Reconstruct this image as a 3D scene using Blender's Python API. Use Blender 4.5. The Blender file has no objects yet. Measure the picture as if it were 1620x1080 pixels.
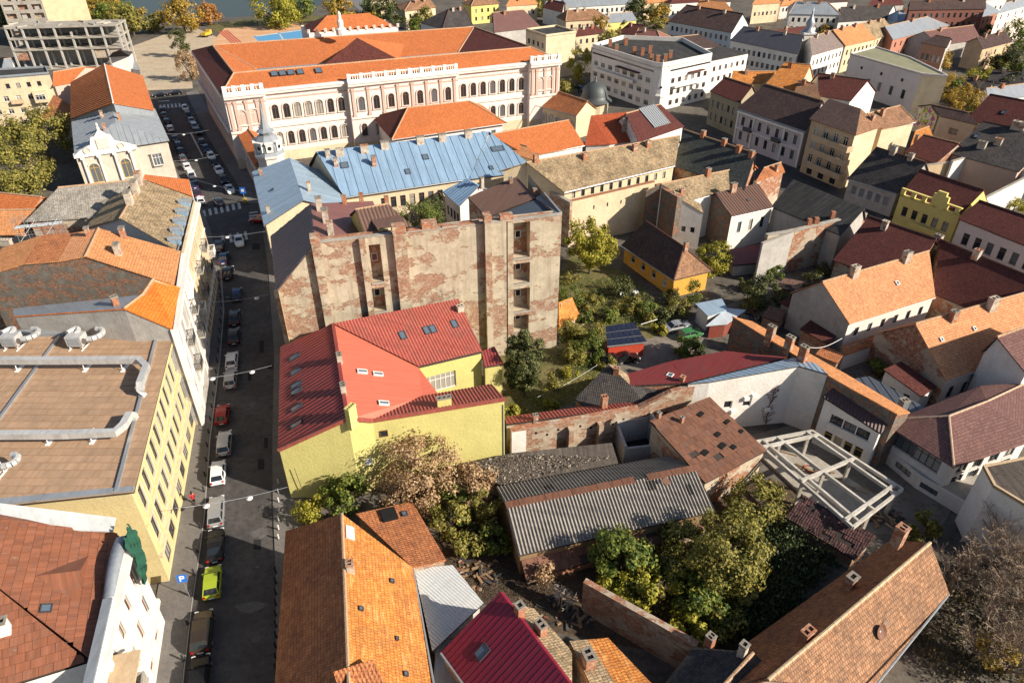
import bpy, bmesh, math, random
from mathutils import Vector, Matrix
R = math.radians
rnd = random.Random(7)
sc = bpy.context.scene
COL = sc.collection
# ------------------------------------------------------------------ camera, sky, sun, exposure
CAM_H, PITCH, FPX = 60.0, R(34), 1100.0
cd = bpy.data.cameras.new('camera'); cam = bpy.data.objects.new('camera', cd); COL.objects.link(cam)
cam.location = (0, 0, CAM_H); cam.rotation_euler = (R(90) - PITCH, 0, 0)
cd.sensor_width = 36; cd.lens = 36 * FPX / 1620; cd.clip_start = 1; cd.clip_end = 4000
sc.camera = cam
SUN_AZ, SUN_EL = R(-22), R(29)           # azimuth from +X towards the camera side
sdir = Vector((math.cos(SUN_AZ) * math.cos(SUN_EL), math.sin(SUN_AZ) * math.cos(SUN_EL), math.sin(SUN_EL)))
w = bpy.data.worlds.new('World'); sc.world = w; w.use_nodes = True
nt = w.node_tree; bg = nt.nodes['Background']; sk = nt.nodes.new('ShaderNodeTexSky')
sk.sky_type = 'NISHITA'; sk.sun_disc = False; sk.sun_elevation = SUN_EL
sk.sun_rotation = math.atan2(sdir.x, sdir.y); sk.air_density = 1.0; sk.dust_density = 1.0
nt.links.new(sk.outputs[0], bg.inputs[0]); bg.inputs[1].default_value = 0.066
sl = bpy.data.lights.new('sun', 'SUN'); sl.energy = 5.0; sl.angle = R(0.53); sl.color = (1.0, 0.90, 0.76)
so = bpy.data.objects.new('sun', sl); COL.objects.link(so)
so.rotation_euler = sdir.to_track_quat('Z', 'Y').to_euler(); so.location = (100, -60, 120)
sc.view_settings.view_transform = 'Standard'; sc.view_settings.look = 'None'
sc.view_settings.exposure = 0.76; sc.view_settings.gamma = 1.0
sc.cycles.max_bounces = 5; sc.cycles.diffuse_bounces = 3; sc.cycles.glossy_bounces = 2
sc.cycles.transparent_max_bounces = 4; sc.cycles.use_denoising = True

# ------------------------------------------------------------------ survey: a sighted point of known height -> world
_s, _c = math.sin(PITCH), math.cos(PITCH)
def ray(px, py):
    u = (px - 810) / FPX; v = (py - 540) / FPX
    return Vector((u, _c - v * _s, -_s - v * _c))
def P(px, py, z=0.0):
    d = ray(px, py); t = (z - CAM_H) / d.z
    return Vector((d.x * t, d.y * t, z))

# ------------------------------------------------------------------ materials
MATS = {}
def newmat(name, rough=0.85, spec=0.3):
    m = bpy.data.materials.new(name); m.use_nodes = True
    b = m.node_tree.nodes['Principled BSDF']
    b.inputs['Roughness'].default_value = rough; b.inputs['Specular IOR Level'].default_value = spec
    return m, m.node_tree, b
def N(nt, t, **kw):
    n = nt.nodes.new(t)
    for k, v in kw.items():
        if k.startswith('i_'):
            n.inputs[k[2:].replace('_', ' ')].default_value = v
        else:
            setattr(n, k, v)
    return n
def rgba(c): return (c[0], c[1], c[2], 1)
def sc3(c, k): return tuple(min(1, x * k) for x in c)
def mixc(nt, fac, a, b, mode='MIX'):
    n = nt.nodes.new('ShaderNodeMix'); n.data_type = 'RGBA'; n.blend_type = mode
    for s_, v in ((0, fac), (6, a), (7, b)):
        if hasattr(v, 'type') and hasattr(v, 'links'): nt.links.new(v, n.inputs[s_])
        elif s_ == 0: n.inputs[0].default_value = v
        else: n.inputs[s_].default_value = rgba(v)
    return n.outputs[2]
def noise(nt, vec, scale, detail=4, rough=0.6, stretch=None):
    if stretch:
        mp = N(nt, 'ShaderNodeMapping'); mp.inputs['Scale'].default_value = stretch
        nt.links.new(vec, mp.inputs[0]); vec = mp.outputs[0]
    n = N(nt, 'ShaderNodeTexNoise'); n.inputs['Scale'].default_value = scale
    n.inputs['Detail'].default_value = detail; n.inputs['Roughness'].default_value = rough
    nt.links.new(vec, n.inputs['Vector']); return n.outputs['Fac']
def ramp(nt, val, lo, hi):
    n = N(nt, 'ShaderNodeMapRange'); n.inputs[1].default_value = lo; n.inputs[2].default_value = hi
    nt.links.new(val, n.inputs[0]); return n.outputs[0]
def mth(nt, op, a, b=None):
    n = N(nt, 'ShaderNodeMath', operation=op)
    for i, v in ((0, a), (1, b)):
        if v is None: continue
        if hasattr(v, 'links'): nt.links.new(v, n.inputs[i])
        else: n.inputs[i].default_value = v
    return n.outputs[0]
def bump(nt, b, h, dist=0.03, st=1.0):
    n = N(nt, 'ShaderNodeBump'); n.inputs['Distance'].default_value = dist; n.inputs['Strength'].default_value = st
    nt.links.new(h, n.inputs['Height']); nt.links.new(n.outputs[0], b.inputs['Normal'])
def uvgeo(nt):
    # UV in metres (u along the eave, v up the slope) shifted per object so neighbours never share a pattern
    uv = N(nt, 'ShaderNodeUVMap').outputs[0]
    oi = N(nt, 'ShaderNodeObjectInfo').outputs['Random']
    sh = N(nt, 'ShaderNodeCombineXYZ'); nt.links.new(mth(nt, 'MULTIPLY', oi, 37.0), sh.inputs[2])
    ad = N(nt, 'ShaderNodeVectorMath', operation='ADD'); nt.links.new(uv, ad.inputs[0]); nt.links.new(sh.outputs[0], ad.inputs[1])
    return uv, ad.outputs[0], oi

def tile(name, c1, c2, stain=(0.09, 0.07, 0.055), amt=0.5, row=0.36, wid=0.26, dep=0.05, patch=None):
    if name in MATS: return MATS[name]
    amt = min(.95, amt * 1.3); m, nt, b = newmat(name, 0.9, 0.15); uv, ns, oi = uvgeo(nt)
    br = N(nt, 'ShaderNodeTexBrick', offset=0.5); nt.links.new(uv, br.inputs['Vector'])
    for k, v in (('Color1', rgba(sc3(c1, .88))), ('Color2', rgba(sc3(c2, 1.12))), ('Mortar', rgba(sc3(c1, 0.38))), ('Scale', 1.0), ('Mortar Size', 0.026),
                 ('Mortar Smooth', 0.3), ('Brick Width', wid), ('Row Height', row), ('Bias', 0.0)): br.inputs[k].default_value = v
    col = br.outputs['Color']
    n1 = noise(nt, ns, 0.45, 6, 0.65); n2 = noise(nt, ns, 2.6, 3, 0.6); n3 = noise(nt, ns, 1.0, 4, 0.6, (2.2, 0.22, 1))
    if patch:
        col = mixc(nt, ramp(nt, noise(nt, ns, 1.5, 5, 0.6, (0.45, 2.6, 1)), 0.57, 0.62), col, patch)
    col = mixc(nt, mth(nt, 'MULTIPLY', ramp(nt, n1, 0.42, 0.75), amt), col, stain)
    col = mixc(nt, mth(nt, 'MULTIPLY', ramp(nt, n2, 0.5, 0.78), amt * 0.8), col, sc3(stain, 1.5))
    col = mixc(nt, mth(nt, 'MULTIPLY', ramp(nt, n3, 0.52, 0.75), amt * 0.55), col, stain)
    col = mixc(nt, mth(nt, 'MULTIPLY', ramp(nt, n2, 0.5, 0.25), 0.35), col, sc3(c2, 1.35))
    n6 = noise(nt, ns, 1.7, 9, 0.78)
    col = mixc(nt, mth(nt, 'MULTIPLY', ramp(nt, n6, 0.57, 0.63), min(1, amt * 0.9)), col, sc3(stain, 0.8))
    col = mixc(nt, mth(nt, 'MULTIPLY', ramp(nt, n6, 0.42, 0.36), min(1, amt * 0.6)), col, sc3(c2, 1.3))
    nt.links.new(col, b.inputs['Base Color'])
    sx = N(nt, 'ShaderNodeSeparateXYZ'); nt.links.new(uv, sx.inputs[0])
    saw = mth(nt, 'FRACT', mth(nt, 'DIVIDE', sx.outputs[1], row))
    rnd_ = mth(nt, 'ABSOLUTE', mth(nt, 'SINE', mth(nt, 'MULTIPLY', sx.outputs[0], math.pi / wid)))
    hh = mth(nt, 'ADD', mth(nt, 'MULTIPLY', mth(nt, 'SUBTRACT', 1.0, saw), 0.9), mth(nt, 'MULTIPLY', rnd_, 0.45))
    hh = mth(nt, 'ADD', hh, mth(nt, 'MULTIPLY', n2, 0.8))
    bump(nt, b, hh, dep); MATS[name] = m; return m

def plaster(name, c, dirt=(0.16, 0.13, 0.10), amt=0.35, brick=0.0, bcol=(0.33, 0.12, 0.06), scale=0.3, stre=0.5):
    if name in MATS: return MATS[name]
    amt = min(.95, amt * 1.35); m, nt, b = newmat(name, 0.92, 0.1); uv, ns, oi = uvgeo(nt)
    n1 = noise(nt, ns, scale, 7, 0.7); n2 = noise(nt, ns, 3.5, 4, 0.65); n3 = noise(nt, ns, 1.0, 4, 0.6, (1.7, 0.12, 1))
    col = mixc(nt, mth(nt, 'MULTIPLY', ramp(nt, n1, 0.4, 0.75), amt), c, dirt)
    col = mixc(nt, mth(nt, 'MULTIPLY', ramp(nt, n3, 0.5, 0.78), amt * stre), col, dirt)
    col = mixc(nt, mth(nt, 'MULTIPLY', ramp(nt, n2, 0.45, 0.7), min(1, amt * 0.7)), col, sc3(c, 0.66))
    n5 = noise(nt, ns, 1.1, 9, 0.75)
    col = mixc(nt, mth(nt, 'MULTIPLY', ramp(nt, n5, 0.56, 0.60), min(1, amt * 0.55)), col, sc3(dirt, 1.35))
    col = mixc(nt, mth(nt, 'MULTIPLY', ramp(nt, n5, 0.44, 0.40), min(1, amt * 0.5)), col, sc3(c, 1.12))
    h = mth(nt, 'ADD', n2, mth(nt, 'MULTIPLY', n5, 0.7))
    if brick > 0:
        br = N(nt, 'ShaderNodeTexBrick', offset=0.5); nt.links.new(uv, br.inputs['Vector'])
        for k, v in (('Color1', rgba(bcol)), ('Color2', rgba(sc3(bcol, 1.5))), ('Mortar', (0.30, 0.25, 0.19, 1)), ('Scale', 1.0), ('Mortar Size', 0.018),
                     ('Brick Width', 0.34), ('Row Height', 0.11)): br.inputs[k].default_value = v
        n4 = noise(nt, ns, scale * 0.75, 8, 0.66, (0.75, 1.25, 1))
        bc = mixc(nt, ramp(nt, n2, 0.4, 0.7), br.outputs['Color'], sc3(bcol, 0.6))
        bc = mixc(nt, mth(nt, 'MULTIPLY', ramp(nt, noise(nt, ns, 1.3, 5, 0.7), 0.5, 0.62), 0.7), bc, sc3(c, 0.9))
        th = 0.62 - brick * 0.25
        mk = ramp(nt, n4, th - 0.006, th + 0.008)
        col = mixc(nt, mk, col, bc)
        h = mth(nt, 'SUBTRACT', mth(nt, 'MULTIPLY', h, 0.5), mth(nt, 'MULTIPLY', mk, 0.8))
    nt.links.new(col, b.inputs['Base Color']); bump(nt, b, h, 0.04); MATS[name] = m; return m

def metal(name, c, rough=0.5, met=0.0, var=0.25, rust=0.0, rcol=(0.22, 0.08, 0.03), spec=0.5, sc_=0.5, dirt=(0.1, 0.09, 0.08)):
    if name in MATS: return MATS[name]
    m, nt, b = newmat(name, rough, spec); uv, ns, oi = uvgeo(nt); b.inputs['Metallic'].default_value = met
    n1 = noise(nt, ns, sc_, 6, 0.7); n2 = noise(nt, ns, 3.0, 4, 0.7, (1.4, 0.4, 1))
    col = mixc(nt, mth(nt, 'MULTIPLY', oi, var), c, sc3(c, 0.55))
    col = mixc(nt, mth(nt, 'MULTIPLY', ramp(nt, n1, 0.45, 0.75), var * 1.2), col, dirt)
    st_ = noise(nt, ns, 1.0, 5, 0.65, (2.6, 0.14, 1)); col = mixc(nt, mth(nt, 'MULTIPLY', ramp(nt, st_, 0.48, 0.72), min(.9, var * 1.6)), col, sc3(c, 0.45))
    col = mixc(nt, mth(nt, 'MULTIPLY', ramp(nt, st_, 0.46, 0.3), min(.8, var * 1.2)), col, tuple(min(1, x * 1.15 + .03) for x in c))
    if rust > 0:
        col = mixc(nt, ramp(nt, mth(nt, 'ADD', mth(nt, 'MULTIPLY', n1, 0.6), mth(nt, 'MULTIPLY', n2, 0.4)), 0.68 - rust * 0.3, 0.76 - rust * 0.3), col, rcol)
    nt.links.new(col, b.inputs['Base Color'])
    nt.links.new(mth(nt, 'ADD', mth(nt, 'MULTIPLY', n2, 0.3), rough - 0.15), b.inputs['Roughness'])
    bump(nt, b, n2, 0.015); MATS[name] = m; return m
def flat(name, c, rough=0.7, spec=0.3, met=0.0):
    if name in MATS: return MATS[name]
    m, nt, b = newmat(name, rough, spec); b.inputs['Base Color'].default_value = rgba(c); b.inputs['Metallic'].default_value = met
    MATS[name] = m; return m
def ground_mat(name, c1, c2, c3, s1=0.15, s2=1.5, rough=0.95, bd=0.05):
    if name in MATS: return MATS[name]
    m, nt, b = newmat(name, rough, 0.15)
    g = N(nt, 'ShaderNodeNewGeometry').outputs['Position']
    n1 = noise(nt, g, s1, 7, 0.68); n2 = noise(nt, g, s2, 6, 0.7)
    col = mixc(nt, ramp(nt, n1, 0.4, 0.6), c1, c2)
    col = mixc(nt, ramp(nt, n2, 0.45, 0.7), col, c3)
    nt.links.new(col, b.inputs['Base Color']); bump(nt, b, n2, bd); MATS[name] = m; return m
def leafmat(name, c1, c2, c3):
    if name in MATS: return MATS[name]
    m, nt, b = newmat(name, 0.6, 0.3)
    gi = N(nt, 'ShaderNodeNewGeometry').outputs['Random Per Island']
    cr = N(nt, 'ShaderNodeValToRGB'); e = cr.color_ramp.elements
    e[0].color = rgba(c1); e[1].color = rgba(c3); x = e.new(0.5); x.color = rgba(c2)
    nt.links.new(gi, cr.inputs[0]); nt.links.new(cr.outputs[0], b.inputs['Base Color'])
    tr = N(nt, 'ShaderNodeBsdfTranslucent'); nt.links.new(cr.outputs[0], tr.inputs[0])
    mx = N(nt, 'ShaderNodeMixShader'); mx.inputs[0].default_value = 0.25
    nt.links.new(b.outputs[0], mx.inputs[1]); nt.links.new(tr.outputs[0], mx.inputs[2])
    nt.links.new(mx.outputs[0], nt.nodes['Material Output'].inputs[0]); MATS[name] = m; return m

# ------------------------------------------------------------------ mesh helpers
def box(V, F, x0, x1, y0, y1, z0, z1, M=None):
    i = len(V)
    for p in ((x0, y0, z0), (x1, y0, z0), (x1, y1, z0), (x0, y1, z0), (x0, y0, z1), (x1, y0, z1), (x1, y1, z1), (x0, y1, z1)):
        V.append(M @ Vector(p) if M else Vector(p))
    for f in ((0, 3, 2, 1), (4, 5, 6, 7), (0, 1, 5, 4), (1, 2, 6, 5), (2, 3, 7, 6), (3, 0, 4, 7)): F.append([i + k for k in f])
def tube(V, F, a, b, r0, r1=None, n=6, cap=True):
    a, b = Vector(a), Vector(b); r1 = r0 if r1 is None else r1
    d = (b - a); q = d.to_track_quat('Z', 'Y').to_matrix(); i = len(V)
    for c, r in ((a, r0), (b, r1)):
        for k in range(n):
            t = 2 * math.pi * k / n; V.append(c + q @ Vector((r * math.cos(t), r * math.sin(t), 0)))
    for k in range(n): F.append([i + k, i + (k + 1) % n, i + n + (k + 1) % n, i + n + k])
    if cap: F.append([i + n + k for k in range(n)]); F.append([i + k for k in reversed(range(n))])
def lathe(V, F, prof, n=16, M=None, cap=True):
    i = len(V)
    for r, z in prof:
        for k in range(n):
            t = 2 * math.pi * k / n; p = Vector((r * math.cos(t), r * math.sin(t), z)); V.append(M @ p if M else p)
    for j in range(len(prof) - 1):
        for k in range(n): F.append([i + j * n + k, i + j * n + (k + 1) % n, i + (j + 1) * n + (k + 1) % n, i + (j + 1) * n + k])
    if cap: F.append([i + (len(prof) - 1) * n + k for k in range(n)])
def mk(name, V, F, mats, fm=None, uv=True, smooth=False):
    me = bpy.data.meshes.new(name); me.from_pydata([tuple(v) for v in V], [], F)
    for m in (mats if isinstance(mats, (list, tuple)) else [mats]): me.materials.append(m)
    if fm: me.polygons.foreach_set('material_index', fm)
    if uv:
        l = me.uv_layers.new(name='UVMap').data
        for p in me.polygons:
            n = p.normal
            u = Vector((-n.y, n.x, 0)) if abs(n.z) < 0.999 else Vector((1, 0, 0)); u.normalize(); v = n.cross(u)
            for li in p.loop_indices:
                co = me.vertices[me.loops[li].vertex_index].co; l[li].uv = (co.dot(u), co.dot(v))
    if smooth: me.polygons.foreach_set('use_smooth', [True] * len(me.polygons))
    return me
def obj(name, me, parent=None, M=None):
    o = bpy.data.objects.new(name, me); COL.objects.link(o)
    if parent: o.parent = parent
    if M is not None: o.matrix_local = M
    return o
LABELS = set()
def tag(o, label, cat, group=None, kind=None):
    if label: o['label'] = label
    if cat: o['category'] = cat
    if group: o['group'] = group
    if kind: o['kind'] = kind
    return o
class Thing:
    def __init__(s, name, label, cat, loc, group=None, rz=0.0):
        s.o = bpy.data.objects.new(name, None); COL.objects.link(s.o); s.o.empty_display_size = 0.5
        s.L = Vector(loc); s.o.location = s.L; s.o.rotation_euler = (0, 0, rz); tag(s.o, label, cat, group)
        s.MI = (Matrix.Translation(s.L) @ Matrix.Rotation(rz, 4, 'Z')).inverted(); s.faces = []
    def part(s, name, V, F, mats, fm=None, parent=None, smooth=False, local=False):
        if not local: V = [s.MI @ Vector(v) for v in V]
        return obj(name, mk(name, V, F, mats, fm, smooth=smooth), parent or s.o)
    def inst(s, name, me, M, parent=None): return obj(name, me, parent or s.o, s.MI @ M)
def struct(name, V, F, mats, fm=None, kind='structure', smooth=False):
    o = obj(name, mk(name, V, F, mats, fm, smooth=smooth)); o['kind'] = kind; return o
def clip(poly, k, val, keep_ge):
    out = []; n = len(poly)
    for i in range(n):
        a, b = poly[i], poly[(i + 1) % n]; da, db = a[k] - val, b[k] - val
        if not keep_ge: da, db = -da, -db
        if da >= -1e-9: out.append(a)
        if (da > 1e-9 and db < -1e-9) or (da < -1e-9 and db > 1e-9):
            t = da / (da - db); out.append((a[0] + (b[0] - a[0]) * t, a[1] + (b[1] - a[1]) * t))
    return out
def basis(pts):
    n = Vector((0, 0, 0)); k = len(pts)
    for i in range(k): n += pts[i].cross(pts[(i + 1) % k])
    n.normalize()
    if n.z < 0: n = -n
    u = Vector((-n.y, n.x, 0)) if abs(n.z) < 0.9999 else Vector((1, 0, 0)); u.normalize()
    return pts[0].copy(), u, n.cross(u), n
# ------------------------------------------------------------------ windows (shared meshes)
WIN = {}
def winmesh(w, h, st):
    key = (round(w, 2), round(h, 2), st)
    if key in WIN: return WIN[key]
    fc = {'w': M_FRAME, 'd': M_DARKFRAME, 'b': M_BROWNFRAME, 'y': M_YELFRAME, 'x': M_BROWNFRAME, 'o': M_FRAME, 's': M_SHUT, 'r': M_BROWNFRAME, 'k': P_PINK}[st[0]]
    V, F = [], []; t = min(0.09, w * 0.09)
    arch = 'a' in st[1:]
    y0, y1 = (-0.04, 0.05)
    if not arch:
        box(V, F, -w / 2, -w / 2 + t, y0, y1, 0, h); box(V, F, w / 2 - t, w / 2, y0, y1, 0, h)
        box(V, F, -w / 2 + t, w / 2 - t, y0, y1, 0, t); box(V, F, -w / 2 + t, w / 2 - t, y0, y1, h - t, h)
        nm = max(1, int(w / 0.65))
        for i in range(1, nm):
            x = -w / 2 + w * i / nm; box(V, F, x - t * .45, x + t * .45, y0 + .01, y1 - .01, t, h - t)
        if h > 1.3: box(V, F, -w / 2 + t, w / 2 - t, y0 + .015, y1 - .015, h * .68, h * .68 + t * .8)
        if st[0] == 's':
            for i in range(int(h / 0.12)): box(V, F, -w / 2 + t, w / 2 - t, -0.02, 0.03, t + i * .12, t + i * .12 + .075)
        pv = [Vector(p) for p in ((-w / 2 + t * .5, .02, t * .5), (w / 2 - t * .5, .02, t * .5), (w / 2 - t * .5, .02, h - t * .5), (-w / 2 + t * .5, .02, h - t * .5))]
        pf = [[0, 1, 2, 3]]
    else:
        r = w / 2; hs = h - r; n = 9; o_, i_ = [], []
        for k in range(n + 1):
            a = math.pi * k / n; o_.append((r * math.cos(a), hs + r * math.sin(a))); i_.append(((r - t) * math.cos(a), hs + (r - t) * math.sin(a)))
        def band(ou, inn, ya, yb):
            b0 = len(V)
            for q in ou: V.append(Vector((q[0], ya, q[1])))
            for q in inn: V.append(Vector((q[0], ya, q[1])))
            for q in ou: V.append(Vector((q[0], yb, q[1])))
            for q in inn: V.append(Vector((q[0], yb, q[1])))
            m = len(ou)
            for k in range(m - 1):
                F.append([b0 + k, b0 + k + 1, b0 + m + k + 1, b0 + m + k]); F.append([b0 + k, b0 + 2 * m + k, b0 + 2 * m + k + 1, b0 + k + 1])
                F.append([b0 + m + k, b0 + m + k + 1, b0 + 3 * m + k + 1, b0 + 3 * m + k])
        band(o_, i_, y0, y1)
        box(V, F, -r, -r + t, y0, y1, 0, hs); box(V, F, r - t, r, y0, y1, 0, hs); box(V, F, -r + t, r - t, y0, y1, 0, t)
        box(V, F, -t * .5, t * .5, y0 + .01, y1, t, h - t); box(V, F, -r + t, r - t, y0 + .01, y1, hs - t * .5, hs + t * .5)
        pts = [(r - t * .5, t * .5)] + [((r - t * .5) * math.cos(math.pi * k / n), hs + (r - t * .5) * math.sin(math.pi * k / n)) for k in range(n + 1)] + [(-r + t * .5, t * .5)]
        pv = [Vector((q[0], .02, q[1])) for q in pts]; pf = [list(range(len(pv)))]
    me = mk('window', V, F, fc); pm = [mk('pane', pv, pf, g_ if st[0] != 'k' else P_ROSE) for g_ in (M_GLASS, M_GLASS, M_GLASS, M_GLASS2, M_CURT)]
    S = None
    if 'n' not in st[1:]:
        V, F = [], []
        if arch:       # hood mould and jambs
            r = w / 2 + .05; ro = r + .28; hs = h - w / 2; n = 9
            for k in range(n):
                a, b2 = math.pi * k / n, math.pi * (k + 1) / n; b0 = len(V)
                for q in (a, b2):
                    for rr in (r, ro):
                        for yy in (-.2, .12): V.append(Vector((rr * math.cos(q), yy, hs + rr * math.sin(q))))
                F += [[b0, b0 + 2, b0 + 6, b0 + 4], [b0 + 2, b0 + 3, b0 + 7, b0 + 6], [b0, b0 + 4, b0 + 5, b0 + 1]]
            box(V, F, -ro - .05, -r, -.16, .12, 0, hs); box(V, F, r, ro + .05, -.16, .12, 0, hs); box(V, F, -ro - .1, ro + .1, -.28, .12, -.22, 0)
        else:
            box(V, F, -w / 2 - .1, w / 2 + .1, -.26, .02, -.1, -.01)
            if 't' in st[1:]:
                e = .16
                box(V, F, -w / 2 - e, -w / 2, -.2, -.1, -.01, h + e); box(V, F, w / 2, w / 2 + e, -.2, -.1, -.01, h + e)
                box(V, F, -w / 2, w / 2, -.2, -.1, h, h + e); box(V, F, -w / 2 - e * 1.6, w / 2 + e * 1.6, -.34, -.1, h + e + .003, h + e + .15)
        S = mk('window_surround' if ('t' in st or arch) else 'sill', V, F, M_TRIM)
    WIN[key] = (me, pm, S); return WIN[key]
def put_window(T, M, w, h, st, parent=None):
    me, pm, S = winmesh(w, h, st)
    o = T.inst('window', me, M); obj('pane', rnd.choice(pm), o)
    if S: obj(S.name.split('.')[0], S, o)
    return o
# wall from a to b (outside on the right of a->b), straight bottom at z0, top polyline, openings (u0,v0,w,h)
def wall(T, pts, z0, mat, openings=(), depth=0.16, name='wall', thick=0.0):
    a, b = pts[0], pts[-1]; d = Vector((b.x - a.x, b.y - a.y, 0)); L = d.length
    if L < 0.05: return None
    d /= L; inn = Vector((-d.y, d.x, 0))
    top = [((p - a).dot(d), p.z) for p in pts]; zm = min(q[1] for q in top)
    V, F = [], []
    def W(u, v, dep=0): return Vector((a.x, a.y, 0)) + d * u + inn * dep + Vector((0, 0, v))
    ops = [o for o in openings if o[0] > .05 and o[0] + o[2] < L - .05 and o[1] + o[3] < zm - .02]
    us = sorted({0, L, *[o[0] for o in ops], *[o[0] + o[2] for o in ops]}); vs = sorted({z0, zm, *[o[1] for o in ops], *[o[1] + o[3] for o in ops]})
    if not ops:
        V += [W(0, z0), W(L, z0)] + [W(u, v) for u, v in reversed(top)]; F.append(list(range(len(V))))
    else:
        idx = {}
        def vi(u, v):
            if (u, v) not in idx: idx[(u, v)] = len(V); V.append(W(u, v))
            return idx[(u, v)]
        for i in range(len(us) - 1):
            for j in range(len(vs) - 1):
                cu, cv = (us[i] + us[i + 1]) / 2, (vs[j] + vs[j + 1]) / 2
                if any(o[0] < cu < o[0] + o[2] and o[1] < cv < o[1] + o[3] for o in ops): continue
                F.append([vi(us[i], vs[j]), vi(us[i + 1], vs[j]), vi(us[i + 1], vs[j + 1]), vi(us[i], vs[j + 1])])
        for o in ops:
            q = [(o[0], o[1]), (o[0] + o[2], o[1]), (o[0] + o[2], o[1] + o[3]), (o[0], o[1] + o[3])]; i0 = len(V)
            for k in range(4): V.append(W(*q[k])); V.append(W(*q[k], depth + .1))
            for k in range(4): k2 = (k + 1) % 4; F.append([i0 + 2 * k, i0 + 2 * k2, i0 + 2 * k2 + 1, i0 + 2 * k + 1])
        if max(q[1] for q in top) > zm + .02:
            i0 = len(V); pl = [(0, zm), (L, zm)] + [q for q in reversed(top) if q[1] > zm + .005]
            V += [W(*q) for q in pl]; F.append(list(range(i0, len(V))))
    if thick:
        n0 = len(V); pl = [(0, z0), (L, z0)] + list(reversed(top))
        for q in pl: V.append(W(*q, 0)); V.append(W(*q, thick))
        m = len(pl)
        for k in range(1, m): k2 = (k + 1) % m; F.append([n0 + 2 * k, n0 + 2 * k2, n0 + 2 * k2 + 1, n0 + 2 * k + 1])
        F.append([n0 + 2 * k + 1 for k in range(m)][::-1])
    T.part(name, V, F, mat)
    return W, d, inn, L
def wmat(W, d, inn, u, v, dep):
    p = W(u, v, dep); return Matrix(((d.x, inn.x, 0, p.x), (d.y, inn.y, 0, p.y), (0, 0, 1, p.z), (0, 0, 0, 1)))
def rowspec(L, rows):
    """rows: (sill z, height, count, width, pad0, pad1, style) -> openings with style"""
    out = []
    for r in rows:
        z, h, n, w_, p0, p1 = r[:6]; st = r[6] if len(r) > 6 else 'w'
        sp = (L - p0 - p1) / n
        for i in range(n): out.append((p0 + sp * (i + .5) - w_ / 2, z, w_, h, st))
    return out
def walled(T, pts, z0, mat, rows=(), name='wall', thick=0.0, depth=.16):
    L = Vector((pts[-1].x - pts[0].x, pts[-1].y - pts[0].y)).length
    zm = min(p.z for p in pts)
    ops = [o for o in rowspec(L, rows) if o[0] > .05 and o[0] + o[2] < L - .05 and o[1] + o[3] < zm - .02]
    if any('a' in o[4][1:] for o in ops):
        r = wall(T, pts, z0, mat, (), depth, name, thick); dep = -.06
    else:
        r = wall(T, pts, z0, mat, ops, depth, name, thick); dep = depth
    if not r: return None
    W, d, inn, L = r
    for o in ops: put_window(T, wmat(W, d, inn, o[0] + o[2] / 2, o[1], dep), o[2], o[3], o[4])
    return r
# ------------------------------------------------------------------ buildings
def inset(loop, k):
    n = len(loop); out = []
    for i in range(n):
        p, a, b = loop[i], loop[i - 1], loop[(i + 1) % n]
        d1 = Vector((p.x - a.x, p.y - a.y)); d2 = Vector((b.x - p.x, b.y - p.y))
        if d1.length < 1e-4 or d2.length < 1e-4: out.append(p.copy()); continue
        d1.normalize(); d2.normalize(); n1 = Vector((-d1.y, d1.x)); n2 = Vector((-d2.y, d2.x))
        m = n1 + n2
        if m.length < 0.2: m = n1
        else: m = m.normalized() / max(0.35, m.normalized().dot(n1))
        out.append(Vector((p.x + m.x * k, p.y + m.y * k, p.z)))
    return out
def solve_ridge(e1, e2, r1, r2, ze, pitch):
    a, b = P(*e1, ze), P(*e2, ze); d = (b - a).normalized(); t = math.tan(R(pitch)); lo, hi = ze + .1, ze + 6.0
    f = lambda z: (z - ze) - t * max(.01, abs((((P(*r1, z) + P(*r2, z)) / 2 - a).cross(d)).z))
    if f(lo) > 0: return lo
    for _ in range(40):
        m = (lo + hi) / 2
        if f(m) > 0: hi = m
        else: lo = m
    if lo > ze + 5.9: CAPPED.append((e1, e2, r1, r2, ze))
    return lo
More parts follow.
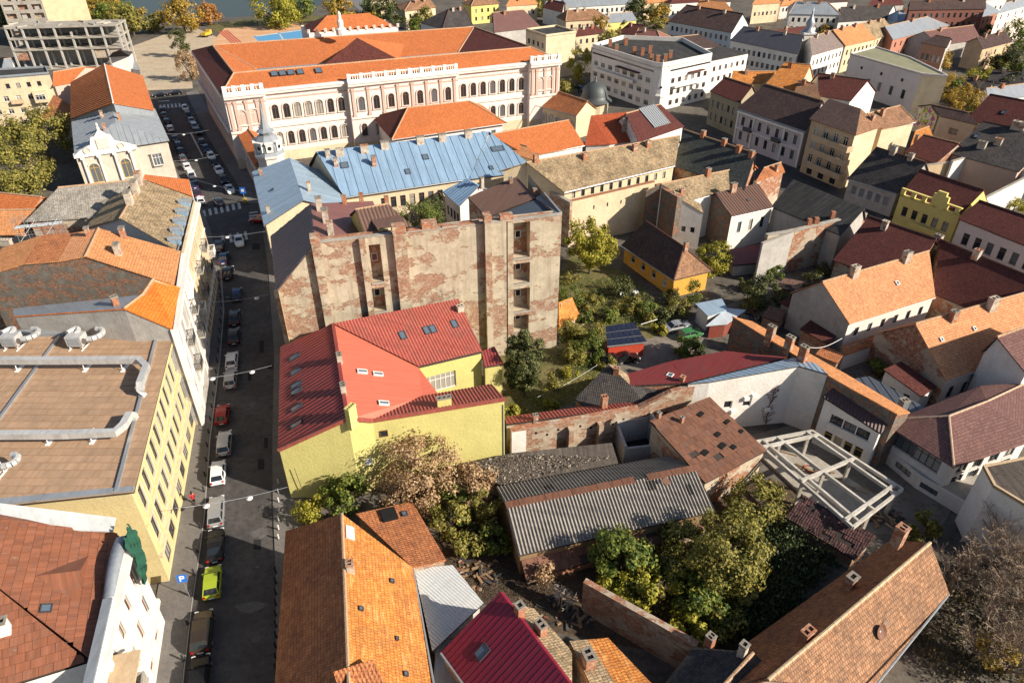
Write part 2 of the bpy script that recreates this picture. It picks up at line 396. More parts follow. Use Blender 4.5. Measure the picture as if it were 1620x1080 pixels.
class Bld(Thing):
    def __init__(s, name, label, V, F, roof, wallm, cat='house', z0=0.0, over=0.3, wins=None, thick=0.16, group=None, nowall=(), roofname='roof', rooff=None, wallmats=None):
        V = [Vector(v) for v in V]; F = [list(f) for f in F]
        use = {}
        for f in F:
            for i in f: use[i] = use.get(i, 0) + 1
        for f in F:                    # make quads planar: slide a free corner along its line of sight
            if len(f) != 4: continue
            for k in (3, 0, 2, 1):
                if use[f[k]] != 1: continue
                o3 = [V[f[j]] for j in range(4) if j != k]; nn = (o3[1] - o3[0]).cross(o3[2] - o3[0]).normalized()
                if abs((V[f[k]] - o3[0]).dot(nn)) < .02: break
                d = V[f[k]] - Vector((0, 0, CAM_H)); dn = d.dot(nn)
                if abs(dn) < 1e-3: continue
                t = (o3[0] - Vector((0, 0, CAM_H))).dot(nn) / dn
                if abs(t - 1) * abs(d.z) < 3.5: V[f[k]] = Vector((0, 0, CAM_H)) + d * t; break
        c = sum(V, Vector()) / len(V); super().__init__(name, label, cat, (c.x, c.y, z0), group)
        s.V = V; s.F = F
        s.faces = [[V[i] for i in f] for f in F]
        # roof slab
        edges = {}
        for f in F:
            for i in range(len(f)):
                a, b = f[i], f[(i + 1) % len(f)]; edges.setdefault((min(a, b), max(a, b)), []).append((a, b))
        # consistent winding, upwards on the whole
        done = {0}; todo = [0]
        while todo:
            i = todo.pop(); f = F[i]; es = {(f[k], f[(k + 1) % len(f)]) for k in range(len(f))}
            for j, g in enumerate(F):
                if j in done: continue
                for k in range(len(g)):
                    a, b = g[k], g[(k + 1) % len(g)]
                    if (a, b) in es: g.reverse(); done.add(j); todo.append(j); break
                    if (b, a) in es: done.add(j); todo.append(j); break
        if sum(V[f[k]].x * V[f[(k + 1) % len(f)]].y - V[f[(k + 1) % len(f)]].x * V[f[k]].y for f in F for k in range(len(f))) < 0:
            for f in F: f.reverse()
        bd = {}
        cnt = {}
        for f in F:
            for i in range(len(f)):
                a, b = f[i], f[(i + 1) % len(f)]; k = (min(a, b), max(a, b)); cnt[k] = cnt.get(k, 0) + 1
        for f in F:
            for i in range(len(f)):
                a, b = f[i], f[(i + 1) % len(f)]
                if cnt[(min(a, b), max(a, b))] == 1: bd[a] = b
        st = next(iter(bd)); loop = [st]
        while bd[loop[-1]] != st and len(loop) < 60: loop.append(bd[loop[-1]])
        s.loop = loop
        kind = roof[0]; rm = roof[1]
        dev = 0.0
        if kind in ('seam', 'sheet', 'corr'):
            for f in s.faces:
                o_, u_, v_, n_ = basis(f); dev = max(dev, max(abs((p - o_).dot(n_)) for p in f))
        n = len(V); lo_ = Vector((0, 0, dev)); VV = [v - lo_ for v in V] + [v - lo_ - Vector((0, 0, thick)) for v in V]
        top = []; src = []
        for k, f in enumerate(F):
            o_, u_, v_, n_ = basis([V[i] for i in f])
            if len(f) == 4 and max(abs((V[i] - o_).dot(n_)) for i in f) > .03: top += [[f[0], f[1], f[2]], [f[0], f[2], f[3]]]; src += [k, k]
            else: top.append(list(f)); src.append(k)
        FF = top + [[i + n for i in reversed(f)] for f in top]
        for i in range(len(loop)):
            a, b = loop[i], loop[(i + 1) % len(loop)]; FF.append([a, a + n, b + n, b])
        under = M_UNDER if kind in ('seam', 'sheet', 'corr') else rm
        fm = [0] * len(FF); mats = [under]
        if rooff:                      # per-face roof materials
            mats = [under] + [x for x in rooff.values()]
            for j, k in enumerate(rooff):
                for q, k2 in enumerate(src):
                    if k2 == k: fm[q] = fm[q + len(top)] = j + 1
        s.roof = s.part(roofname, VV, FF, mats, fm)
        if kind in ('seam', 'sheet', 'corr'):
            for k, f in enumerate(s.faces):
                if rooff and k in rooff: continue
                s.cover(f, roof, k)
        # walls
        lp = inset([V[i] for i in loop], over); m = len(loop)
        for i in range(m): lp[i].z = V[loop[i]].z - thick
        dirs = [Vector((lp[(i + 1) % m].x - lp[i].x, lp[(i + 1) % m].y - lp[i].y, 0)).normalized() for i in range(m)]
        start = next((i for i in range(m) if dirs[i].dot(dirs[i - 1]) < 0.997), 0)
        runs = []; i = 0
        while i < m:
            k = (start + i) % m; run = [k]; j = i + 1
            while j < m and dirs[(start + j) % m].dot(dirs[k]) >= 0.997: run.append((start + j) % m); j += 1
            runs.append(run); i = j
        s.runs = {}
        for run in runs:
            pts = [lp[k] for k in run] + [lp[(run[-1] + 1) % m]]
            ids = tuple([loop[k] for k in run] + [loop[(run[-1] + 1) % m]])
            if any(set(nw) <= set(ids) for nw in nowall): continue
            rows = []
            for key, rr in (wins or {}).items():
                if set(key) <= set(ids): rows = rr
            wm = wallm
            for key, mm in (wallmats or {}).items():
                if set(key) <= set(ids): wm = mm
            s.runs[ids] = walled(s, pts, z0, wm, rows)
    def cover(s, f, roof, idx):
        kind, m = roof[0], roof[1]; o, u, v, n = basis(f)
        p2 = [((p - o).dot(u), (p - o).dot(v)) for p in f]
        def W(q, h=0): return o + u * q[0] + v * q[1] + n * h
        us = [q[0] for q in p2]; vs = [q[1] for q in p2]
        rr = random.Random(idx * 13 + int(abs(f[0].x) * 10))
        if kind == 'corr':
            pit, amp = roof[2], roof[3]; h = pit / 2; V, F = [], []
            k0 = int(math.floor(min(us) / h)); k1 = int(math.ceil(max(us) / h))
            for k in range(k0, k1):
                q = clip(clip(p2, 0, k * h, True), 0, (k + 1) * h, False)
                if len(q) < 3: continue
                i0 = len(V)
                for x in q:
                    t = x[0] / h - k; e = amp if k % 2 == 0 else -amp
                    V.append(W(x, .05 + amp + e * (2 * t - 1)))
                F.append(list(range(i0, len(V))))
            s.part('corrugated_sheet', V, F, m)
        elif kind == 'seam':
            pit = roof[2]; sw = roof[3] if len(roof) > 3 else .06; ax = roof[4] if len(roof) > 4 else 0
            lo, hi = (min(us), max(us)) if ax == 0 else (min(vs), max(vs)); k = 0
            x = lo + pit * .3 - pit
            while x < hi:
                q = clip(clip(p2, ax, x + .012, True), ax, x + pit - .012, False); x += pit
                if len(q) < 3: continue
                hh = .03 + rr.random() * .012; V = [W(c, hh) for c in q] + [W(c, 0) for c in q]; c = len(q)
                F = [list(range(c))] + [[i, i + c, (i + 1) % c + c, (i + 1) % c] for i in range(c)]
                e = clip(q, ax, x - pit + .012 + sw, False)
                if len(e) >= 3:
                    i0 = len(V); V += [W(y, hh + sw * 1.2) for y in e] + [W(y, hh) for y in e]; c = len(e)
                    F += [[i0 + i for i in range(c)]] + [[i0 + i, i0 + i + c, i0 + (i + 1) % c + c, i0 + (i + 1) % c] for i in range(c)]
                s.part('roof_panel', V, F, m)
        elif kind == 'sheet':
            pw, ph = roof[2], roof[3]; j = 0; y = min(vs)
            while y < max(vs):
                x = min(us) - pw * (.5 if j % 2 else 0) - rr.random() * .2
                while x < max(us):
                    q = clip(clip(clip(clip(p2, 0, x + .015, True), 0, x + pw - .015, False), 1, y + .01, True), 1, y + ph - .01, False); x += pw
                    if len(q) < 3: continue
                    ar = abs(sum(q[i][0] * q[(i + 1) % len(q)][1] - q[(i + 1) % len(q)][0] * q[i][1] for i in range(len(q)))) / 2
                    if ar < .05: continue
                    if len(roof) > 4 and rr.random() < roof[4]: continue
                    h0 = .03 + rr.random() * .02; tx = (rr.random() - .5) * .05; ty = (rr.random() - .3) * .06
                    V = [W(c, h0 + .05 + tx * (c[0] - x) - ty * (c[1] - y) / ph) for c in q] + [W(c, 0) for c in q]; c = len(q)
                    F = [list(range(c))] + [[i, i + c, (i + 1) % c + c, (i + 1) % c] for i in range(c)]
                    s.part('roof_sheet', V, F, m)
                y += ph; j += 1
    def hit(s, px, py):
        d = ray(px, py); o = Vector((0, 0, CAM_H)); best = None
        for f in s.faces:
            a, u, v, n = basis(f); dn = d.dot(n)
            if abs(dn) < 1e-6: continue
            t = (a - o).dot(n) / dn; p = o + d * t
            ins = True; k = len(f); sg = 0
            for i in range(k):
                c = (f[(i + 1) % k] - f[i]).cross(p - f[i]).dot(n)
                if sg == 0: sg = 1 if c > 0 else -1
                elif c * sg < -1e-4: ins = False; break
            if ins and (best is None or t < best[0]): best = (t, p, u, v, n)
        if best is None:
            # nearest plane by centroid distance
            for f in s.faces:
                a, u, v, n = basis(f)
                if abs(d.dot(n)) < .05: continue
                t = (a - o).dot(n) / d.dot(n); p = o + d * t; cc = sum(f, Vector()) / len(f); q = (p - cc).length
                if t > 0 and (best is None or q < best[0]): best = (q, p, u, v, n)
        return best[1:]
    def chim(s, px, py, h=1.3, w_=.7, d_=.5, mat=None, flues=2, ang=None):
        p, u, v, n = s.hit(px, py); a = math.atan2(u.y, u.x) if ang is None else ang
        M = Matrix.Translation(p) @ Matrix.Rotation(a, 4, 'Z'); V, F = [], []
        box(V, F, -w_ / 2, w_ / 2, -d_ / 2, d_ / 2, -1.0, h - .14, M)
        c = s.part('chimney', V, F, mat or M_CHIM); V, F = [], []; e = rnd.choice((.03, .05, .08)); cm = rnd.choice((M_CAP, M_CAP, mat or M_CHIM, M_CHIM))
        # cap ring with open flues
        xs = [-w_ / 2 - e] + [x for i in range(flues) for x in (-w_ / 2 + w_ * (i + .18) / flues, -w_ / 2 + w_ * (i + .82) / flues)] + [w_ / 2 + e]
        box(V, F, -w_ / 2 - e, w_ / 2 + e, -d_ / 2 - e, -d_ / 2 * .55, h - .14, h, M); box(V, F, -w_ / 2 - e, w_ / 2 + e, d_ / 2 * .55, d_ / 2 + e, h - .14, h, M)
        for i in range(0, len(xs), 2): box(V, F, xs[i], xs[i + 1], -d_ / 2 * .55, d_ / 2 * .55, h - .14, h - .003, M)
        s.part('cap', V, F, cm, parent=c); V, F = [], []
        box(V, F, -w_ / 2 + .05, w_ / 2 - .05, -d_ / 2 * .5, d_ / 2 * .5, h - .14, h - .1, M); s.part('flue', V, F, M_BLACK, parent=c)
        return c
    def sky(s, px, py, w_=.78, l_=1.1, st=0):
        p, u, v, n = s.hit(px, py)
        M = Matrix(((u.x, v.x, n.x, p.x), (u.y, v.y, n.y, p.y), (u.z, v.z, n.z, p.z), (0, 0, 0, 1))); V, F = [], []; t = .09
        box(V, F, -w_ / 2, -w_ / 2 + t, -l_ / 2, l_ / 2, -.05, .2, M); box(V, F, w_ / 2 - t, w_ / 2, -l_ / 2, l_ / 2, -.05, .2, M)
        box(V, F, -w_ / 2 + t, w_ / 2 - t, -l_ / 2, -l_ / 2 + t, -.05, .197, M); box(V, F, -w_ / 2 + t, w_ / 2 - t, l_ / 2 - t, l_ / 2, -.05, .197, M)
        o = s.part('skylight', V, F, M_DARKFRAME if not st else M_FRAME); V, F = [], []
        box(V, F, -w_ / 2 + t, w_ / 2 - t, -l_ / 2 + t, l_ / 2 - t, .08, .14, M); s.part('pane', V, F, M_SKYGLASS, parent=o)
    def ridge(s, a, b, mat=None, r=.17):
        V, F = [], []; a, b = Vector(a), Vector(b); n = max(2, int((b - a).length / .9))
        for i in range(n):
            p, q = a.lerp(b, i / n), a.lerp(b, (i + .96) / n); tube(V, F, p + Vector((0, 0, .02)), q + Vector((0, 0, .05)), r, r * .85, 7)
        s.part('ridge_cap', V, F, mat or M_RIDGE)
    def gutter(s, a, b, mat=None, out=.1):
        V, F = [], []; a, b = Vector(a), Vector(b); tube(V, F, a - Vector((0, 0, .14)), b - Vector((0, 0, .14)), out, out, 6); s.part('gutter', V, F, mat or M_ZINC)
def gable(label, e1, e2, r1, r2, ze, roof, wallm, pitch=32, zr=None, hip=(0, 0), name='house', wins=None, bw=1.0, rc=True, z0=0.0, gut=True, bz=None, rcm=None, **kw):
    """eave pixels e1,e2 (height ze), ridge pixels r1,r2; the far slope mirrors the near one (bw scales its depth)"""
    if zr is None: zr = solve_ridge(e1, e2, r1, r2, ze, pitch)
    E1, E2, R1, R2 = P(*e1, ze), P(*e2, ze), P(*r1, zr), P(*r2, zr)
    dE = Vector((E2.x - E1.x, E2.y - E1.y, 0)).normalized(); rv = Vector((R2.x - R1.x, R2.y - R1.y, 0))
    if rv.normalized().dot(dE) < .97:      # keep ridges parallel to their eaves
        mid = (R1 + R2) / 2; h = max(abs(rv.dot(dE)), (E2 - E1).length * .6) / 2; R1 = mid - dE * h; R2 = mid + dE * h
        k = (mid - E1).dot(Vector((-dE.y, dE.x, 0)))
        if abs(k) > 9: s_ = 9 / abs(k); sh = Vector((-dE.y, dE.x, 0)) * (k - k * s_); R1 -= sh; R2 -= sh
    rd = Vector((R2.x - R1.x, R2.y - R1.y, 0)).normalized(); nn = Vector((-rd.y, rd.x, 0))
    def mir(E):
        k = (E - R1).dot(nn); return Vector((E.x, E.y, 0)) - nn * k * (1 + bw)
    B1, B2 = mir(E1), mir(E2)
    if not hip[0]: B1 = Vector((R1.x, R1.y, 0)) + (Vector((R1.x - E1.x, R1.y - E1.y, 0))) * bw
    if not hip[1]: B2 = Vector((R2.x, R2.y, 0)) + (Vector((R2.x - E2.x, R2.y - E2.y, 0))) * bw
    zb = ze if bz is None else bz
    B1.z = zb; B2.z = zb
    V = [E1, E2, R2, B2, B1, R1]; F = [[0, 1, 2, 5], [5, 2, 3, 4]]
    if hip[1]: F.append([1, 3, 2])
    if hip[0]: F.append([0, 5, 4])
    b = Bld(name, label, V, F, roof, wallm, wins=wins, z0=z0, **kw)
    if rc:
        b.ridge(R1, R2, rcm)
        if hip[0]: b.ridge(E1, R1, rcm); b.ridge(B1, R1, rcm)
        if hip[1]: b.ridge(E2, R2, rcm); b.ridge(B2, R2, rcm)
    if gut: b.gutter(E1, E2)
    b.zr = zr
    DBG.append((label[:40], round(ze, 1), round(zr, 1), [tuple(round(x, 1) for x in q[:2]) for q in (E1, E2, R2, B2, B1, R1)]))
    return b
DBG = []
ORD = 'first second third fourth fifth sixth seventh eighth ninth tenth eleventh twelfth thirteenth fourteenth fifteenth sixteenth seventeenth eighteenth nineteenth twentieth'.split() + ['twenty-' + w_ for w_ in 'first second third fourth fifth sixth seventh eighth ninth'.split()] + ['thirtieth', 'thirty-first', 'thirty-second', 'thirty-third']
CAPPED = []
def poly(label, verts, faces, roof, wallm, name='house', **kw):
    return Bld(name, label, [P(*v) for v in verts], faces, roof, wallm, **kw)
def flatb(label, verts, z, roof, wallm, name='building', par=.6, parm=None, **kw):
    """flat roofed block with a parapet"""
    V = [P(x, y, z) if not isinstance(x, Vector) else x for x, y in verts] if not isinstance(verts[0], Vector) else [Vector((v.x, v.y, z)) for v in verts]
    b = Bld(name, label, V, [list(range(len(V)))], roof, wallm, over=kw.pop('over', .02), **kw)
    if par:
        lp = [b.V[i] for i in b.loop]; ins = inset(lp, .28); VV, FF = [], []; n = len(lp); U = Vector((0, 0, par)); D = Vector((0, 0, .3))
        for i in range(n): VV += [lp[i] - D, lp[i] + U, ins[i] + U, ins[i] - D]
        for i in range(n):
            j = (i + 1) % n
            for k in range(3): FF.append([4 * i + k, 4 * j + k, 4 * j + k + 1, 4 * i + k + 1])
        b.part('parapet', VV, FF, parm or wallm)
    return b
# ------------------------------------------------------------------ palette
M_FRAME = flat('window_frame_white', (0.72, 0.70, 0.66), 0.5); M_DARKFRAME = flat('frame_dark', (0.05, 0.05, 0.055), 0.5)
M_BROWNFRAME = flat('frame_brown', (0.16, 0.075, 0.04), 0.6); M_YELFRAME = flat('frame_yellow', (0.55, 0.33, 0.03), 0.5)
M_SHUT = flat('shutter_grey', (0.26, 0.28, 0.30), 0.6)
M_GLASS = flat('glass', (0.022, 0.026, 0.032), 0.08, 0.6); M_GLASS2 = flat('glass_sky_painted', (0.10, 0.115, 0.13), 0.06, 0.8); M_CURT = flat('glass_with_curtain', (0.30, 0.28, 0.25), 0.25, 0.5); M_SKYGLASS = flat('skylight_glass', (0.10, 0.14, 0.18), 0.12, 0.8)  # second pane glass has a pale sky reflection painted into its colour
M_TRIM = plaster('stone_trim', (0.62, 0.56, 0.50), amt=0.25); M_UNDER = flat('roof_underlay', (0.05, 0.04, 0.035), 0.9)
M_CHIM = plaster('chimney_brick', (0.50, 0.42, 0.33), amt=0.6, brick=0.75, scale=0.9, bcol=(0.36, 0.12, 0.055))
M_CHIMW = plaster('chimney_render', (0.52, 0.46, 0.38), (0.2, .15, .11), amt=0.75, brick=.12, scale=.9); M_CHIMR = plaster('chimney_red', (0.42, 0.15, 0.07), amt=0.4, brick=1.6, scale=0.9)
M_CAP = plaster('concrete_cap', (0.27, 0.245, 0.21), amt=0.6); M_BLACK = flat('soot_hole_black', (0.008, 0.008, 0.008), 1.0)  # black serves chimney soot and paints the dark inside of holes
M_RIDGE = plaster('ridge_mortar', (0.52, 0.33, 0.20), amt=0.5); M_ZINC = metal('zinc', (0.34, 0.36, 0.38), 0.45, 0.4)
M_RIDGED = flat('ridge_dark', (0.10, 0.05, 0.04), 0.8)
ORANGE = tile('tile_new_orange', (0.52, 0.155, 0.052), (0.58, 0.185, 0.062), (0.26, 0.09, 0.04), 0.26, dep=0.035)
ORANGE2 = tile('tile_orange_vivid', (0.66, 0.17, 0.028), (0.70, 0.20, 0.036), (0.4, 0.11, 0.03), 0.12, dep=0.025)
ORANGE3 = tile('tile_orange_pale', (0.60, 0.25, 0.10), (0.68, 0.31, 0.13), (0.26, 0.13, 0.07), 0.35)
OLDOR = tile('tile_weathered_orange', (0.55, 0.185, 0.042), (0.63, 0.25, 0.062), (0.19, 0.09, 0.04), 0.45, patch=(0.62, 0.32, 0.12))
OLDBR = tile('tile_brick_brown', (0.30, 0.155, 0.085), (0.40, 0.22, 0.125), (0.11, 0.07, 0.05), 0.65)
OLDRED = tile('tile_brown_red', (0.44, 0.16, 0.065), (0.52, 0.205, 0.085), (0.13, 0.06, 0.04), 0.5)
TERRA = tile('tile_terracotta', (0.60, 0.26, 0.12), (0.66, 0.32, 0.16), (0.28, 0.14, 0.08), 0.3)
MOSS = tile('tile_mossy_beige', (0.34, 0.25, 0.155), (0.45, 0.34, 0.21), (0.10, 0.075, 0.045), 0.75, patch=(0.48, 0.31, 0.17))
MOSSG = tile('tile_lichen_grey', (0.36, 0.33, 0.29), (0.44, 0.40, 0.34), (0.14, 0.12, 0.09), 0.7)
DKTILE = tile('tile_dark_brown', (0.085, 0.055, 0.050), (0.12, 0.075, 0.065), (0.035, 0.028, 0.028), 0.6)
SLATE = tile('slate_black', (0.040, 0.036, 0.038), (0.058, 0.052, 0.052), (0.10, 0.09, 0.08), 0.5)  # slate darkened so the wedged house's left-facing roof looks shaded
MAROON = tile('tile_maroon', (0.105, 0.034, 0.030), (0.135, 0.046, 0.038), (0.06, 0.025, 0.022), 0.35)
CHOCO = tile('tile_chocolate_metal', (0.19, 0.10, 0.09), (0.23, 0.125, 0.11), (0.11, 0.06, 0.055), 0.3, row=0.36, wid=0.2, dep=0.07)
BLUEM = metal('blue_painted_sheet', (0.28, 0.42, 0.58), 0.40, 0.2, 0.35, 0.22, (0.50, 0.54, 0.57), dirt=(.2, .25, .3)); BLUEM2 = metal('pale_blue_sheet', (0.38, 0.49, 0.59), 0.34, 0.35, 0.3, 0.25, (0.56, 0.60, 0.62), dirt=(.22, .27, .32))
GREYM = metal('grey_sheet', (0.33, 0.36, 0.39), 0.45, 0.3, 0.25); BROWNM = metal('brown_sheet', (0.17, 0.095, 0.07), 0.5, 0.1, 0.3, 0.1, (0.25, 0.15, 0.1))
TANM = metal('tan_roof_felt', (0.42, 0.275, 0.175), 0.75, 0, 0.32, 0.12, (0.30, 0.15, 0.07), 0.2, 0.25)
RUSTM = metal('rust_red_sheet', (0.31, 0.115, 0.060), 0.6, 0.1, 0.4, 0.22, (0.42, 0.30, 0.22), 0.35, 0.9)
RUSTB = metal('rust_brown_sheet', (0.20, 0.088, 0.052), 0.65, 0.0, 0.45, 0.15, (0.30, 0.14, 0.08), 0.3, 0.8)
REDM = metal('red_painted_sheet', (0.36, 0.085, 0.062), 0.55, 0.0, 0.42, 0.08); REDD = metal('maroon_sheet', (0.26, 0.045, 0.042), 0.45, 0.0, 0.3)
SALMON = metal('salmon_sheet', (0.56, 0.135, 0.082), 0.65, 0.0, 0.22, 0.0, dirt=(.3, .09, .06)); MAGENTA = metal('wine_red_sheet', (0.22, 0.012, 0.035), 0.4, 0.0, 0.15)
ETERN = metal('fibre_cement', (0.29, 0.265, 0.235), 0.9, 0.0, 0.5, 0.10, (0.07, 0.065, 0.06), 0.1, 0.5); WHITEM = metal('white_sheet', (0.62, 0.64, 0.63), 0.5, 0.1, 0.2, 0.06, (0.35, 0.22, 0.13))
FELT = metal('black_felt', (0.055, 0.055, 0.055), 0.9, 0, 0.5, 0.2, (0.12, 0.11, 0.10), 0.1, 0.5); GRAVEL = metal('gravel_roof', (0.12, 0.10, 0.085), 0.95, 0, 0.6, 0.5, (0.055, 0.045, 0.036), 0.1, 2.2)
PURPM = metal('purple_brown_sheet', (0.11, 0.075, 0.105), 0.38, 0.2, 0.3)
P_WHITE = plaster('plaster_white', (0.74, 0.71, 0.66), (0.36, 0.31, 0.25), 0.28); P_CREAM = plaster('plaster_cream', (0.66, 0.54, 0.37), (0.30, 0.22, 0.13), 0.35)
P_YELLOW = plaster('plaster_ochre_yellow', (0.64, 0.53, 0.28), (0.40, 0.31, 0.16), 0.35); P_LEMON = plaster('plaster_lemon', (0.58, 0.525, 0.20), (0.36, 0.31, 0.12), 0.3)
P_CANARY = plaster('plaster_canary', (0.72, 0.60, 0.20), (0.42, 0.32, 0.12), 0.2); P_PINK = plaster('plaster_pinkish_white', (0.73, 0.64, 0.58), (0.46, 0.34, 0.28), 0.22)
P_ROSE = plaster('plaster_rose', (0.56, 0.40, 0.33), (0.36, 0.25, 0.2), 0.3); P_GREY = plaster('plaster_grey', (0.46, 0.44, 0.41), (0.20, 0.18, 0.15), 0.45)
P_TAN = plaster('plaster_tan', (0.56, 0.42, 0.27), (0.30, 0.21, 0.13), 0.4); P_LILAC = plaster('plaster_lilac', (0.50, 0.44, 0.46), (0.30, 0.26, 0.27), 0.25)
P_OLD = plaster('plaster_peeling', (0.50, 0.42, 0.32), (0.24, 0.18, 0.13), 0.55, 0.55); P_BRICK = plaster('brick_bare', (0.47, 0.385, 0.29), (0.22, 0.165, 0.115), 0.7, 0.52, (.31, .15, .09), .55)
P_FIRE = plaster('firewall_peeling', (0.50, 0.43, 0.325), (0.25, 0.20, 0.145), 0.62, 0.41, (0.30, 0.155, 0.10), 0.32, stre=1.1); P_ROUGH = plaster('firewall_grey_rough', (0.20, 0.175, 0.15), (0.10, 0.085, 0.07), 0.8, 0.44, (0.24, 0.10, 0.055), 1.1)
P_ORWALL = plaster('plaster_orange', (0.66, 0.36, 0.07), (0.35, 0.2, 0.07), 0.3); P_STONE = plaster('plaster_stone', (0.56, 0.50, 0.42), (0.3, 0.25, 0.19), 0.35); P_TEAL = plaster('plaster_pale_teal', (0.60, 0.68, 0.68), (0.3, 0.3, 0.28), 0.2)
CONC = plaster('concrete', (0.42, 0.39, 0.34), (0.18, 0.15, 0.12), 0.6)
P_FRAMEC = plaster('frame_concrete', (.58, .55, .49), (.24, .2, .16), .6); WHITEP = flat('white_paint', (0.75, 0.74, 0.71), 0.5); STEEL = metal('galvanised', (0.48, 0.49, 0.50), 0.4, 0.6); WOOD = plaster('old_wood', (0.30, 0.19, 0.10), amt=.5)
GALV = metal('white_duct', (0.56, 0.56, 0.55), 0.4, 0.2, 0.3)
# ------------------------------------------------------------------ ground, streets
G_EARTH = ground_mat('earth', (0.10, 0.088, 0.072), (0.15, 0.135, 0.115), (0.06, 0.052, 0.042), .12, .9); G_GRASS = ground_mat('grass', (0.10, 0.105, 0.035), (0.19, 0.155, 0.07), (0.06, 0.062, 0.026), 0.35, 1.6)
G_ASPH = ground_mat('asphalt', (0.068, 0.064, 0.063), (0.098, 0.091, 0.086), (0.048, 0.045, 0.044), 0.2, 1.3, 0.8, 0.01); G_PAVE = ground_mat('paving', (0.15, 0.14, 0.13), (0.19, 0.175, 0.16), (0.12, 0.11, 0.105), 0.3, 4.0, 0.9, 0.01)
G_SAND = ground_mat('sandy_ground', (0.42, 0.34, 0.24), (0.50, 0.42, 0.31), (0.32, 0.25, 0.17), 0.2, 1.2); G_YARD = ground_mat('yard_concrete', (0.17, 0.145, 0.12), (0.24, 0.21, 0.175), (0.10, 0.085, 0.07), 0.3, 1.2)
struct('ground', [(-900, -60, 0), (900, -60, 0), (900, 1500, 0), (-900, 1500, 0)], [[0, 1, 2, 3]], G_EARTH)
def sheet(name, pts, z, mat, kind='structure'):
    V = [P(x, y, z) if z is not None else None for x, y in pts]; return struct(name, V, [list(range(len(V)))], mat, kind=kind)
def slab(name, pts, z, mat):
    T = [P(x, y, 0) for x, y in pts]; n = len(T); V = [Vector((p.x, p.y, z)) for p in T] + [Vector((p.x, p.y, -.1)) for p in T]
    return struct(name, V, [list(range(n))] + [[i, i + n, (i + 1) % n + n, (i + 1) % n] for i in range(n)], mat)
sheet('street', [(205, 1140), (440, 1160), (464, 792), (452, 640), (440, 500), (428, 400), (418, 352), (400, 300), (372, 258), (340, 205), (310, 150), (306, 142), (236, 142), (240, 160), (262, 220), (280, 268), (318, 318), (345, 400), (335, 495), (318, 640), (299, 790), (268, 985)], .004, G_ASPH)
sheet('side_street', [(280, 268), (318, 318), (240, 300), (150, 285), (150, 275)], .004, G_ASPH)
slab('pavement', [(200, 1140), (283, 1140), (290, 1060), (302, 960), (312, 892), (322, 817), (331, 695), (347, 565), (353, 490), (348, 425), (335, 370), (322, 338), (312, 322), (300, 330), (300, 400), (310, 560), (280, 780), (240, 985)], .13, G_PAVE)
slab('pavement', [(438, 1140), (437, 1000), (436, 900), (432, 800), (431, 700), (434, 560), (424, 420), (415, 362), (440, 362), (470, 560), (480, 800), (490, 1140)], .13, G_PAVE)
slab('pavement', [(392, 322), (375, 290), (352, 255), (325, 210), (300, 160), (294, 147), (312, 143), (345, 195), (385, 255), (420, 322)], .13, G_PAVE)
slab('pavement', [(290, 292), (272, 255), (258, 215), (248, 180), (243, 162), (225, 160), (235, 200), (245, 260), (255, 292)], .13, G_PAVE)
sheet('kerb', [(283, 1139), (285, 1139), (292, 1060), (304, 960), (314, 892), (324, 817), (333, 695), (349, 565), (355, 490), (350, 425), (348, 425), (353, 490), (347, 565), (331, 695), (322, 817), (312, 892), (302, 960), (290, 1060)], .138, flat('kerbstone', (0.30, 0.28, 0.26), .9))
M_PAINT = plaster('road_paint', (0.62, 0.60, 0.56), (0.2, 0.2, 0.2), 0.45)
def marking(pts): sheet('road_marking', pts, .008, M_PAINT)
for i in range(7):
    x = 322 + i * 9.2; y = 343 - i * 2.0; marking([(x, y), (x + 4.6, y - 1), (x + 2.2, y - 11), (x - 2, y - 10)])
for i in range(4):
    x = 352 + i * 12; y = 386 - i * 2.2; marking([(x, y), (x + 4.5, y - 1), (x + 1.5, y - 14), (x - 2.5, y - 13)])
for i in range(6):
    x = 253 + i * 6; y = 172 - i * .5; marking([(x, y), (x + 3.4, y), (x + 2.0, y - 6), (x - .8, y - 6)])
for i in range(4):
    y = 336 + i * 5; marking([(394, y), (408, y - 2), (408, y), (394, y + 2)])
marking([(250, 160), (268, 159), (268, 160), (250, 161)]); marking([(372, 270), (398, 262), (398, 263), (372, 271)]); marking([(300, 210), (303, 210), (322, 248), (320, 248)])
M_WORN = plaster('worn_paint', (0.15, 0.145, 0.14), (0.05, 0.05, 0.05), 0.8); M_PATCH = flat('asphalt_patch', (0.02, 0.02, 0.021), .9)
def worn(pts): sheet('road_marking', pts, .008, M_WORN)
worn([(394, 842), (408, 836), (418, 833), (424, 838), (422, 846), (412, 852), (408, 848), (402, 850)]); worn([(372, 958), (400, 950), (426, 955), (414, 962), (396, 970), (378, 966)]); worn([(402, 896), (410, 893), (410, 899)])
for x, y, w_, h_ in ((413, 734, 5, 8), (407, 861, 6, 8), (414, 548, 3.5, 10), (428, 580, 4, 4), (421, 700, 3, 8), (395, 595, 3, 7), (405, 390, 6, 5)):
    sheet('road_patch', [(x - w_, y - h_), (x + w_, y - h_), (x + w_, y + h_), (x - w_, y + h_)], .009, M_PATCH)
sheet('garden', [(760, 560), (885, 545), (880, 440), (905, 400), (985, 430), (1100, 520), (1090, 560), (985, 600), (900, 650), (812, 670)], .006, G_GRASS)
sheet('yard', [(955, 545), (1030, 535), (1180, 470), (1215, 495), (1130, 530), (1100, 560), (1000, 590), (880, 660), (830, 672), (820, 660), (900, 640), (970, 590)], .012, G_YARD)
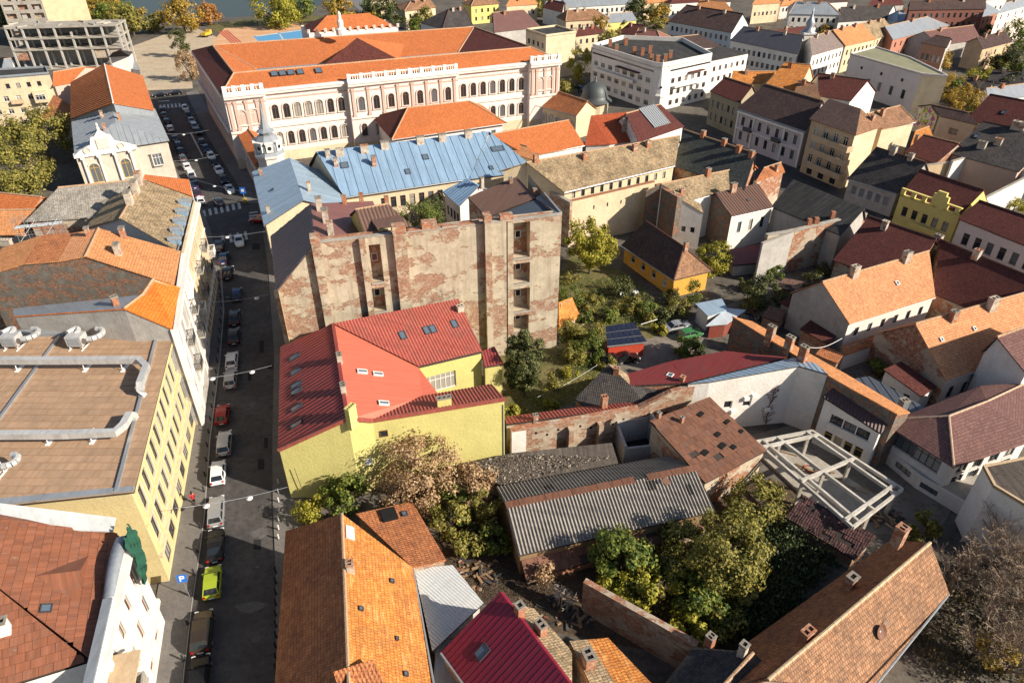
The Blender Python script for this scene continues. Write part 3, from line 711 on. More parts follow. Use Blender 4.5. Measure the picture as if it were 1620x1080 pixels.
sheet('overgrown_ground', [(690, 760), (800, 740), (1230, 760), (1330, 800), (1300, 900), (1210, 1030), (1080, 1040), (880, 1000), (700, 930)], .006, ground_mat('litter', (0.07, 0.05, 0.035), (0.12, 0.085, 0.055), (0.04, 0.035, 0.025), .5, 3))
sheet('courtyard', [(1240, 560), (1390, 560), (1520, 640), (1420, 700), (1300, 640)], .010, G_YARD)
sheet('courtyard', [(1180, 690), (1300, 660), (1520, 780), (1480, 850), (1330, 840)], .014, G_YARD)
# ================================================================== LEFT SIDE OF THE STREET
# --- long office block with flat tan roof
of = flatb('long office block with flat tan roof and ochre street front', [(275, 525), (-110, 531), (-110, 812), (212, 778)], 13.3, ('seam', TANM, 1.0, .05, 1), P_YELLOW, par=0, over=.45,
           wins={(3, 0): [(9.0, 3.0, 11, 1.25, .8, .8, 'dt'), (4.7, 3.0, 11, 1.25, .8, .8, 'dt'), (.8, 2.6, 8, 2.0, 1, 1, 'dn')]})
a, b = [(k, v) for k, v in of.runs.items() if set(k) == {3, 0}][0]; W, d, inn, L = b
for i in range(12):
    V, F = [], []; u = .8 + (L - 1.6) * i / 11
    for (x0, x1, z0, z1, e) in ((-.2, .2, 4.3, 12.6, .15), (-.26, .26, 4.0, 4.3, .24), (-.26, .26, 12.3, 12.6, .24)):
        M = wmat(W, d, inn, u, 0, 0); box(V, F, x0, x1, -e, .02, z0, z1, M)
    of.part('pilaster', V, F, P_YELLOW)
for z0, z1, e in ((3.6, 4.0, .35), (8.1, 8.4, .16), (12.62, 13.1, .42)):
    V, F = [], []; box(V, F, .02, L - .02, -e, .03, z0, z1, wmat(W, d, inn, 0, 0, 0)); of.part('cornice', V, F, P_CREAM if z0 < 4 else P_YELLOW)
V, F = [], []; box(V, F, .02, L - .02, -.02, .05, 0.13, 3.58, wmat(W, d, inn, 0, 0, -.03)) if False else None
for q in (((250, 528), (184, 778)), ((96, 531), (-4, 668))):
    V, F = [], []; A, B = P(*q[0], 13.36), P(*q[1], 13.36); dd = (B - A); M = Matrix.Translation(A) @ Matrix.Rotation(math.atan2(dd.y, dd.x), 4, 'Z')
    box(V, F, 0, dd.length, -.16, .16, 0, .22, M); of.part('roof_rail', V, F, STEEL)
for q, z1 in (([(-110, 528), (275, 523), (275, 529), (-110, 536)], 13.75), ([(-110, 800), (212, 770), (212, 777), (-110, 811)], 13.5)):
    V = [P(x, y, 13.32) for x, y in q]; V += [v + Vector((0, 0, z1 - 13.32)) for v in V]; of.part('edge_flashing', V, [[4, 5, 6, 7], [0, 1, 5, 4], [1, 2, 6, 5], [2, 3, 7, 6], [3, 0, 4, 7]], GREYM)
def duct(label, pts, z, elbow, sup):
    A = P(*pts[0], z); T = Thing('ventilation_duct', label, 'duct', (A.x, A.y, 13.34)); V, F = [], []
    Q = [P(*p, z) for p in pts]; r = .34; Q.append(Q[-1] + (Q[-1] - Q[-2]).normalized() * .5 - Vector((0, 0, .5))); Q.append(Q[-1] - Vector((0, 0, z - 13.9)))
    for i, q in enumerate(Q):
        t = ((Q[min(i + 1, len(Q) - 1)] - q).normalized() + (q - Q[max(i - 1, 0)]).normalized()).normalized(); sd = t.cross(Vector((0, 0, 1)))
        sd = sd.normalized() if sd.length > .1 else Vector((1, 0, 0)); up = sd.cross(t).normalized()
        for a, b in ((-r, -r), (r, -r), (r, r), (-r, r)): V.append(q + sd * a + up * b)
    for i in range(len(Q) - 1):
        for k in range(4): F.append([4 * i + k, 4 * i + (k + 1) % 4, 4 * i + 4 + (k + 1) % 4, 4 * i + 4 + k])
    F.append([0, 1, 2, 3]); T.part('duct', V, F, GALV)
    for p in sup:
        V, F = [], []; q = P(*p, 13.36)
        for e in (-.55, .55): tube(V, F, q + Vector((0, e, 0)), q + Vector((0, e * .8, z - 13.36)), .05, .05, 5)
        box(V, F, q.x - .2, q.x + .2, q.y - .8, q.y + .8, 13.34, 13.44); T.part('support', V, F, WHITEP)
duct('white duct along the upper part of the tan flat roof, bent near the street', [(-60, 570), (100, 570), (220, 569), (232, 580), (222, 606)], 14.7, 0, [(32, 582), (138, 582), (198, 582)])
duct('white duct crossing the lower part of the tan flat roof and bending upwards', [(-60, 688), (100, 687), (182, 684), (196, 672), (205, 656)], 14.4, 0, [(81, 696), (150, 694)])
def acunit(label, px, py, s=1.0):
    q = P(px, py, 13.36); T = Thing('air_handling_unit', label, 'air conditioner', q); V, F = [], []
    box(V, F, q.x - .9 * s, q.x + .9 * s, q.y - .7 * s, q.y + .7 * s, 13.8, 13.8 + 1.3 * s); T.part('casing', V, F, GALV)
    for e in (-.75, .75):
        V, F = [], []
        for g in (-.6, .6): tube(V, F, q + Vector((e * s, g * s, 0)), q + Vector((e * s, g * s, .5)), .05, .05, 5)
        box(V, F, q.x + e * s - .07, q.x + e * s + .07, q.y - 1, q.y + 1, 13.34, 13.44); T.part('stand', V, F, WHITEP)
    V, F = [], []; pts = [Vector((q.x + (.9 + .9 * math.sin(t)) * s * 1.3 + .6, q.y + .4 + 1.1 * math.cos(t) * s, 14.9)) for t in [k * math.pi / 7 for k in range(8)]]
    for i in range(7): tube(V, F, pts[i], pts[i + 1], .33, .33, 8)
    T.part('bent_duct', V, F, GALV); V, F = [], []
    pts = [Vector((q.x + (-1.1 + 1.2 * k / 6) * s, q.y + (.4 + 1.0 * math.sin(k * math.pi / 6)) * s, 15.0)) for k in range(7)]
    for i in range(6): tube(V, F, pts[i], pts[i + 1], .33, .33, 8)
    T.part('duct_hood', V, F, GALV); V, F = [], []
    for k in range(5): box(V, F, q.x - .7 * s, q.x + .7 * s, q.y - .7 * s - .04, q.y - .7 * s, 14.0 + k * .2 * s, 14.1 + k * .2 * s)
    T.part('grille', V, F, M_SHUT)
acunit('white air handling unit on tan flat roof near the left picture edge', 24, 548); acunit('white air handling unit on tan flat roof near the rail joint', 126, 548)
acunit('small white unit half cut off at the left end of the lower duct', -6, 752, .7)
# --- rust red roof house with white stucco front (bottom left)
ru = poly('old corner house with rusty red sheet roof and white stucco front', [(186, 845, 11.2), (140, 1045, 11.2), (-70, 1110, 11.2), (-90, 862, 15.6), (-90, 812, 15.6), (-40, 770, 11.2)], [[0, 1, 3, 4], [1, 2, 3], [0, 4, 5]],
          ('sheet', RUSTM, 1.0, .68), P_WHITE, over=-.05, nowall=((0, 1),))
Af, Bf = P(199, 848, 12.3), P(131, 1150, 12.3)
zc = 12.3
pts = [Vector((Af.x, Af.y, zc)), Vector((Bf.x, Bf.y, zc))]
W, d, inn, L = walled(ru, [pts[1], pts[0]], 0, P_WHITE, [(8.0, 2.3, 6, 1.15, .6, .8, 'bt'), (4.1, 2.4, 6, 1.15, .6, .8, 'bt'), (.9, 2.3, 5, 1.3, 1, 1, 'bt')], name='street_front', thick=.55, depth=.3)
Mw = lambda u, v=0, dep=0: wmat(W, d, inn, u, v, dep)
for i in range(7):
    V, F = [], []; u = .5 + (L - 1.2) * i / 6; box(V, F, -.3, .3, -.3, .02, 3.9, 11.4, Mw(u)); box(V, F, -.4, .4, -.42, .02, 11.0, 11.4, Mw(u)); box(V, F, -.4, .4, -.42, .02, 3.6, 3.95, Mw(u)); ru.part('pilaster', V, F, P_WHITE)
for z0, z1, e in ((3.1, 3.55, .4), (7.2, 7.45, .2), (11.42, 11.9, .6)):
    V, F = [], []; box(V, F, .02, L - .02, -e, .03, z0, z1, Mw(0)); ru.part('cornice', V, F, P_WHITE)
V, F = [], []          # raised attic with curved lead cap
u1 = L - .1; n = 14; prof = [(u1 - 6.2 * k / n, 12.3 + .55 * math.sin(math.pi * min(1, (k + 1.5) / (n + 1)))) for k in range(n + 1)]
for (u, z) in prof: V += [W(u, 12.2, -.12), W(u, z, -.12), W(u, z + .08, .2), W(u, z, .7), W(u, 12.0, .8)]
for k in range(n):
    for j in range(4): F.append([5 * k + j, 5 * k + j + 1, 5 * k + 6 + j, 5 * k + 5 + j])
ru.part('attic_cap', V, F, GREYM, smooth=True); V, F = [], []
box(V, F, .1, u1 - 6.4, -.1, .6, 12.3, 12.5, Mw(0)); ru.part('attic_ledge', V, F, GREYM); V, F = [], []
box(V, F, 3.3, 6.6, -1.7, 0, 6.5, 6.72, Mw(0)); box(V, F, 3.35, 3.5, -1.65, -.05, 6.72, 7.7, Mw(0)); box(V, F, 6.4, 6.55, -1.65, -.05, 6.72, 7.7, Mw(0)); box(V, F, 3.5, 6.4, -1.65, -1.5, 6.72, 7.7, Mw(0))
ru.part('balcony', V, F, CONC); V, F = [], []; box(V, F, 3.1, 6.8, -2.0, .0, 9.9, 10.1, Mw(0)); ru.part('balcony_canopy', V, F, P_TAN)
V = [ru.hit(56, 912)[0] + Vector((0, 0, .1)), ru.hit(142, 876)[0], ru.hit(124, 955)[0], ru.hit(134, 914)[0] + Vector((0, 0, 1.0))]
ru.part('dormer', V, [[0, 1, 3], [0, 3, 2], [1, 2, 3]], RUSTM); ru.sky(73, 963, .8, .8)
Vb = [P(-60, 788, 14.4), P(183, 818, 12.6), P(178, 840, 12.0), P(-60, 832, 14.0)]
ru.part('white_sheet_band', Vb + [v - Vector((0, 0, .15)) for v in Vb], [[0, 3, 2, 1], [0, 1, 5, 4], [2, 3, 7, 6], [1, 2, 6, 5]], WHITEM)
ru.chim(8, 1000, 1.4, .9, .7, P_WHITE)
T = Thing('debris_net', 'torn green safety net hanging over the white stucco front', 'net', W(L - .6, 9, -.3)); V, F = [], []; rr = random.Random(3)
nx, nz = 12, 22
for j in range(nz + 1):
    for i in range(nx + 1):
        k = j / nz; wd = 1.5 * (1 - k) ** .6 * (.55 + k) + .15; V.append(W(L - .7 + (i / nx - .5) * wd * 2.0 - k * .9 + .12 * math.sin(j * 1.9 + i), 13.5 - k * 5.6 + .12 * math.sin(i * 2.3), -.5 - .35 * math.sin(k * 3) + .14 * math.sin(i * 1.7 + j * .6) + rr.uniform(-.05, .05)))
for j in range(nz):
    for i in range(nx): F.append([j * (nx + 1) + i, j * (nx + 1) + i + 1, (j + 1) * (nx + 1) + i + 1, (j + 1) * (nx + 1) + i])
T.part('net', V, F, flat('green_net', (0.015, 0.07, 0.045), .95), smooth=True)
# --- apartment house with white balcony front: orange saddle roof and rough firewall
zr2 = solve_ridge((275, 450), (286, 397), (135, 405), (156, 361), 15.3, 24)
E1, E2, R1_, R2_ = P(275, 450, 15.3), P(286, 397, 15.3), P(135, 405, zr2), P(156, 361, zr2); fdir = (R1_ - E1); fdir.z = 0; fdir.normalize(); fn = Vector((-fdir.y, fdir.x, 0))
def onp(px, py): d = ray(px, py); t = E1.dot(fn) / (d.x * fn.x + d.y * fn.y); return Vector((0, 0, CAM_H)) + d * t
Q1, Q2, Q3 = onp(92, 413), onp(37, 417), onp(-30, 438); bk_ = R2_ - R1_
l2 = Bld('apartment_house', 'apartment house with pale orange saddle roof and rough grey firewall', [E1, E2, R2_, Q1 + bk_, Q1, R1_, Q2, Q2 + bk_, Q3, Q3 + bk_], [[0, 1, 2, 5], [5, 2, 3, 4], [4, 3, 7, 6], [6, 7, 9, 8]], ('tile', ORANGE3), P_WHITE, over=.12, wallmats={(0, 5): P_ROUGH, (5, 4): P_ROUGH, (4, 6): P_ROUGH, (6, 8): P_ROUGH}, rooff={1: TERRA, 2: OLDRED})
l2.ridge(R1_, R2_)
l2.chim(188, 402, 1.6, 1.1, .7, M_CHIMW); l2.chim(196, 375, 1.5, .9, .6, M_CHIM); l2.chim(140, 372, 1.2, .6, .5)
l2b = poly('lower tenement with vivid orange roof next to the office block', [(289, 456, 15.0), (274, 521, 15.0), (196, 488, 18.0), (22, 500, 15.6), (20, 488, 15.6), (226, 466, 17.4), (243, 441, 18.4)], [[0, 1, 2, 5, 6], [2, 3, 4, 5]],
          ('tile', ORANGE2), P_GREY, over=.1, rooff={1: GREYM})
l2b.chim(184, 482, 1.2, .7, .6, M_CHIMR); l2b.ridge(P(243, 441, 18.4), P(226, 466, 17.4)); l2b.ridge(P(226, 466, 17.4), P(196, 488, 18.0))
# --- corner house with mossy roof
l3 = gable('corner apartment house with mossy beige roof and row of dormers', (280, 397), (304, 312), (190, 345), (226, 284), 15.6, ('tile', MOSS), P_WHITE, pitch=24, bw=.9, gut=True, over=.5, name='apartment_house',
           wins={(0, 1): [(11.4, 2.0, 9, 1.1, 1, 1, 'wt'), (7.6, 2.2, 9, 1.1, 1, 1, 'wt'), (3.8, 2.2, 9, 1.1, 1, 1, 'wt')]})
Vh = [P(226, 283, l3.zr), P(305, 311, 15.62), P(299, 284, 15.5), P(229, 276, l3.zr - .2)]; l3.part('hip_slope', Vh + [Vector((v.x, v.y, 0)) for v in Vh], [[0, 1, 2, 3], [1, 5, 6, 2], [2, 6, 7, 3]], [ORANGE, P_WHITE], [0, 1, 1])
for p in ((222, 291), (216, 305), (206, 322)): l3.chim(p[0], p[1], 2.0, 1.5, .8, M_CHIMW, 3)
for i in range(5):
    q, u, v, n = l3.hit(292 - i * 3.8, 324 + i * 15); V, F = [], []; M = Matrix.Translation(q) @ Matrix.Rotation(math.atan2(u.y, u.x), 4, 'Z')
    box(V, F, -.4, .4, -.8, .6, -.3, .7, M); o = l3.part('dormer', V, F, BLUEM); V, F = [], []; tube(V, F, M @ Vector((0, -.9, .65)), M @ Vector((0, .8, .65)), .42, .42, 10); l3.part('dormer_roof', V, F, GREYM, parent=o)
# street front running past both houses, with balconies
Wb = [P(310, 318, 15.4), P(291, 400, 15.4), P(275, 521, 15.0)]
T = l2
for A, B, n, th, mat in ((Wb[1], Wb[0], 9, l3, P_CREAM), (Wb[2], Wb[1], 7, l2, P_WHITE)):
    W, d, inn, L = walled(th, [B if False else A, B], 0, mat, [(11.3, 2.1, n, 1.1, .8, .8, 'wt'), (7.4, 2.3, n, 1.1, .8, .8, 'wt'), (3.7, 2.2, n, 1.1, .8, .8, 'wt'), (.6, 2.3, n, 1.2, .8, .8, 'dn')], name='street_front', thick=.4, depth=.2)
    for z0, z1, e in ((14.7, 15.2, .6), (10.4, 10.65, .25), (3.0, 3.35, .3)):
        V, F = [], []; box(V, F, .02, L - .02, -e, .02, z0, z1, wmat(W, d, inn, 0, 0, 0)); th.part('cornice', V, F, P_WHITE)
    for i in range(n + 1):
        V, F = [], []; u = .8 + (L - 1.6) * i / n; box(V, F, -.22, .22, -.2, .02, 3.4, 14.6, wmat(W, d, inn, min(max(u, .3), L - .3), 0, 0)); th.part('pilaster', V, F, mat)
    for i, zb in ((.22, 10.4), (.22, 6.6), (.62, 10.4), (.62, 6.6), (.92, 6.6)):
        u = L * i; V, F = [], []; M = wmat(W, d, inn, u, zb, 0); box(V, F, -1.2, 1.2, -1.1, 0, -.25, 0, M)
        o = th.part('balcony', V, F, CONC); V, F = [], []
        for k in range(13): x = -1.15 + 2.3 * k / 12; box(V, F, x - .02, x + .02, -1.07, -1.03, 0, .95, M)
        for e in (-1.15, 1.15):
            for k in range(5): y = -1.05 + 1.0 * k / 5; box(V, F, e - .02, e + .02, y - .02, y + .02, 0, .95, M)
        box(V, F, -1.2, 1.2, -1.1, -1.02, .95, 1.02, M); box(V, F, -1.2, -1.12, -1.02, 0, .95, 1.02, M); box(V, F, 1.12, 1.2, -1.02, 0, .95, 1.02, M); th.part('railing', V, F, M_DARKFRAME if i < .9 else WHITEP, parent=o)
# --- wing roofs behind
gable('courtyard wing with lichen grey tiled roof under repair scaffold', (40, 350), (152, 344), (92, 297), (214, 285), 14.0, ('tile', MOSSG), P_OLD, pitch=22, gut=False)
gable('house with bright orange roof at left edge behind lichen grey roof', (-60, 336), (40, 347), (-40, 316), (90, 300), 13.0, ('tile', ORANGE), P_OLD, pitch=26, gut=False)
gable('narrow pale orange roofed house cut by the left edge', (-50, 372), (32, 371), (-60, 318), (36, 348), 12.0, ('tile', ORANGE3), P_OLD, pitch=28, gut=False)
gable('low terracotta roofed annex left of the rough grey firewall', (-60, 440), (37, 418), (-60, 404), (68, 402), 13.2, ('tile', TERRA), P_OLD, pitch=24, gut=False)
t = poly('old brick outhouse with flat felt roof below scaffolding', [(-40, 400, 14), (82, 392, 14), (95, 372, 14), (-40, 376, 14)], [[0, 1, 2, 3]], ('flat', FELT), P_BRICK); t.chim(85, 386, 1.4, 1.3, .9, M_CHIMR); t.chim(10, 388, 1.0, 1.8, .7, M_CHIMW, 4)
T = Thing('scaffold', 'white tube scaffold standing below the lichen grey roof', 'scaffold', P(70, 385, 14)); A = P(32, 384, 14); B = P(104, 376, 14); dd = (B - A); M = Matrix.Translation(A) @ Matrix.Rotation(math.atan2(dd.y, dd.x), 4, 'Z'); L = dd.length
for i in range(5):
    for e in (0, 1.2):
        V, F = [], []; tube(V, F, M @ Vector((L * i / 4, e, 0)), M @ Vector((L * i / 4, e, 4.2)), .04, .04, 5); T.part('standard', V, F, STEEL)
for z in (1.1, 2.2, 3.3):
    V, F = [], []
    for e in (0, 1.2): tube(V, F, M @ Vector((-.3, e, z)), M @ Vector((L + .3, e, z)), .04, .04, 5)
    T.part('ledger', V, F, STEEL)
V, F = [], []; box(V, F, 0, L, .1, 1.1, 2.22, 2.3, M); T.part('deck', V, F, WHITEM)
for i in range(2):
    V, F = [], []; tube(V, F, M @ Vector((L * i / 2, 0, 0)), M @ Vector((L * (i + 1) / 2, 0, 3.3)), .035, .035, 5); T.part('brace', V, F, WHITEP)
# ================================================================== UPPER LEFT
# --- library-like theatre with pediment
ze = 9.6
A, B, C = P(118, 246, ze), P(268, 223, ze), P(245, 172, ze); D = A + (C - B)
c0 = (A + B) / 2; dn = (C - B).normalized(); R1 = c0 + dn * 6 + Vector((0, 0, 4.2)); R2 = (D + C) / 2 - dn * 4 + Vector((0, 0, 4.2))
th = Bld('theatre', 'small classical theatre with grey seamed roof, pediment and gold windows', [A, B, C, D, R1, R2], [[0, 1, 4], [1, 2, 5, 4], [2, 3, 5], [3, 0, 4, 5]], ('seam', GREYM, 1.3, .07), P_STONE, cat='theatre', over=.4,
         wins={(1, 2): [(4.5, 3, 6, 1.4, 1.5, 1.5, 'dt')]})
fd = (B - A).normalized(); La = (B - A).length; Mt = Matrix(((fd.x, -fd.y, 0, A.x), (fd.y, fd.x, 0, A.y), (0, 0, 1, 0), (0, 0, 0, 1)))
V, F = [], []; box(V, F, .1, La * .62, -1.0, .5, 0, 9.3, Mt); th.part('portico_wall', V, F, P_STONE)
V, F = [], []; box(V, F, -.2, La * .64, -1.5, .5, 9.32, 9.9, Mt); th.part('entablature', V, F, P_WHITE)
V, F = [], []; x0, x1 = 0, La * .62; xm = (x0 + x1) / 2
pf = [(x0, 9.9), (x1, 9.9), (x1 - 1, 10.6), (xm + 2.4, 11.6), (xm + 2, 13.0), (xm + 1.2, 13.2), (xm, 14.6), (xm - 1.2, 13.2), (xm - 2, 13.0), (xm - 2.4, 11.6), (x0 + 1, 10.6)]
for y in (-1.2, -.3): V += [Mt @ Vector((x, y, z)) for x, z in pf]
n = len(pf); F = [list(range(n)), [n + i for i in reversed(range(n))]] + [[i, (i + 1) % n, n + (i + 1) % n, n + i] for i in range(n)]
pd = th.part('pediment', V, F, P_WHITE)
for x in (x0 + 2.6, x1 - 2.6):
    V, F = [], []; lathe(V, F, [(.75, 0), (.75, .25), (.5, .25), (.5, .1)], 14, Mt @ Matrix.Translation((x, -1.2, 11.0 - .45)) @ Matrix.Rotation(R(90), 4, 'X')); th.part('round_ornament', V, F, M_TRIM, parent=pd)
V, F = [], []; lathe(V, F, [(.35, 0), (.3, .4), (.15, .5), (.28, .9), (.05, 1.4)], 8, Mt @ Matrix.Translation((xm, -.7, 14.5))); th.part('finial', V, F, P_WHITE, parent=pd)
V, F = [], []; box(V, F, xm - 1.2, xm + 1.2, -1.4, -1.2, 10.5, 12.6, Mt); th.part('crest_panel', V, F, M_TRIM, parent=pd)
for k, x in enumerate((xm - 3.1, xm + 3.1)):
    put_window(th, Mt @ Matrix.Translation((x, -1.05, 3.4)), 1.9, 4.2, 'ya')
    for e in (-1.55, 1.55):
        V, F = [], []; tube(V, F, Mt @ Vector((x + e, -1.35, 1)), Mt @ Vector((x + e, -1.35, 8.9)), .3, .26, 10); box(V, F, x + e - .4, x + e + .4, -1.75, -.95, 8.9, 9.3, Mt); th.part('column', V, F, P_WHITE)
put_window(th, Mt @ Matrix.Translation((La * .82, -.02, 4.6)), 2.0, 2.6, 'wt')
for p in ((162, 186), (190, 190), (166, 205), (178, 172)): th.chim(p[0], p[1], 1.6, .8, .7, M_CHIM)
# --- orange hall behind
g = poly('long hall with bright orange roof and ribbed dark red rear slope', [(244, 174, 11), (226, 120, 11), (165, 101, 16), (112, 130, 10.5), (112, 188, 10.5), (179, 163, 16)], [[0, 1, 2, 5], [5, 2, 3, 4]], ('tile', ORANGE), P_ROSE, wallmats={(5, 0): GREYM, (4, 5): GREYM}); g.ridge(g.V[5], g.V[2], M_FRAME)
E1, E2 = g.V[3], g.V[4]; V, F = [], []
o, u, v, n = basis([g.V[5], g.V[2], g.V[3], g.V[4]])
k = 0
for i in range(24):
    t0, t1 = i / 24, (i + .45) / 24
    a0, a1 = g.V[5].lerp(g.V[2], t0), g.V[5].lerp(g.V[2], t1); b0, b1 = g.V[4].lerp(g.V[3], t0), g.V[4].lerp(g.V[3], t1)
    V = [a0 + n * .02, a1 + n * .02, b1 + n * .02, b0 + n * .02, a0 + n * .16, a1 + n * .16, b1 + n * .16, b0 + n * .16]
    g.part('roof_rib', V, [[4, 5, 6, 7], [0, 1, 5, 4], [1, 2, 6, 5], [2, 3, 7, 6], [3, 0, 4, 7]], OLDRED)
gable('short orange roofed annex behind the cream apartment block', (84, 136), (112, 131), (78, 112), (142, 108), 10, ('tile', ORANGE), P_ROSE, pitch=24, gut=False)
poly('pinkish low link house between cream block and orange hall', [(62, 192, 5), (120, 196, 5), (118, 170, 7), (85, 150, 7)], [[0, 1, 2, 3]], ('tile', OLDRED), P_ROSE)
cb = flatb('cream apartment block with flat grey roof at the left edge', [(-60, 128), (78, 117), (73, 107), (-60, 114)], 13, ('flat', FELT), P_CREAM, name='apartment_block', par=.5, parm=GREYM, wins={(0, 1): [(10, 1.3, 7, 1.0, 1, 2, 'd'), (6.6, 1.4, 6, 1.3, 1, 2, 'w'), (3.2, 1.4, 6, 1.3, 1, 2, 'w')]})
k, b = [(k, v) for k, v in cb.runs.items() if set(k) == {0, 1}][0]; W, d, inn, L = b
V, F = [], []; box(V, F, L - 5.5, L - 2.2, -1.5, .0, 5.8, 8.8, wmat(W, d, inn, 0, 0, 0)); o = cb.part('bay', V, F, P_CREAM); put_window(cb, wmat(W, d, inn, L - 3.8, 6.6, -1.56), 2.4, 1.5, 'wn')
for u in (4, 11): V, F = [], []; box(V, F, u - 1.5, u + 1.5, -1.2, 0, 6.0, 6.9, wmat(W, d, inn, 0, 0, 0)); cb.part('balcony', V, F, P_TAN)
wt = poly('white corner tower with small hipped slate cap beside ruin', [(172, 90, 13), (205, 88, 13), (210, 82, 13), (178, 83, 13), (190, 79, 16)], [[0, 1, 4], [1, 2, 4], [2, 3, 4], [3, 0, 4]], ('tile', SLATE), P_WHITE, name='tower', cat='tower')
gable('white house with grey roof between ruin and orange hall', (200, 108), (222, 112), (196, 92), (214, 95), 9, ('flat', GREYM), P_WHITE, pitch=25, gut=False)
gable('small white gabled roof at left edge below the ruined tower', (2, 112), (22, 110), (8, 96), (16, 90), 8, ('flat', GREYM), P_WHITE, pitch=30, gut=False)
# --- gutted concrete frame
T = Thing('ruined_building', 'gutted grey concrete frame building with open bays, half demolished', 'ruin', P(110, 110, 0)); A = P(33, 112, 0); B = P(203, 106, 0); fd = (B - A).normalized(); L = (B - A).length; back = Vector((-fd.y, fd.x, 0))
Mr = Matrix(((fd.x, back.x, 0, A.x), (fd.y, back.y, 0, A.y), (0, 0, 1, 0), (0, 0, 0, 1))); rr = random.Random(5)
for j in range(4):
    V, F = [], []; box(V, F, -.2, L + .2, -.4, 11, 3.7 * j + 2.9 if j else 0, 3.7 * j + 3.4 if j else .3, Mr); T.part('floor_slab', V, F, CONC)
for i in range(8):
    for y in (0, 5, 10):
        V, F = [], []; x = L * i / 7; box(V, F, x - .3, x + .3, y - .3, y + .3, .3, 14.2 if i != 4 else 12.5, Mr); T.part('column', V, F, P_GREY)
for i in range(14):
    V, F = [], []; x = rr.uniform(0, L); y = rr.uniform(0, 10); M = Mr @ Matrix.Translation((x, y, 14.6)) @ Matrix.Rotation(rr.uniform(0, 3), 4, 'Z') @ Matrix.Rotation(rr.uniform(-.4, .4), 4, 'X')
    box(V, F, -1.8, 1.8, -.25, .25, -.15, .3, M); T.part('broken_beam', V, F, CONC)
for i in (0, 5, 6):
    V, F = [], []; x = L * (i + .1) / 7; box(V, F, x, x + L / 7 * .75, .2, .4, 3.4, 6, Mr); T.part('infill_panel', V, F, P_OLD)
V, F = [], []; box(V, F, 1, L - 1, 9, 9.4, .3, 13, Mr); T.part('rear_wall', V, F, P_GREY)
T = Thing('ruined_tower', 'tall gutted concrete tower block with broken windows cut by top edge', 'ruin', P(80, 60, 0)); A = P(26, 75, 0); B = P(90, 72, 0); fd = (B - A).normalized(); L = (B - A).length; back = Vector((-fd.y, fd.x, 0))
Mr = Matrix(((fd.x, back.x, 0, A.x), (fd.y, back.y, 0, A.y), (0, 0, 1, 0), (0, 0, 0, 1)))
ops = [(L * (i + .12) / 3, 3.2 * j + 1, L / 3 * .72, 1.9) for i in range(3) for j in range(9)]
W, d, inn, L = wall(T, [A + Vector((0, 0, 30)), B + Vector((0, 0, 30))], 0, CONC, ops, .6, name='front')
wall(T, [B + Vector((0, 0, 30)), B + back * 16 + fd * 12 + Vector((0, 0, 30))], 0, P_TAN, name='gable_wall'); wall(T, [A + back * 14 + Vector((0, 0, 30)), A + Vector((0, 0, 30))], 0, CONC, name='side_wall')
V, F = [], []; box(V, F, .3, L - .3, 1.2, 12, 0, 29.8, Mr); T.part('core', V, F, P_OLD)
for o in ops[::2]:
    V, F = [], []; box(V, F, o[0] + rr.uniform(0, 1), o[0] + rr.uniform(1.2, o[2]), .5, .7, o[1], o[1] + rr.uniform(.8, 1.8), wmat(W, d, inn, 0, 0, 0)); T.part('broken_infill', V, F, P_GREY)
# --- flat setting top left
sheet('dirt_lot', [(190, 145), (205, 75), (300, 40), (345, 60), (330, 85), (300, 90), (305, 140)], .006, G_SAND); sheet('river', [(160, 8), (215, 30), (300, 34), (400, 25), (500, 10), (560, -20), (100, -20)], .02, flat('river_water', (0.04, 0.05, 0.04), .35, .25))
sheet('lawn', [(325, 40), (455, 22), (560, 30), (555, 55), (400, 45), (345, 52)], .010, G_GRASS)
sheet('sports_ground', [(335, 68), (355, 45), (480, 36), (540, 36), (545, 75), (380, 85)], .014, ground_mat('clay', (0.55, 0.30, 0.16), (0.62, 0.40, 0.24), (0.5, 0.27, 0.14)))
sheet('blue_court', [(400, 58), (480, 46), (545, 46), (545, 66), (415, 70)], .020, flat('court_blue', (0.10, 0.30, 0.52), .8)); sheet('court_marking', [(405, 57), (480, 47), (480, 48.2), (406, 58.2)], .026, M_PAINT); sheet('court_marking', [(440, 52), (442, 52), (452, 67), (449, 67)], .026, M_PAINT)
for k in range(4):
    sheet('running_track', [(345 + k * 4, 50 - k * .6), (347.5 + k * 4, 49.6 - k * .6), (378 + k * 4.4, 76 - k * .5), (374.6 + k * 4.4, 76 - k * .5)], .022, flat('track_red', (0.42, 0.07, 0.05), .9))
sheet('hill_road', [(548, 0), (575, -8), (640, 45), (720, 80), (690, 90), (600, 40)], .012, ground_mat('grey_road', (0.16, 0.16, 0.17), (0.2, 0.2, 0.2), (0.14, .14, .14)))
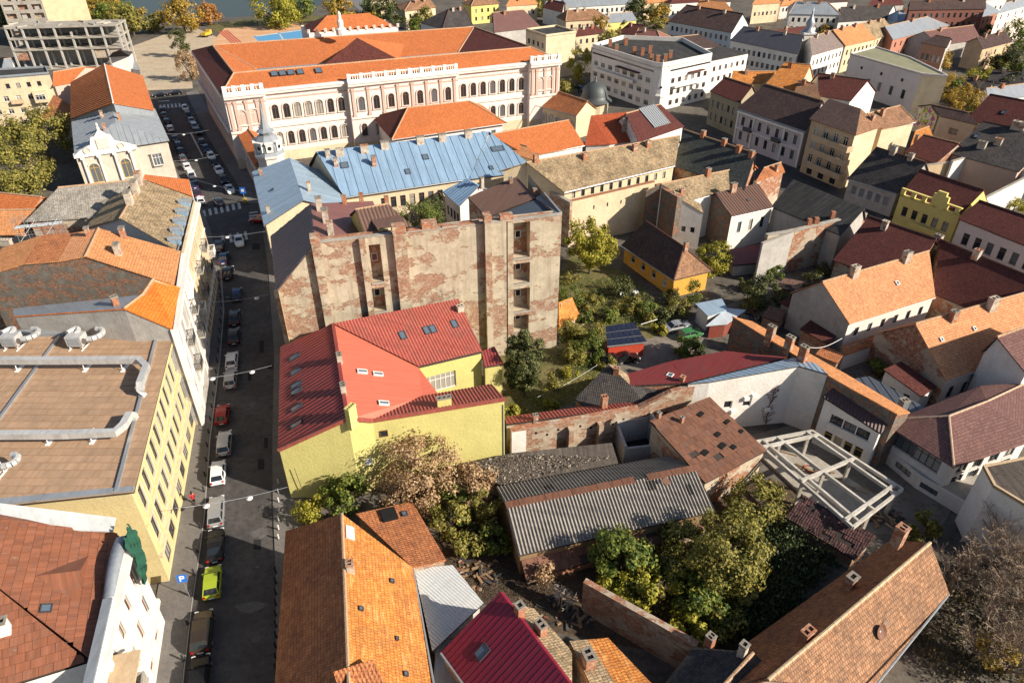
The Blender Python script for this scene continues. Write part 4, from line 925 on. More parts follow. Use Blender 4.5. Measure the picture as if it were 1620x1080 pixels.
# ================================================================== SCHOOL
zc = 17.5; FL, FR, BL = P(350, 150, zc), P(885, 95, zc), P(303, 80, zc); f = (FR - FL).normalized(); n = Vector((-f.y, f.x, 0)); BR = FR + (BL - FL)
Mf = [P(370, 116, 20.2), P(840, 75, 20.2), P(750, 43, 20.6), P(336, 72, 20.6)]; Ib = [P(405, 109, 16.6), P(725, 83, 16.6)]
If = [Ib[0] - n * 3, Ib[1] - n * 3 + f * 2]
sch = Bld('school', 'long neoclassical school with orange roofs, arched windows and pinkish pilastered front', [FL, FR, BR, BL] + Mf + [If[0], If[1], Ib[1], Ib[0]],
          [[0, 1, 5, 4], [1, 2, 6, 5], [2, 3, 7, 6], [3, 0, 4, 7], [4, 5, 9, 8], [5, 6, 10, 9], [6, 7, 11, 10], [7, 4, 8, 11], [8, 9, 10, 11]], ('tile', ORANGE), P_PINK, cat='school', over=.7,
          nowall=((0, 1),), wins={(3, 0): [(10.5, 3.2, 16, 1.5, 3, 3, 'ra'), (4.2, 3.2, 16, 1.5, 3, 3, 'ra')]}, wallmats={(3, 0): P_ROSE}, rooff={8: GREYM, 3: MAROON, 5: MAROON})  # right wing's inner slope is maroon to paint its shade
for a, b in ((4, 5), (5, 6), (6, 7), (7, 4), (0, 4), (1, 5), (6, 10), (7, 11)): sch.ridge(sch.V[a], sch.V[b], M_RIDGE, .22)
def seg(p0, p1, off, rows, **kw):
    A = FL + f * p0 - n * off; B = FL + f * p1 - n * off
    return walled(sch, [A, B], 0, P_PINK, rows, **kw)
Lf = (FR - FL).length
secs = [(0.3, 9.4, 1.1, 0), (9.4, 29.0, -.5, 7), (29.0, 57.6, 1.0, 7), (57.6, 78.2, -.5, 7), (78.2, Lf - .3, 1.1, 0)]
for i, (a, b, off, k) in enumerate(secs):
    rows = [(10.6, 3.3, k, 1.45, .5, .5, 'ra'), (4.2, 3.1, k, 1.4, .5, .5, 'ra')] if k else [(10.4, 3.4, 2, 1.7, 1.8, 1.8, 'ka')]
    if i == 2: rows = [(10.6, 3.3, 7, 1.5, 1, 1, 'ra'), (4.2, 3.1, 7, 1.4, 1, 1, 'ra')]
    W, d, inn, L = seg(a, b, off, rows, name='front_wall'); Mx = wmat(W, d, inn, 0, 0, 0)
    for z0, z1, e, mt in ((0.1, 2.6, .12, P_CREAM), (8.6, 9.2, .35, P_PINK), (15.2, 15.5, .15, P_ROSE), (16.6, 17.2, .8, P_PINK), (17.2, 17.75, 1.0, P_WHITE)):
        V, F = [], []; box(V, F, -.05, L + .05, -e, .05, z0, z1, Mx); sch.part('cornice', V, F, mt)
    if off > 0:
        for xx in (0.0, L):
            V, F = [], []; box(V, F, xx - .02 if xx == 0 else xx - .3, xx + .3 if xx == 0 else xx + .02, 0.02, 1.8, 0, 17.4, Mx); sch.part('return_wall', V, F, P_PINK)
        V, F = [], []; box(V, F, 0, L, -.2, .25, 17.76, 18.1, Mx); box(V, F, 0, L, -.2, .25, 19.0, 19.3, Mx); np_ = 5 if i != 2 else 10
        for q in range(np_): x = (L - .9) * q / (np_ - 1); box(V, F, x, x + .9, -.3, .35, 18.1, 19.45, Mx)
        for q in range(int(L / .6)): box(V, F, q * .6 + .2, q * .6 + .38, -.08, .12, 18.1, 19.0, Mx)
        sch.part('balustrade', V, F, P_WHITE)
    npil = 8 if i == 2 else (5 if off > 0 else 0)
    for q in range(npil):
        if i == 2: x = 1.0 + (L - 2) * q / 7
        else: x = [.8, 2.1, L / 2, L - 2.1, L - .8][q]
        V, F = [], []; box(V, F, x - .35, x + .35, -.28, .02, 9.6, 15.9, Mx); box(V, F, x - .45, x + .45, -.4, .02, 15.5, 16.0, Mx); box(V, F, x - .45, x + .45, -.4, .02, 9.2, 9.8, Mx); sch.part('pilaster', V, F, P_ROSE)
A, B = BL + n * 0, FL; dl = (B - A).normalized(); Ls = (B - A).length
Ms = Matrix(((dl.x, -dl.y, 0, A.x), (dl.y, dl.x, 0, A.y), (0, 0, 1, 0), (0, 0, 0, 1)))
for z0, z1, e in ((8.6, 9.2, -.3), (16.6, 17.3, 0.1)):
    V, F = [], []; box(V, F, 0, Ls, -(.35 if e < 0 else .25), .8, z0, z1, Ms); sch.part('cornice', V, F, P_PINK)
for q in range(17):
    V, F = [], []; x = 2 + (Ls - 4) * q / 16; box(V, F, x - .3, x + .3, .35, .75, 9.3, 16.4, Ms); sch.part('pilaster', V, F, P_PINK)
for px, py in ((434, 117), (447, 116), (460, 115), (475, 114), (504, 112)): sch.sky(px, py, 1.6, 1.9)
# central cross roof and rear attic block
Vp = [P(512, 103, 19.2), P(632, 95, 19.2), P(640, 70, 19.2), P(548, 74, 19.2), P(565, 60, 25)]
sch.part('cross_roof', Vp, [[0, 1, 4], [1, 2, 4], [2, 3, 4], [3, 0, 4]], [MAROON, ORANGE], [0, 1, 1, 0])  # front and left slopes maroon, shade put into the tile colour
a0, a1 = P(493, 82, 17), P(632, 71, 17); bk = n * 13; Vb = [a0, a1, a1 + bk, a0 + bk]; Vb += [v + Vector((0, 0, 5)) for v in Vb]
ab = sch.part('attic_block', Vb, [[0, 1, 5, 4], [1, 2, 6, 5], [2, 3, 7, 6], [3, 0, 4, 7]], P_WHITE)
i5 = [v + (sum(Vb[4:], Vector()) / 4 - v) * .06 for v in Vb[4:]]; cc = [i5[0].lerp(i5[3], .5).lerp(i5[1].lerp(i5[2], .5), t) + Vector((0, 0, 3.2)) for t in (.25, .75)]
sch.part('attic_roof', i5 + cc, [[0, 1, 5, 4], [1, 2, 5], [2, 3, 4, 5], [3, 0, 4]], [ORANGE, MAROON], [0, 0, 0, 1], parent=ab)  # left hip maroon to paint its shaded side
for q in range(12):
    V, F = [], []; p = Vb[4].lerp(Vb[5], q / 11); box(V, F, p.x - .3, p.x + .3, p.y - .3, p.y + .3, p.z - .1, p.z + .9); sch.part('parapet_post', V, F, P_WHITE, parent=ab)
V, F = [], []; m = Matrix.Translation(P(540, 52, 22.5)); lathe(V, F, [(1.5, -.5), (1.5, 1), (.8, 1.4), (.9, 3), (.5, 3.6), (.45, 5), (.05, 5.6)], 10, m); sch.part('statue_group', V, F, P_WHITE)
# --- gym pavilion, low school wings
gable('free standing gym hall with bright orange hipped roof before the school', (620, 221), (802, 195), (645, 171), (742, 160), 8, ('tile', ORANGE), P_WHITE, pitch=24, hip=(1, 1), over=.9, wins={(0, 1): [(3.5, 3, 9, 1.2, 1, 1, 'd')]}, name='gym_hall', rooff={3: MAROON})  # left hip end maroon: its shade is put into the tile colour
g = gable('low school wing with orange roof and white row of dark windows', (837, 247), (925, 230), (775, 213), (900, 190), 6.5, ('tile', ORANGE), P_WHITE, pitch=24, over=.4, wins={(0, 1): [(2.2, 2.6, 8, .9, .6, .6, 'dn')]}, name='school_wing')
gable('pale orange roof end joining the blue roof and school wing', (788, 236), (850, 255), (775, 215), (835, 232), 7, ('tile', ORANGE3), P_WHITE, pitch=20, gut=False, name='school_wing')
gable('cloister wing with ribbed brick red roof and small arches', (841, 165), (912, 183), (875, 142), (930, 160), 6.5, ('tile', OLDRED), P_CREAM, pitch=28, name='cloister', wins={(0, 1): [(2, 2.4, 6, 1.2, .6, .6, 'wa')]})
dm = Thing('domed_pavilion', 'round pavilion with dark grey metal dome behind the school wing', 'pavilion', P(938, 195, 0)); q = P(938, 195, 0)
V, F = [], []; lathe(V, F, [(4.0, 0), (4.0, 6.6)], 20, Matrix.Translation(q)); dm.part('drum', V, F, P_CREAM, smooth=False); V, F = [], []
lathe(V, F, [(5.0, 6.5), (4.7, 6.8), (3.9, 7.3), (3.7, 8.0), (3.5, 9.0), (3.0, 10.1), (2.1, 10.9), (1.0, 11.4), (.35, 11.6), (.3, 12.3), (.05, 13.3)], 20, Matrix.Translation(q)); dm.part('dome', V, F, metal('lead', (.07, .08, .08), .55, .2), smooth=True)
poly('red roofed wing with tall white chimney beside the dome', [(925, 230, 6), (965, 228, 6.5), (1010, 222, 6.5), (1075, 195, 6), (1040, 172, 11), (935, 183, 10.5)], [[0, 1, 5], [1, 2, 4, 5], [2, 3, 4]], ('tile', tile('tile_red', (.42, .09, .035), (.48, .11, .045), (.2, .06, .04), .25)), P_WHITE, name='school_wing').chim(988, 207, 3.2, 1.4, .9, M_CHIMW)
g = gable('maroon roofed house with ribbed skylight panel beside mossy roofs', (1010, 225), (1083, 200), (990, 180), (1045, 165), 8, ('tile', MAROON), P_WHITE, pitch=30, bw=.8, gut=False); q, u, v, nn = g.hit(1035, 184)
M = Matrix(((u.x, v.x, nn.x, q.x), (u.y, v.y, nn.y, q.y), (u.z, v.z, nn.z, q.z), (0, 0, 0, 1))); V, F = [], []; box(V, F, -3, 3, -3.2, 3.2, .02, .2, M)
for i in range(9): box(V, F, -3 + i * .7, -2.85 + i * .7, -3.2, 3.2, .2, .32, M)
g.part('ribbed_skylight', V, F, M_SHUT)
# ================================================================== BLUE ROOFED CORNER
b1 = gable('long house with pale blue seamed roof and row of cream chimneys', (545, 312), (742, 283), (500, 240), (774, 208), 10, ('seam', BLUEM, 1.75, .07), P_CREAM, pitch=26, bw=.6, over=.5, rc=False, wins={(0, 1): [(6.2, 2.2, 9, 1.1, 6, 1, 'b'), (2, 2.4, 9, 1.2, 6, 1, 'b')]})
for p in ((519, 245), (538, 243), (577, 238), (609, 232), (665, 224), (700, 220), (741, 214)): b1.chim(p[0], p[1] + 3, 1.5, 1.5 if p[0] > 530 else .9, .8, M_CHIMW, 3)
for p, h in (((592, 262), 2.0), ((532, 262), 1.6)): b1.chim(p[0], p[1], h, .8, .7, M_CHIM)
b1.sky(673, 249, 1.2, 1.4); b1.sky(645, 272, 1, 1.3); b1.sky(545, 262, 1.5, 1.5)
b2 = poly('blue roofed wing turning towards the camera at the courtyard', [(774, 208, 14.6), (742, 284, 10), (842, 271, 10), (832, 255, 11.5)], [[0, 1, 2, 3]], ('seam', BLUEM, 1.6, .07), P_CREAM, over=.3); b2.sky(787, 236, 2.6, 1.6); b2.sky(777, 266, .8, 1.2)
b3 = gable('corner wing along the street with shiny pale blue seamed roof', (418, 357), (399, 272), (480, 317), (458, 250), 10, ('seam', BLUEM2, .95, .035), P_CREAM, pitch=24, bw=1.0, over=.3, rc=False, wins={(0, 1): [(6, 2.2, 7, 1.1, 1, 1, 'wt'), (2, 2.3, 7, 1.2, 1, 1, 'wt')]})
b3.chim(425, 336, 1.3, .8, .6, M_CHIMW); b3.chim(413, 276, 1.2, .8, .6, M_CHIM); b3.chim(490, 303, 1.8, .8, .6, M_CHIMW); b3.sky(431, 301, 1, .6)
g = gable('narrow pink walled courtyard wing with blue roof', (727, 326), (700, 303), (757, 295), (738, 283), 9.5, ('seam', BLUEM, .8, .05), P_PINK, pitch=24, bw=.7, rc=False, wins={(0, 1): [(5.4, 1.8, 4, .9, .5, .5, 'd'), (1.6, 1.8, 4, .9, .5, .5, 'd')]}); g.chim(762, 290, 1.2, .8, .6, M_CHIMW)
# corner turret
q = P(428, 250, 9); T = Thing('corner_turret', 'baroque corner turret with curved grey cupola and spire on the blue roofed house', 'turret', (q.x, q.y, 0)); Mq = Matrix.Translation((q.x, q.y, 0))
V, F = [], []; lathe(V, F, [(2.9, 0), (2.9, 9.5), (3.3, 9.7), (3.3, 10.2)], 8, Mq); T.part('drum', V, F, P_PINK); V, F = [], []
lathe(V, F, [(3.3, 10.2), (2.9, 10.8), (2.8, 12), (2.4, 13.2), (1.6, 14.1), (1.0, 14.4)], 8, Mq); T.part('cupola', V, F, GREYM); V, F = [], []
lathe(V, F, [(1.5, 14.4), (1.5, 14.6), (1.9, 14.8), (1.0, 15.4), (.45, 17.6), (.05, 21.5)], 8, Mq); T.part('spire', V, F, GREYM)
for k in range(8):
    a = k * math.pi / 4 + math.pi / 8; M = Mq @ Matrix.Rotation(a, 4, 'Z') @ Matrix.Translation((2.55, 0, 11.9)); V, F = [], []; box(V, F, -.3, .35, -.7, .7, -.9, .9, M); box(V, F, -.3, .5, -.85, .85, .9, 1.15, M); o = T.part('dormer', V, F, P_WHITE)
    V, F = [], []; lathe(V, F, [(.42, 0), (.42, .04)], 12, M @ Matrix.Translation((.34, 0, 0)) @ Matrix.Rotation(R(90), 4, 'Y')); T.part('oval_window', V, F, M_GLASS, parent=o)
gable('small orange roofed street wing between school and corner turret', (372, 205), (402, 262), (388, 198), (420, 240), 8, ('tile', ORANGE), P_ROSE, pitch=26, bw=.8, name='school_wing', wins={(0, 1): [(3, 2.6, 7, 1.2, .6, .6, 'da')]})
# ================================================================== TALL TENEMENT WITH PEELING FIREWALL
zt = 21.6; Rw, Lw = P(889, 340, zt), P(500, 385, zt); wd = (Rw - Lw).normalized(); Lw0 = Rw - wd * 38.6
tn = Bld('tenement', 'tall tenement with peeling brick firewall, chimney shafts and open niches', [P(437, 461, 15.5), P(428, 374, 15.5), P(492, 322, 21.4), P(499, 384, 21.5), P(610, 368, 19.6), P(590, 318, 18.6)], [[0, 1, 2, 3], [3, 2, 5, 4]], ('seam', PURPM, .75, .05), P_TAN,
         cat='tenement', over=.25, rooff={1: metal('red_brown_sheet', (.20, .085, .075), .5, 0, .2)}, wins={(0, 1): [(12, 2, 5, 1.1, 1, 1, 'wt'), (8, 2.1, 5, 1.1, 1, 1, 'wt'), (4, 2.1, 5, 1.1, 1, 1, 'wt')]}, nowall=((3, 4), (0, 3)))
wn = Vector((-wd.y, wd.x, 0))
def onw(px, py):
    d = ray(px, py); t = (Lw0.x * wn.x + Lw0.y * wn.y) / (d.x * wn.x + d.y * wn.y); p = Vector((0, 0, CAM_H)) + d * t; return (p - Lw0).dot(wd), p.z
us = onw(499, 386)[0]
ps = [Vector((Lw0.x, Lw0.y, 15.3)), Lw0 + wd * us + Vector((0, 0, 0))]; ps[0].z = 15.4; ps[1].z = 21.6
wall(tn, ps, 0, P_FIRE, name='firewall', thick=.7)
ops = []
for (x0, y0, x1, y1) in ((583, 388, 608, 445), (588, 457, 612, 491), (812, 350, 838, 406), (812, 418, 838, 446), (812, 458, 838, 490), (813, 500, 836, 523)):
    u0, z1 = onw(x0, y0); u1, z0 = onw(x1, y1); ops.append((u0 - us, z0, u1 - u0, min(z1, 21.2) - z0))
W, d, inn, L = wall(tn, [Lw0 + wd * us, Vector((Rw.x, Rw.y, 21.6))], 0, P_FIRE, ops, 1.5, name='firewall', thick=.0)
for o in ops:
    V, F = [], []; M = wmat(W, d, inn, o[0], o[1], 0); box(V, F, -.02, o[2] + .02, 1.55, 1.7, -.02, o[3] + .02, M); tn.part('niche_back', V, F, P_OLD); put_window(tn, M @ Matrix.Translation((o[2] * .45, 1.48, o[3] * .45)), .8, min(1.1, o[3] * .5), 'wn')
    V, F = [], []; box(V, F, -.15, o[2] + .15, -.1, .12, -.25, 0, M); tn.part('niche_sill', V, F, CONC)
V, F = [], []; V = [Rw.copy(), Rw + wn * 16, Rw + wn * 16, Rw.copy()]; V[0].z = V[1].z = 0; tn.part('side_wall', V, [[0, 1, 2, 3]], P_FIRE)
for x0, x1, zb, dep, hi in ((495, 509, 0, .75, 1.2), (570, 580, 0, .7, .3), (624, 644, 0, .75, 1.3), (766, 776, 0, .8, 1.4), (803, 812, 0, .12, .1)):
    u0 = onw(x0, 400)[0] - us; u1 = onw(x1, 400)[0] - us; V, F = [], []; box(V, F, u0, u1, -dep, .05, zb, 21.6 + hi * .35, wmat(W, d, inn, 0, 0, 0)); o = tn.part('chimney_shaft', V, F, P_FIRE)
    if hi > 1: V, F = [], []; box(V, F, u0 - .06, u1 + .06, -dep - .06, .6, 21.6 + hi * .35, 21.6 + hi, wmat(W, d, inn, 0, 0, 0)); tn.part('chimney_head', V, F, M_CHIM, parent=o)
for x0, x1, h in ((668, 692, 1.2), (792, 812, .9), (700, 760, .25), (645, 668, .2)):
    u0 = onw(x0, 365)[0] - us; u1 = onw(x1, 365)[0] - us; V, F = [], []; box(V, F, u0, u1, .02, .9, 21.5, 21.6 + h, wmat(W, d, inn, 0, 0, 0)); tn.part('chimney_head' if h > .5 else 'wall_coping', V, F, M_CHIM)
V, F = [], []; box(V, F, 0, L, -.08, .65, 21.6, 21.72, wmat(W, d, inn, 0, 0, 0)); tn.part('wall_coping', V, F, CONC)
V, F = [], []; box(V, F, .3, L, .7, 1.2, 8, 21.3, wmat(W, d, inn, 0, 0, 1.2)); tn.part('rear_wall', V, F, P_OLD)
def roofpatch(T, name, verts, mat, drop=6, wm=None):
    V = [P(*v) for v in verts]; n = len(V); V += [v - Vector((0, 0, drop)) for v in V]
    return T.part(name, V, [list(range(n))] + [[i, i + n, (i + 1) % n + n, (i + 1) % n] for i in range(n)], [mat, wm or P_OLD], [0] + [1] * n)
rw = poly('ribbed brown roofed courtyard wing of the tall tenement', [(740, 313, 18.3), (771, 345, 18.6), (848, 314, 20.6), (817, 280, 20.2)], [[0, 1, 2, 3]], ('corr', BROWNM, .55, .05), P_OLD, over=.1); rw.chim(808, 290, .9, .8, .5); rw.chim(846, 306, .8, .6, .5)
roofpatch(tn, 'gap_shade_roof', [(772, 347, 19.5), (849, 315, 20.6), (888, 337, 21), (815, 350, 20.5)], metal('gap_shade_blue', (.05, .07, .10), .7), 4)  # dark blue surface paints the shadow lying in the roof gap
roofpatch(tn, 'gable_coping', [(848, 312, 20.8), (862, 304, 20.8), (889, 335, 21.4), (884, 340, 21.5)], GREYM, .5)
dh = gable('attic house with yellow walls and ribbed brown roof on the tenement', (580, 384), (662, 367), (562, 332), (614, 323), 20.3, ('corr', BROWNM, .5, .05), P_CANARY, pitch=30, z0=17, over=.2, wins={}, gut=False)
q, u, v, n_ = dh.hit(617, 366); M = Matrix.Translation(q) @ Matrix.Rotation(math.atan2(u.y, u.x), 4, 'Z'); V, F = [], []; box(V, F, -1.6, 1.6, -.6, 1.6, -.5, 1.1, M); o = dh.part('dormer', V, F, P_CANARY)
for e in (-.7, .5): put_window(dh, M @ Matrix.Translation((e, -.62, -.1)), .9, .9, 'wn')
V, F = [], []; box(V, F, -1.9, 1.9, -1.0, 1.8, 1.1, 1.25, M); dh.part('dormer_roof', V, F, BROWNM, parent=o)
for p in ((506, 333), (516, 352), (524, 372)): tn.chim(p[0], p[1], 2.0, 1.0, .8, M_CHIMW, 2)
for p in ((545, 322), (572, 318), (612, 322)): tn.chim(p[0], p[1], 1.2, .9, .6, M_CHIM, 2)
# ================================================================== RED ROOFED LEMON HOUSE
zs = 11.7
yv = [(440, 712, 8), (444, 549, 8), (527, 512, zs), (550, 662, zs), (590, 665, 10.2), (800, 631, 10.0), (777, 608, 8.7), (668, 627, 8.7), (692, 620, 8.3), (662, 580, 8.3), (763, 556, 8.3), (725, 473, 11.3)]
yh = poly('lemon yellow courtyard house with red and maroon metal roofs', yv, [[0, 1, 2, 3], [3, 2, 9, 7], [3, 7, 4], [7, 9, 8], [4, 7, 6, 5], [2, 11, 10, 9]], ('corr', REDM, .40, .045), P_LEMON, over=.12, rooff={0: REDD, 1: SALMON, 2: SALMON, 3: SALMON}, nowall=((2, 11),),
          wins={(5, 4): [], (9, 10): [(3.6, 2.6, 1, 4.2, .8, 3.6, 'wn')], (0, 1): [(4.4, 2, 7, 1.1, .8, .8, 'wt'), (1, 2, 7, 1.2, .8, .8, 'wt')]})
yh.cover(yh.faces[0], ('seam', REDD, .62, .07), 0)
for p in ((467, 565), (469, 588), (470, 609), (470, 619), (470, 645), (470, 671)): yh.sky(p[0], p[1], .85, 1.5)
for p in ((573, 588), (598, 592), (607, 638)): yh.sky(p[0], p[1], .7, 1.2, 1)
for p in ((637, 531), (675, 523), (685, 521), (719, 513)): yh.sky(p[0], p[1], .85, 1.3)
yh.chim(538, 572, 1.2, .9, .6, M_CHIMW, 2); yh.chim(544, 620, 1.2, .9, .6, M_CHIMW, 2); yh.chim(557, 664, 1.9, 1.2, .6, P_LEMON, 4); yh.chim(703, 642, 1.3, 1.6, .6, P_LEMON, 3); yh.chim(728, 492, .9, .9, .7, M_CHIMW)
for a, b in ((0, 3), (3, 4), (4, 5)):
    V, F = [], []; A, B = yh.V[a], yh.V[b]; dd = B - A; M = Matrix.Translation(A) @ dd.to_track_quat('X', 'Z').to_matrix().to_4x4(); box(V, F, 0, dd.length, -.12, .12, -.22, .2, M); yh.part('red_fascia', V, F, REDM)
V, F = [], []; A, B = yh.V[3], yh.V[2]; dd = B - A; M = Matrix.Translation(A) @ dd.to_track_quat('X', 'Z').to_matrix().to_4x4(); box(V, F, 0, dd.length, -.2, .2, 0, .12, M); yh.part('ridge_cap', V, F, REDD)
wl = next(v for k, v in yh.runs.items() if {4, 5} <= set(k) or {3, 4} <= set(k))
run = max((v for k, v in yh.runs.items() if {4, 5} <= set(k)), key=lambda r: r[3]); W, d, inn, L = run
put_window(yh, wmat(W, d, inn, 1.0, 7.6, -.05), .9, .9, 'bn')
V, F = [], []; box(V, F, -1.6, -.7, -.5, .0, 4.2, 5.0, wmat(W, d, inn, 0, 0, 0)); yh.part('air_conditioner', V, F, WHITEP)
M0 = wmat(W, d, inn, 0, 0, 0)
for pts in (((-2.1, 8.6), (-2.0, 7.2), (-1.9, 5.6), (-1.2, 5.0)), ((-3.2, 7.6), (-3.1, 5.6)), ((-9.2, 5.0), (-9.0, 2.6), (-8.9, 1.6)), ((L - .15, 9.6), (L - .15, .2))):
    V, F = [], []
    for a, b in zip(pts, pts[1:]): tube(V, F, M0 @ Vector((a[0], -.05, a[1])), M0 @ Vector((b[0], -.05, b[1])), .035 if pts[0][0] < 0 else .06, None, 5)
    yh.part('wall_cable' if pts[0][0] < 0 else 'downpipe', V, F, M_DARKFRAME if pts[0][0] < 0 else M_ZINC)
yr = poly('low annex with small red roof at the end of the lemon house', [(766, 581, 6.5), (797, 576, 6.5), (782, 548, 7.6), (762, 556, 7.6)], [[0, 1, 2, 3]], ('corr', REDD, .4, .04), P_LEMON, over=.15)
# ================================================================== GARDEN COURT
def wallthing(label, a, b, z0, mat, thick=.45, name='boundary_wall', tops=None, cap=CONC, cat='wall', rows=()):
    A, B = P(*a), P(*b); T = Thing(name, label, cat, (A.x, A.y, 0)); pts = [A] + [P(*t) for t in (tops or [])] + [B]
    r = walled(T, pts, z0, mat, rows, thick=thick)
    for i in range(len(pts) - 1):
        V, F = [], []; dd = pts[i + 1] - pts[i]; M = Matrix.Translation(pts[i]) @ dd.to_track_quat('X', 'Z').to_matrix().to_4x4(); box(V, F, 0, dd.length, -.08, thick + .08, .0, .12, M); T.part('coping', V, F, cap)
    T.r = r; T.faces = []; return T
bw = wallthing('long crumbling brick boundary wall with putlog holes beside lemon house', (808, 682, 4.6), (1124, 606, 7.4), 0, P_BRICK, tops=[(1010, 645, 4.9), (1062, 620, 6.8)], cap=M_CHIM); W, d, inn, L = bw.r
rr = random.Random(9)
for i in range(16):
    V, F = [], []; u = 1.6 + i * (L - 3) / 16; box(V, F, u, u + .28, -.012, .05, 3 + (i % 2) * .5, 3.35 + (i % 2) * .5, wmat(W, d, inn, 0, 0, 0)); bw.part('putlog_hole', V, F, M_BLACK)  # black block on the wall face paints the hole's dark inside
for u in (L * .29, L * .44): V, F = [], []; box(V, F, u - .3, u + .3, -.9, 0, 0, 4.0, wmat(W, d, inn, 0, 0, 0)); bw.part('buttress', V, F, P_BRICK)
V, F = [], []; box(V, F, .1, 1.9, -.06, .0, .3, 4.4, wmat(W, d, inn, 0, 0, 0)); bw.part('white_panel', V, F, P_WHITE)
lt = poly('row of lean-to sheds with red sheet roof behind the brick wall', [(800, 672, 4.5), (1016, 642, 4.9), (1012, 632, 4.3), (800, 660, 4.0)], [[0, 1, 2, 3]], ('corr', REDM, .45, .04), P_OLD, name='shed', over=.1); lt.chim(955, 645, 1.9, .7, .7); lt.chim(847, 664, .9, .6, .5)
sl = poly('little house with black slate roof wedged behind the brick wall', [(962, 576, 8.0), (910, 630, 4.2), (925, 645, 4.2), (1022, 640, 4.6), (1058, 612, 5.6), (996, 609, 6.4)], [[0, 1, 2, 3, 5], [3, 4, 5]], ('tile', SLATE), P_OLD, over=.1); sl.chim(975, 588, .7, .7, .5)
roofpatch(sl, 'tan_slope', [(962, 575, 8.02), (996, 608, 6.45), (997, 596, 6.0), (975, 578, 7)], MOSS, .3)
mr = poly('long outbuilding with maroon sheet roof behind the white wall', [(994, 611, 6.2), (1086, 606, 6.8), (1246, 566, 8.6), (1146, 556, 7.2), (1062, 572, 6.4), (992, 592, 5.6)], [[0, 1, 4, 5], [1, 2, 3, 4]], ('corr', REDD, .42, .045), P_OLD, over=.15); mr.chim(1079, 603, .8, .6, .5); mr.sky(1060, 594, .8, .8, 1)
wh = poly('white rendered house wall with climbing plant and pale blue lean-to roof', [(1123, 604, 8.0), (1264, 579, 9.2), (1310, 592, 9.4), (1290, 575, 9.2), (1256, 566, 9.0), (1088, 607, 7.6)], [[0, 1, 4, 5], [1, 2, 3, 4]], ('seam', BLUEM2, .6, .04), P_WHITE, over=.03,
          wins={(0, 1): [(3.4, 1.2, 2, 1.1, 1.8, 4.5, 'wn')]})
k, r_ = next((k, v) for k, v in wh.runs.items() if {0, 1} <= set(k)); W, d, inn, L = r_
for u, z in ((3.6, 2.6), (6.0, 4.9), (5.0, 4.6), (8.2, 2.5)): V, F = [], []; box(V, F, u, u + .7, -.35, 0, z, z + .5, wmat(W, d, inn, 0, 0, 0)); wh.part('air_conditioner', V, F, WHITEP)
# climbing plant on the white wall
rr = random.Random(21); T = Thing('climbing_plant', 'reddish bare creeper climbing the white wall', 'plant', W(L - 2.2, 0, -.1)); V, F = [], []; p = Vector((L - 2.4, 0)); 
for i in range(16):
    q = p + Vector((rr.uniform(-.15, .18), .38)); tube(V, F, W(p.x, p.y, -.05), W(q.x, q.y, -.05), .05, .045, 5)
    for e in (-1, 1):
        s_ = q + Vector((e * rr.uniform(.3, .9) * math.sin(i * .35 + .3), rr.uniform(-.1, .35))); tube(V, F, W(q.x, q.y, -.05), W(s_.x, s_.y, -.1), .045, .03, 5); t_ = s_ + Vector((e * .2, .3)); tube(V, F, W(s_.x, s_.y, -.1), W(t_.x, t_.y, -.08), .04, .02, 5)
    p = q
T.part('stem', V, F, flat('creeper_red', (.13, .03, .03), .9))
nb = poly('long lean-to house with narrow orange tile slope and three chimneys', [(1158, 500, 8.6), (1326, 603, 9.4), (1420, 655, 8.8), (1440, 652, 7.0), (1340, 592, 8.0), (1190, 508, 7.2)], [[0, 1, 4, 5], [1, 2, 3, 4]], ('tile', ORANGE3), P_ROUGH, over=.08)
for p in ((1217, 536), (1246, 553), (1268, 569)): nb.chim(p[0], p[1], 2.1, 1.0, .7, M_CHIM, 2)
# orange walled garden house
gh = gable('garden cottage with orange walls and dark brown hipped roof', (982, 388), (1066, 443), (1022, 350), (1082, 391), 3.8, ('tile', DKTILE), P_ORWALL, pitch=38, hip=(0, 1), over=.5, rcm=M_RIDGED, wins={(0, 1): [(1.1, 1.4, 4, 1.2, 1.2, .8, 'w')]}, rooff={2: OLDBR}); gh.chim(1084, 396, 1.6, .7, .6, M_CHIM)
sp = poly('red wooden shed carrying a tilted array of solar panels', [(961, 548, 2.6), (1024, 541, 2.6), (1003, 510, 4.2), (958, 516, 4.2)], [[0, 1, 2, 3]], ('flat', STEEL), plaster('red_boards', (.48, .06, .03), amt=.25), name='shed', cat='shed', over=.25)
o, u, v, n_ = basis(sp.faces[0]); f4 = sp.V
PV = metal('solar_cell', (.012, .016, .035), .18, .0, .1, 0, spec=.8)
for i in range(6):
    for j in range(3):
        a = [f4[0].lerp(f4[1], t).lerp(f4[3].lerp(f4[2], t), s_) for t, s_ in (((i + .06) / 6, (j + .035) / 3), ((i + .94) / 6, (j + .035) / 3), ((i + .94) / 6, (j + .965) / 3), ((i + .06) / 6, (j + .965) / 3))]
        sp.part('solar_panel', [x + n_ * .05 for x in a] + [x + n_ * .12 for x in a], [[4, 5, 6, 7], [0, 1, 5, 4], [1, 2, 6, 5], [2, 3, 7, 6], [3, 0, 4, 7]], PV)
poly('pair of sheds with pale blue sheet roof beside the parked cars, upper one', [(1120, 500, 3.0), (1152, 490, 3.0), (1142, 472, 3.3), (1100, 480, 3.3)], [[0, 1, 2, 3]], ('flat', BLUEM2), P_WHITE, name='shed', cat='shed')
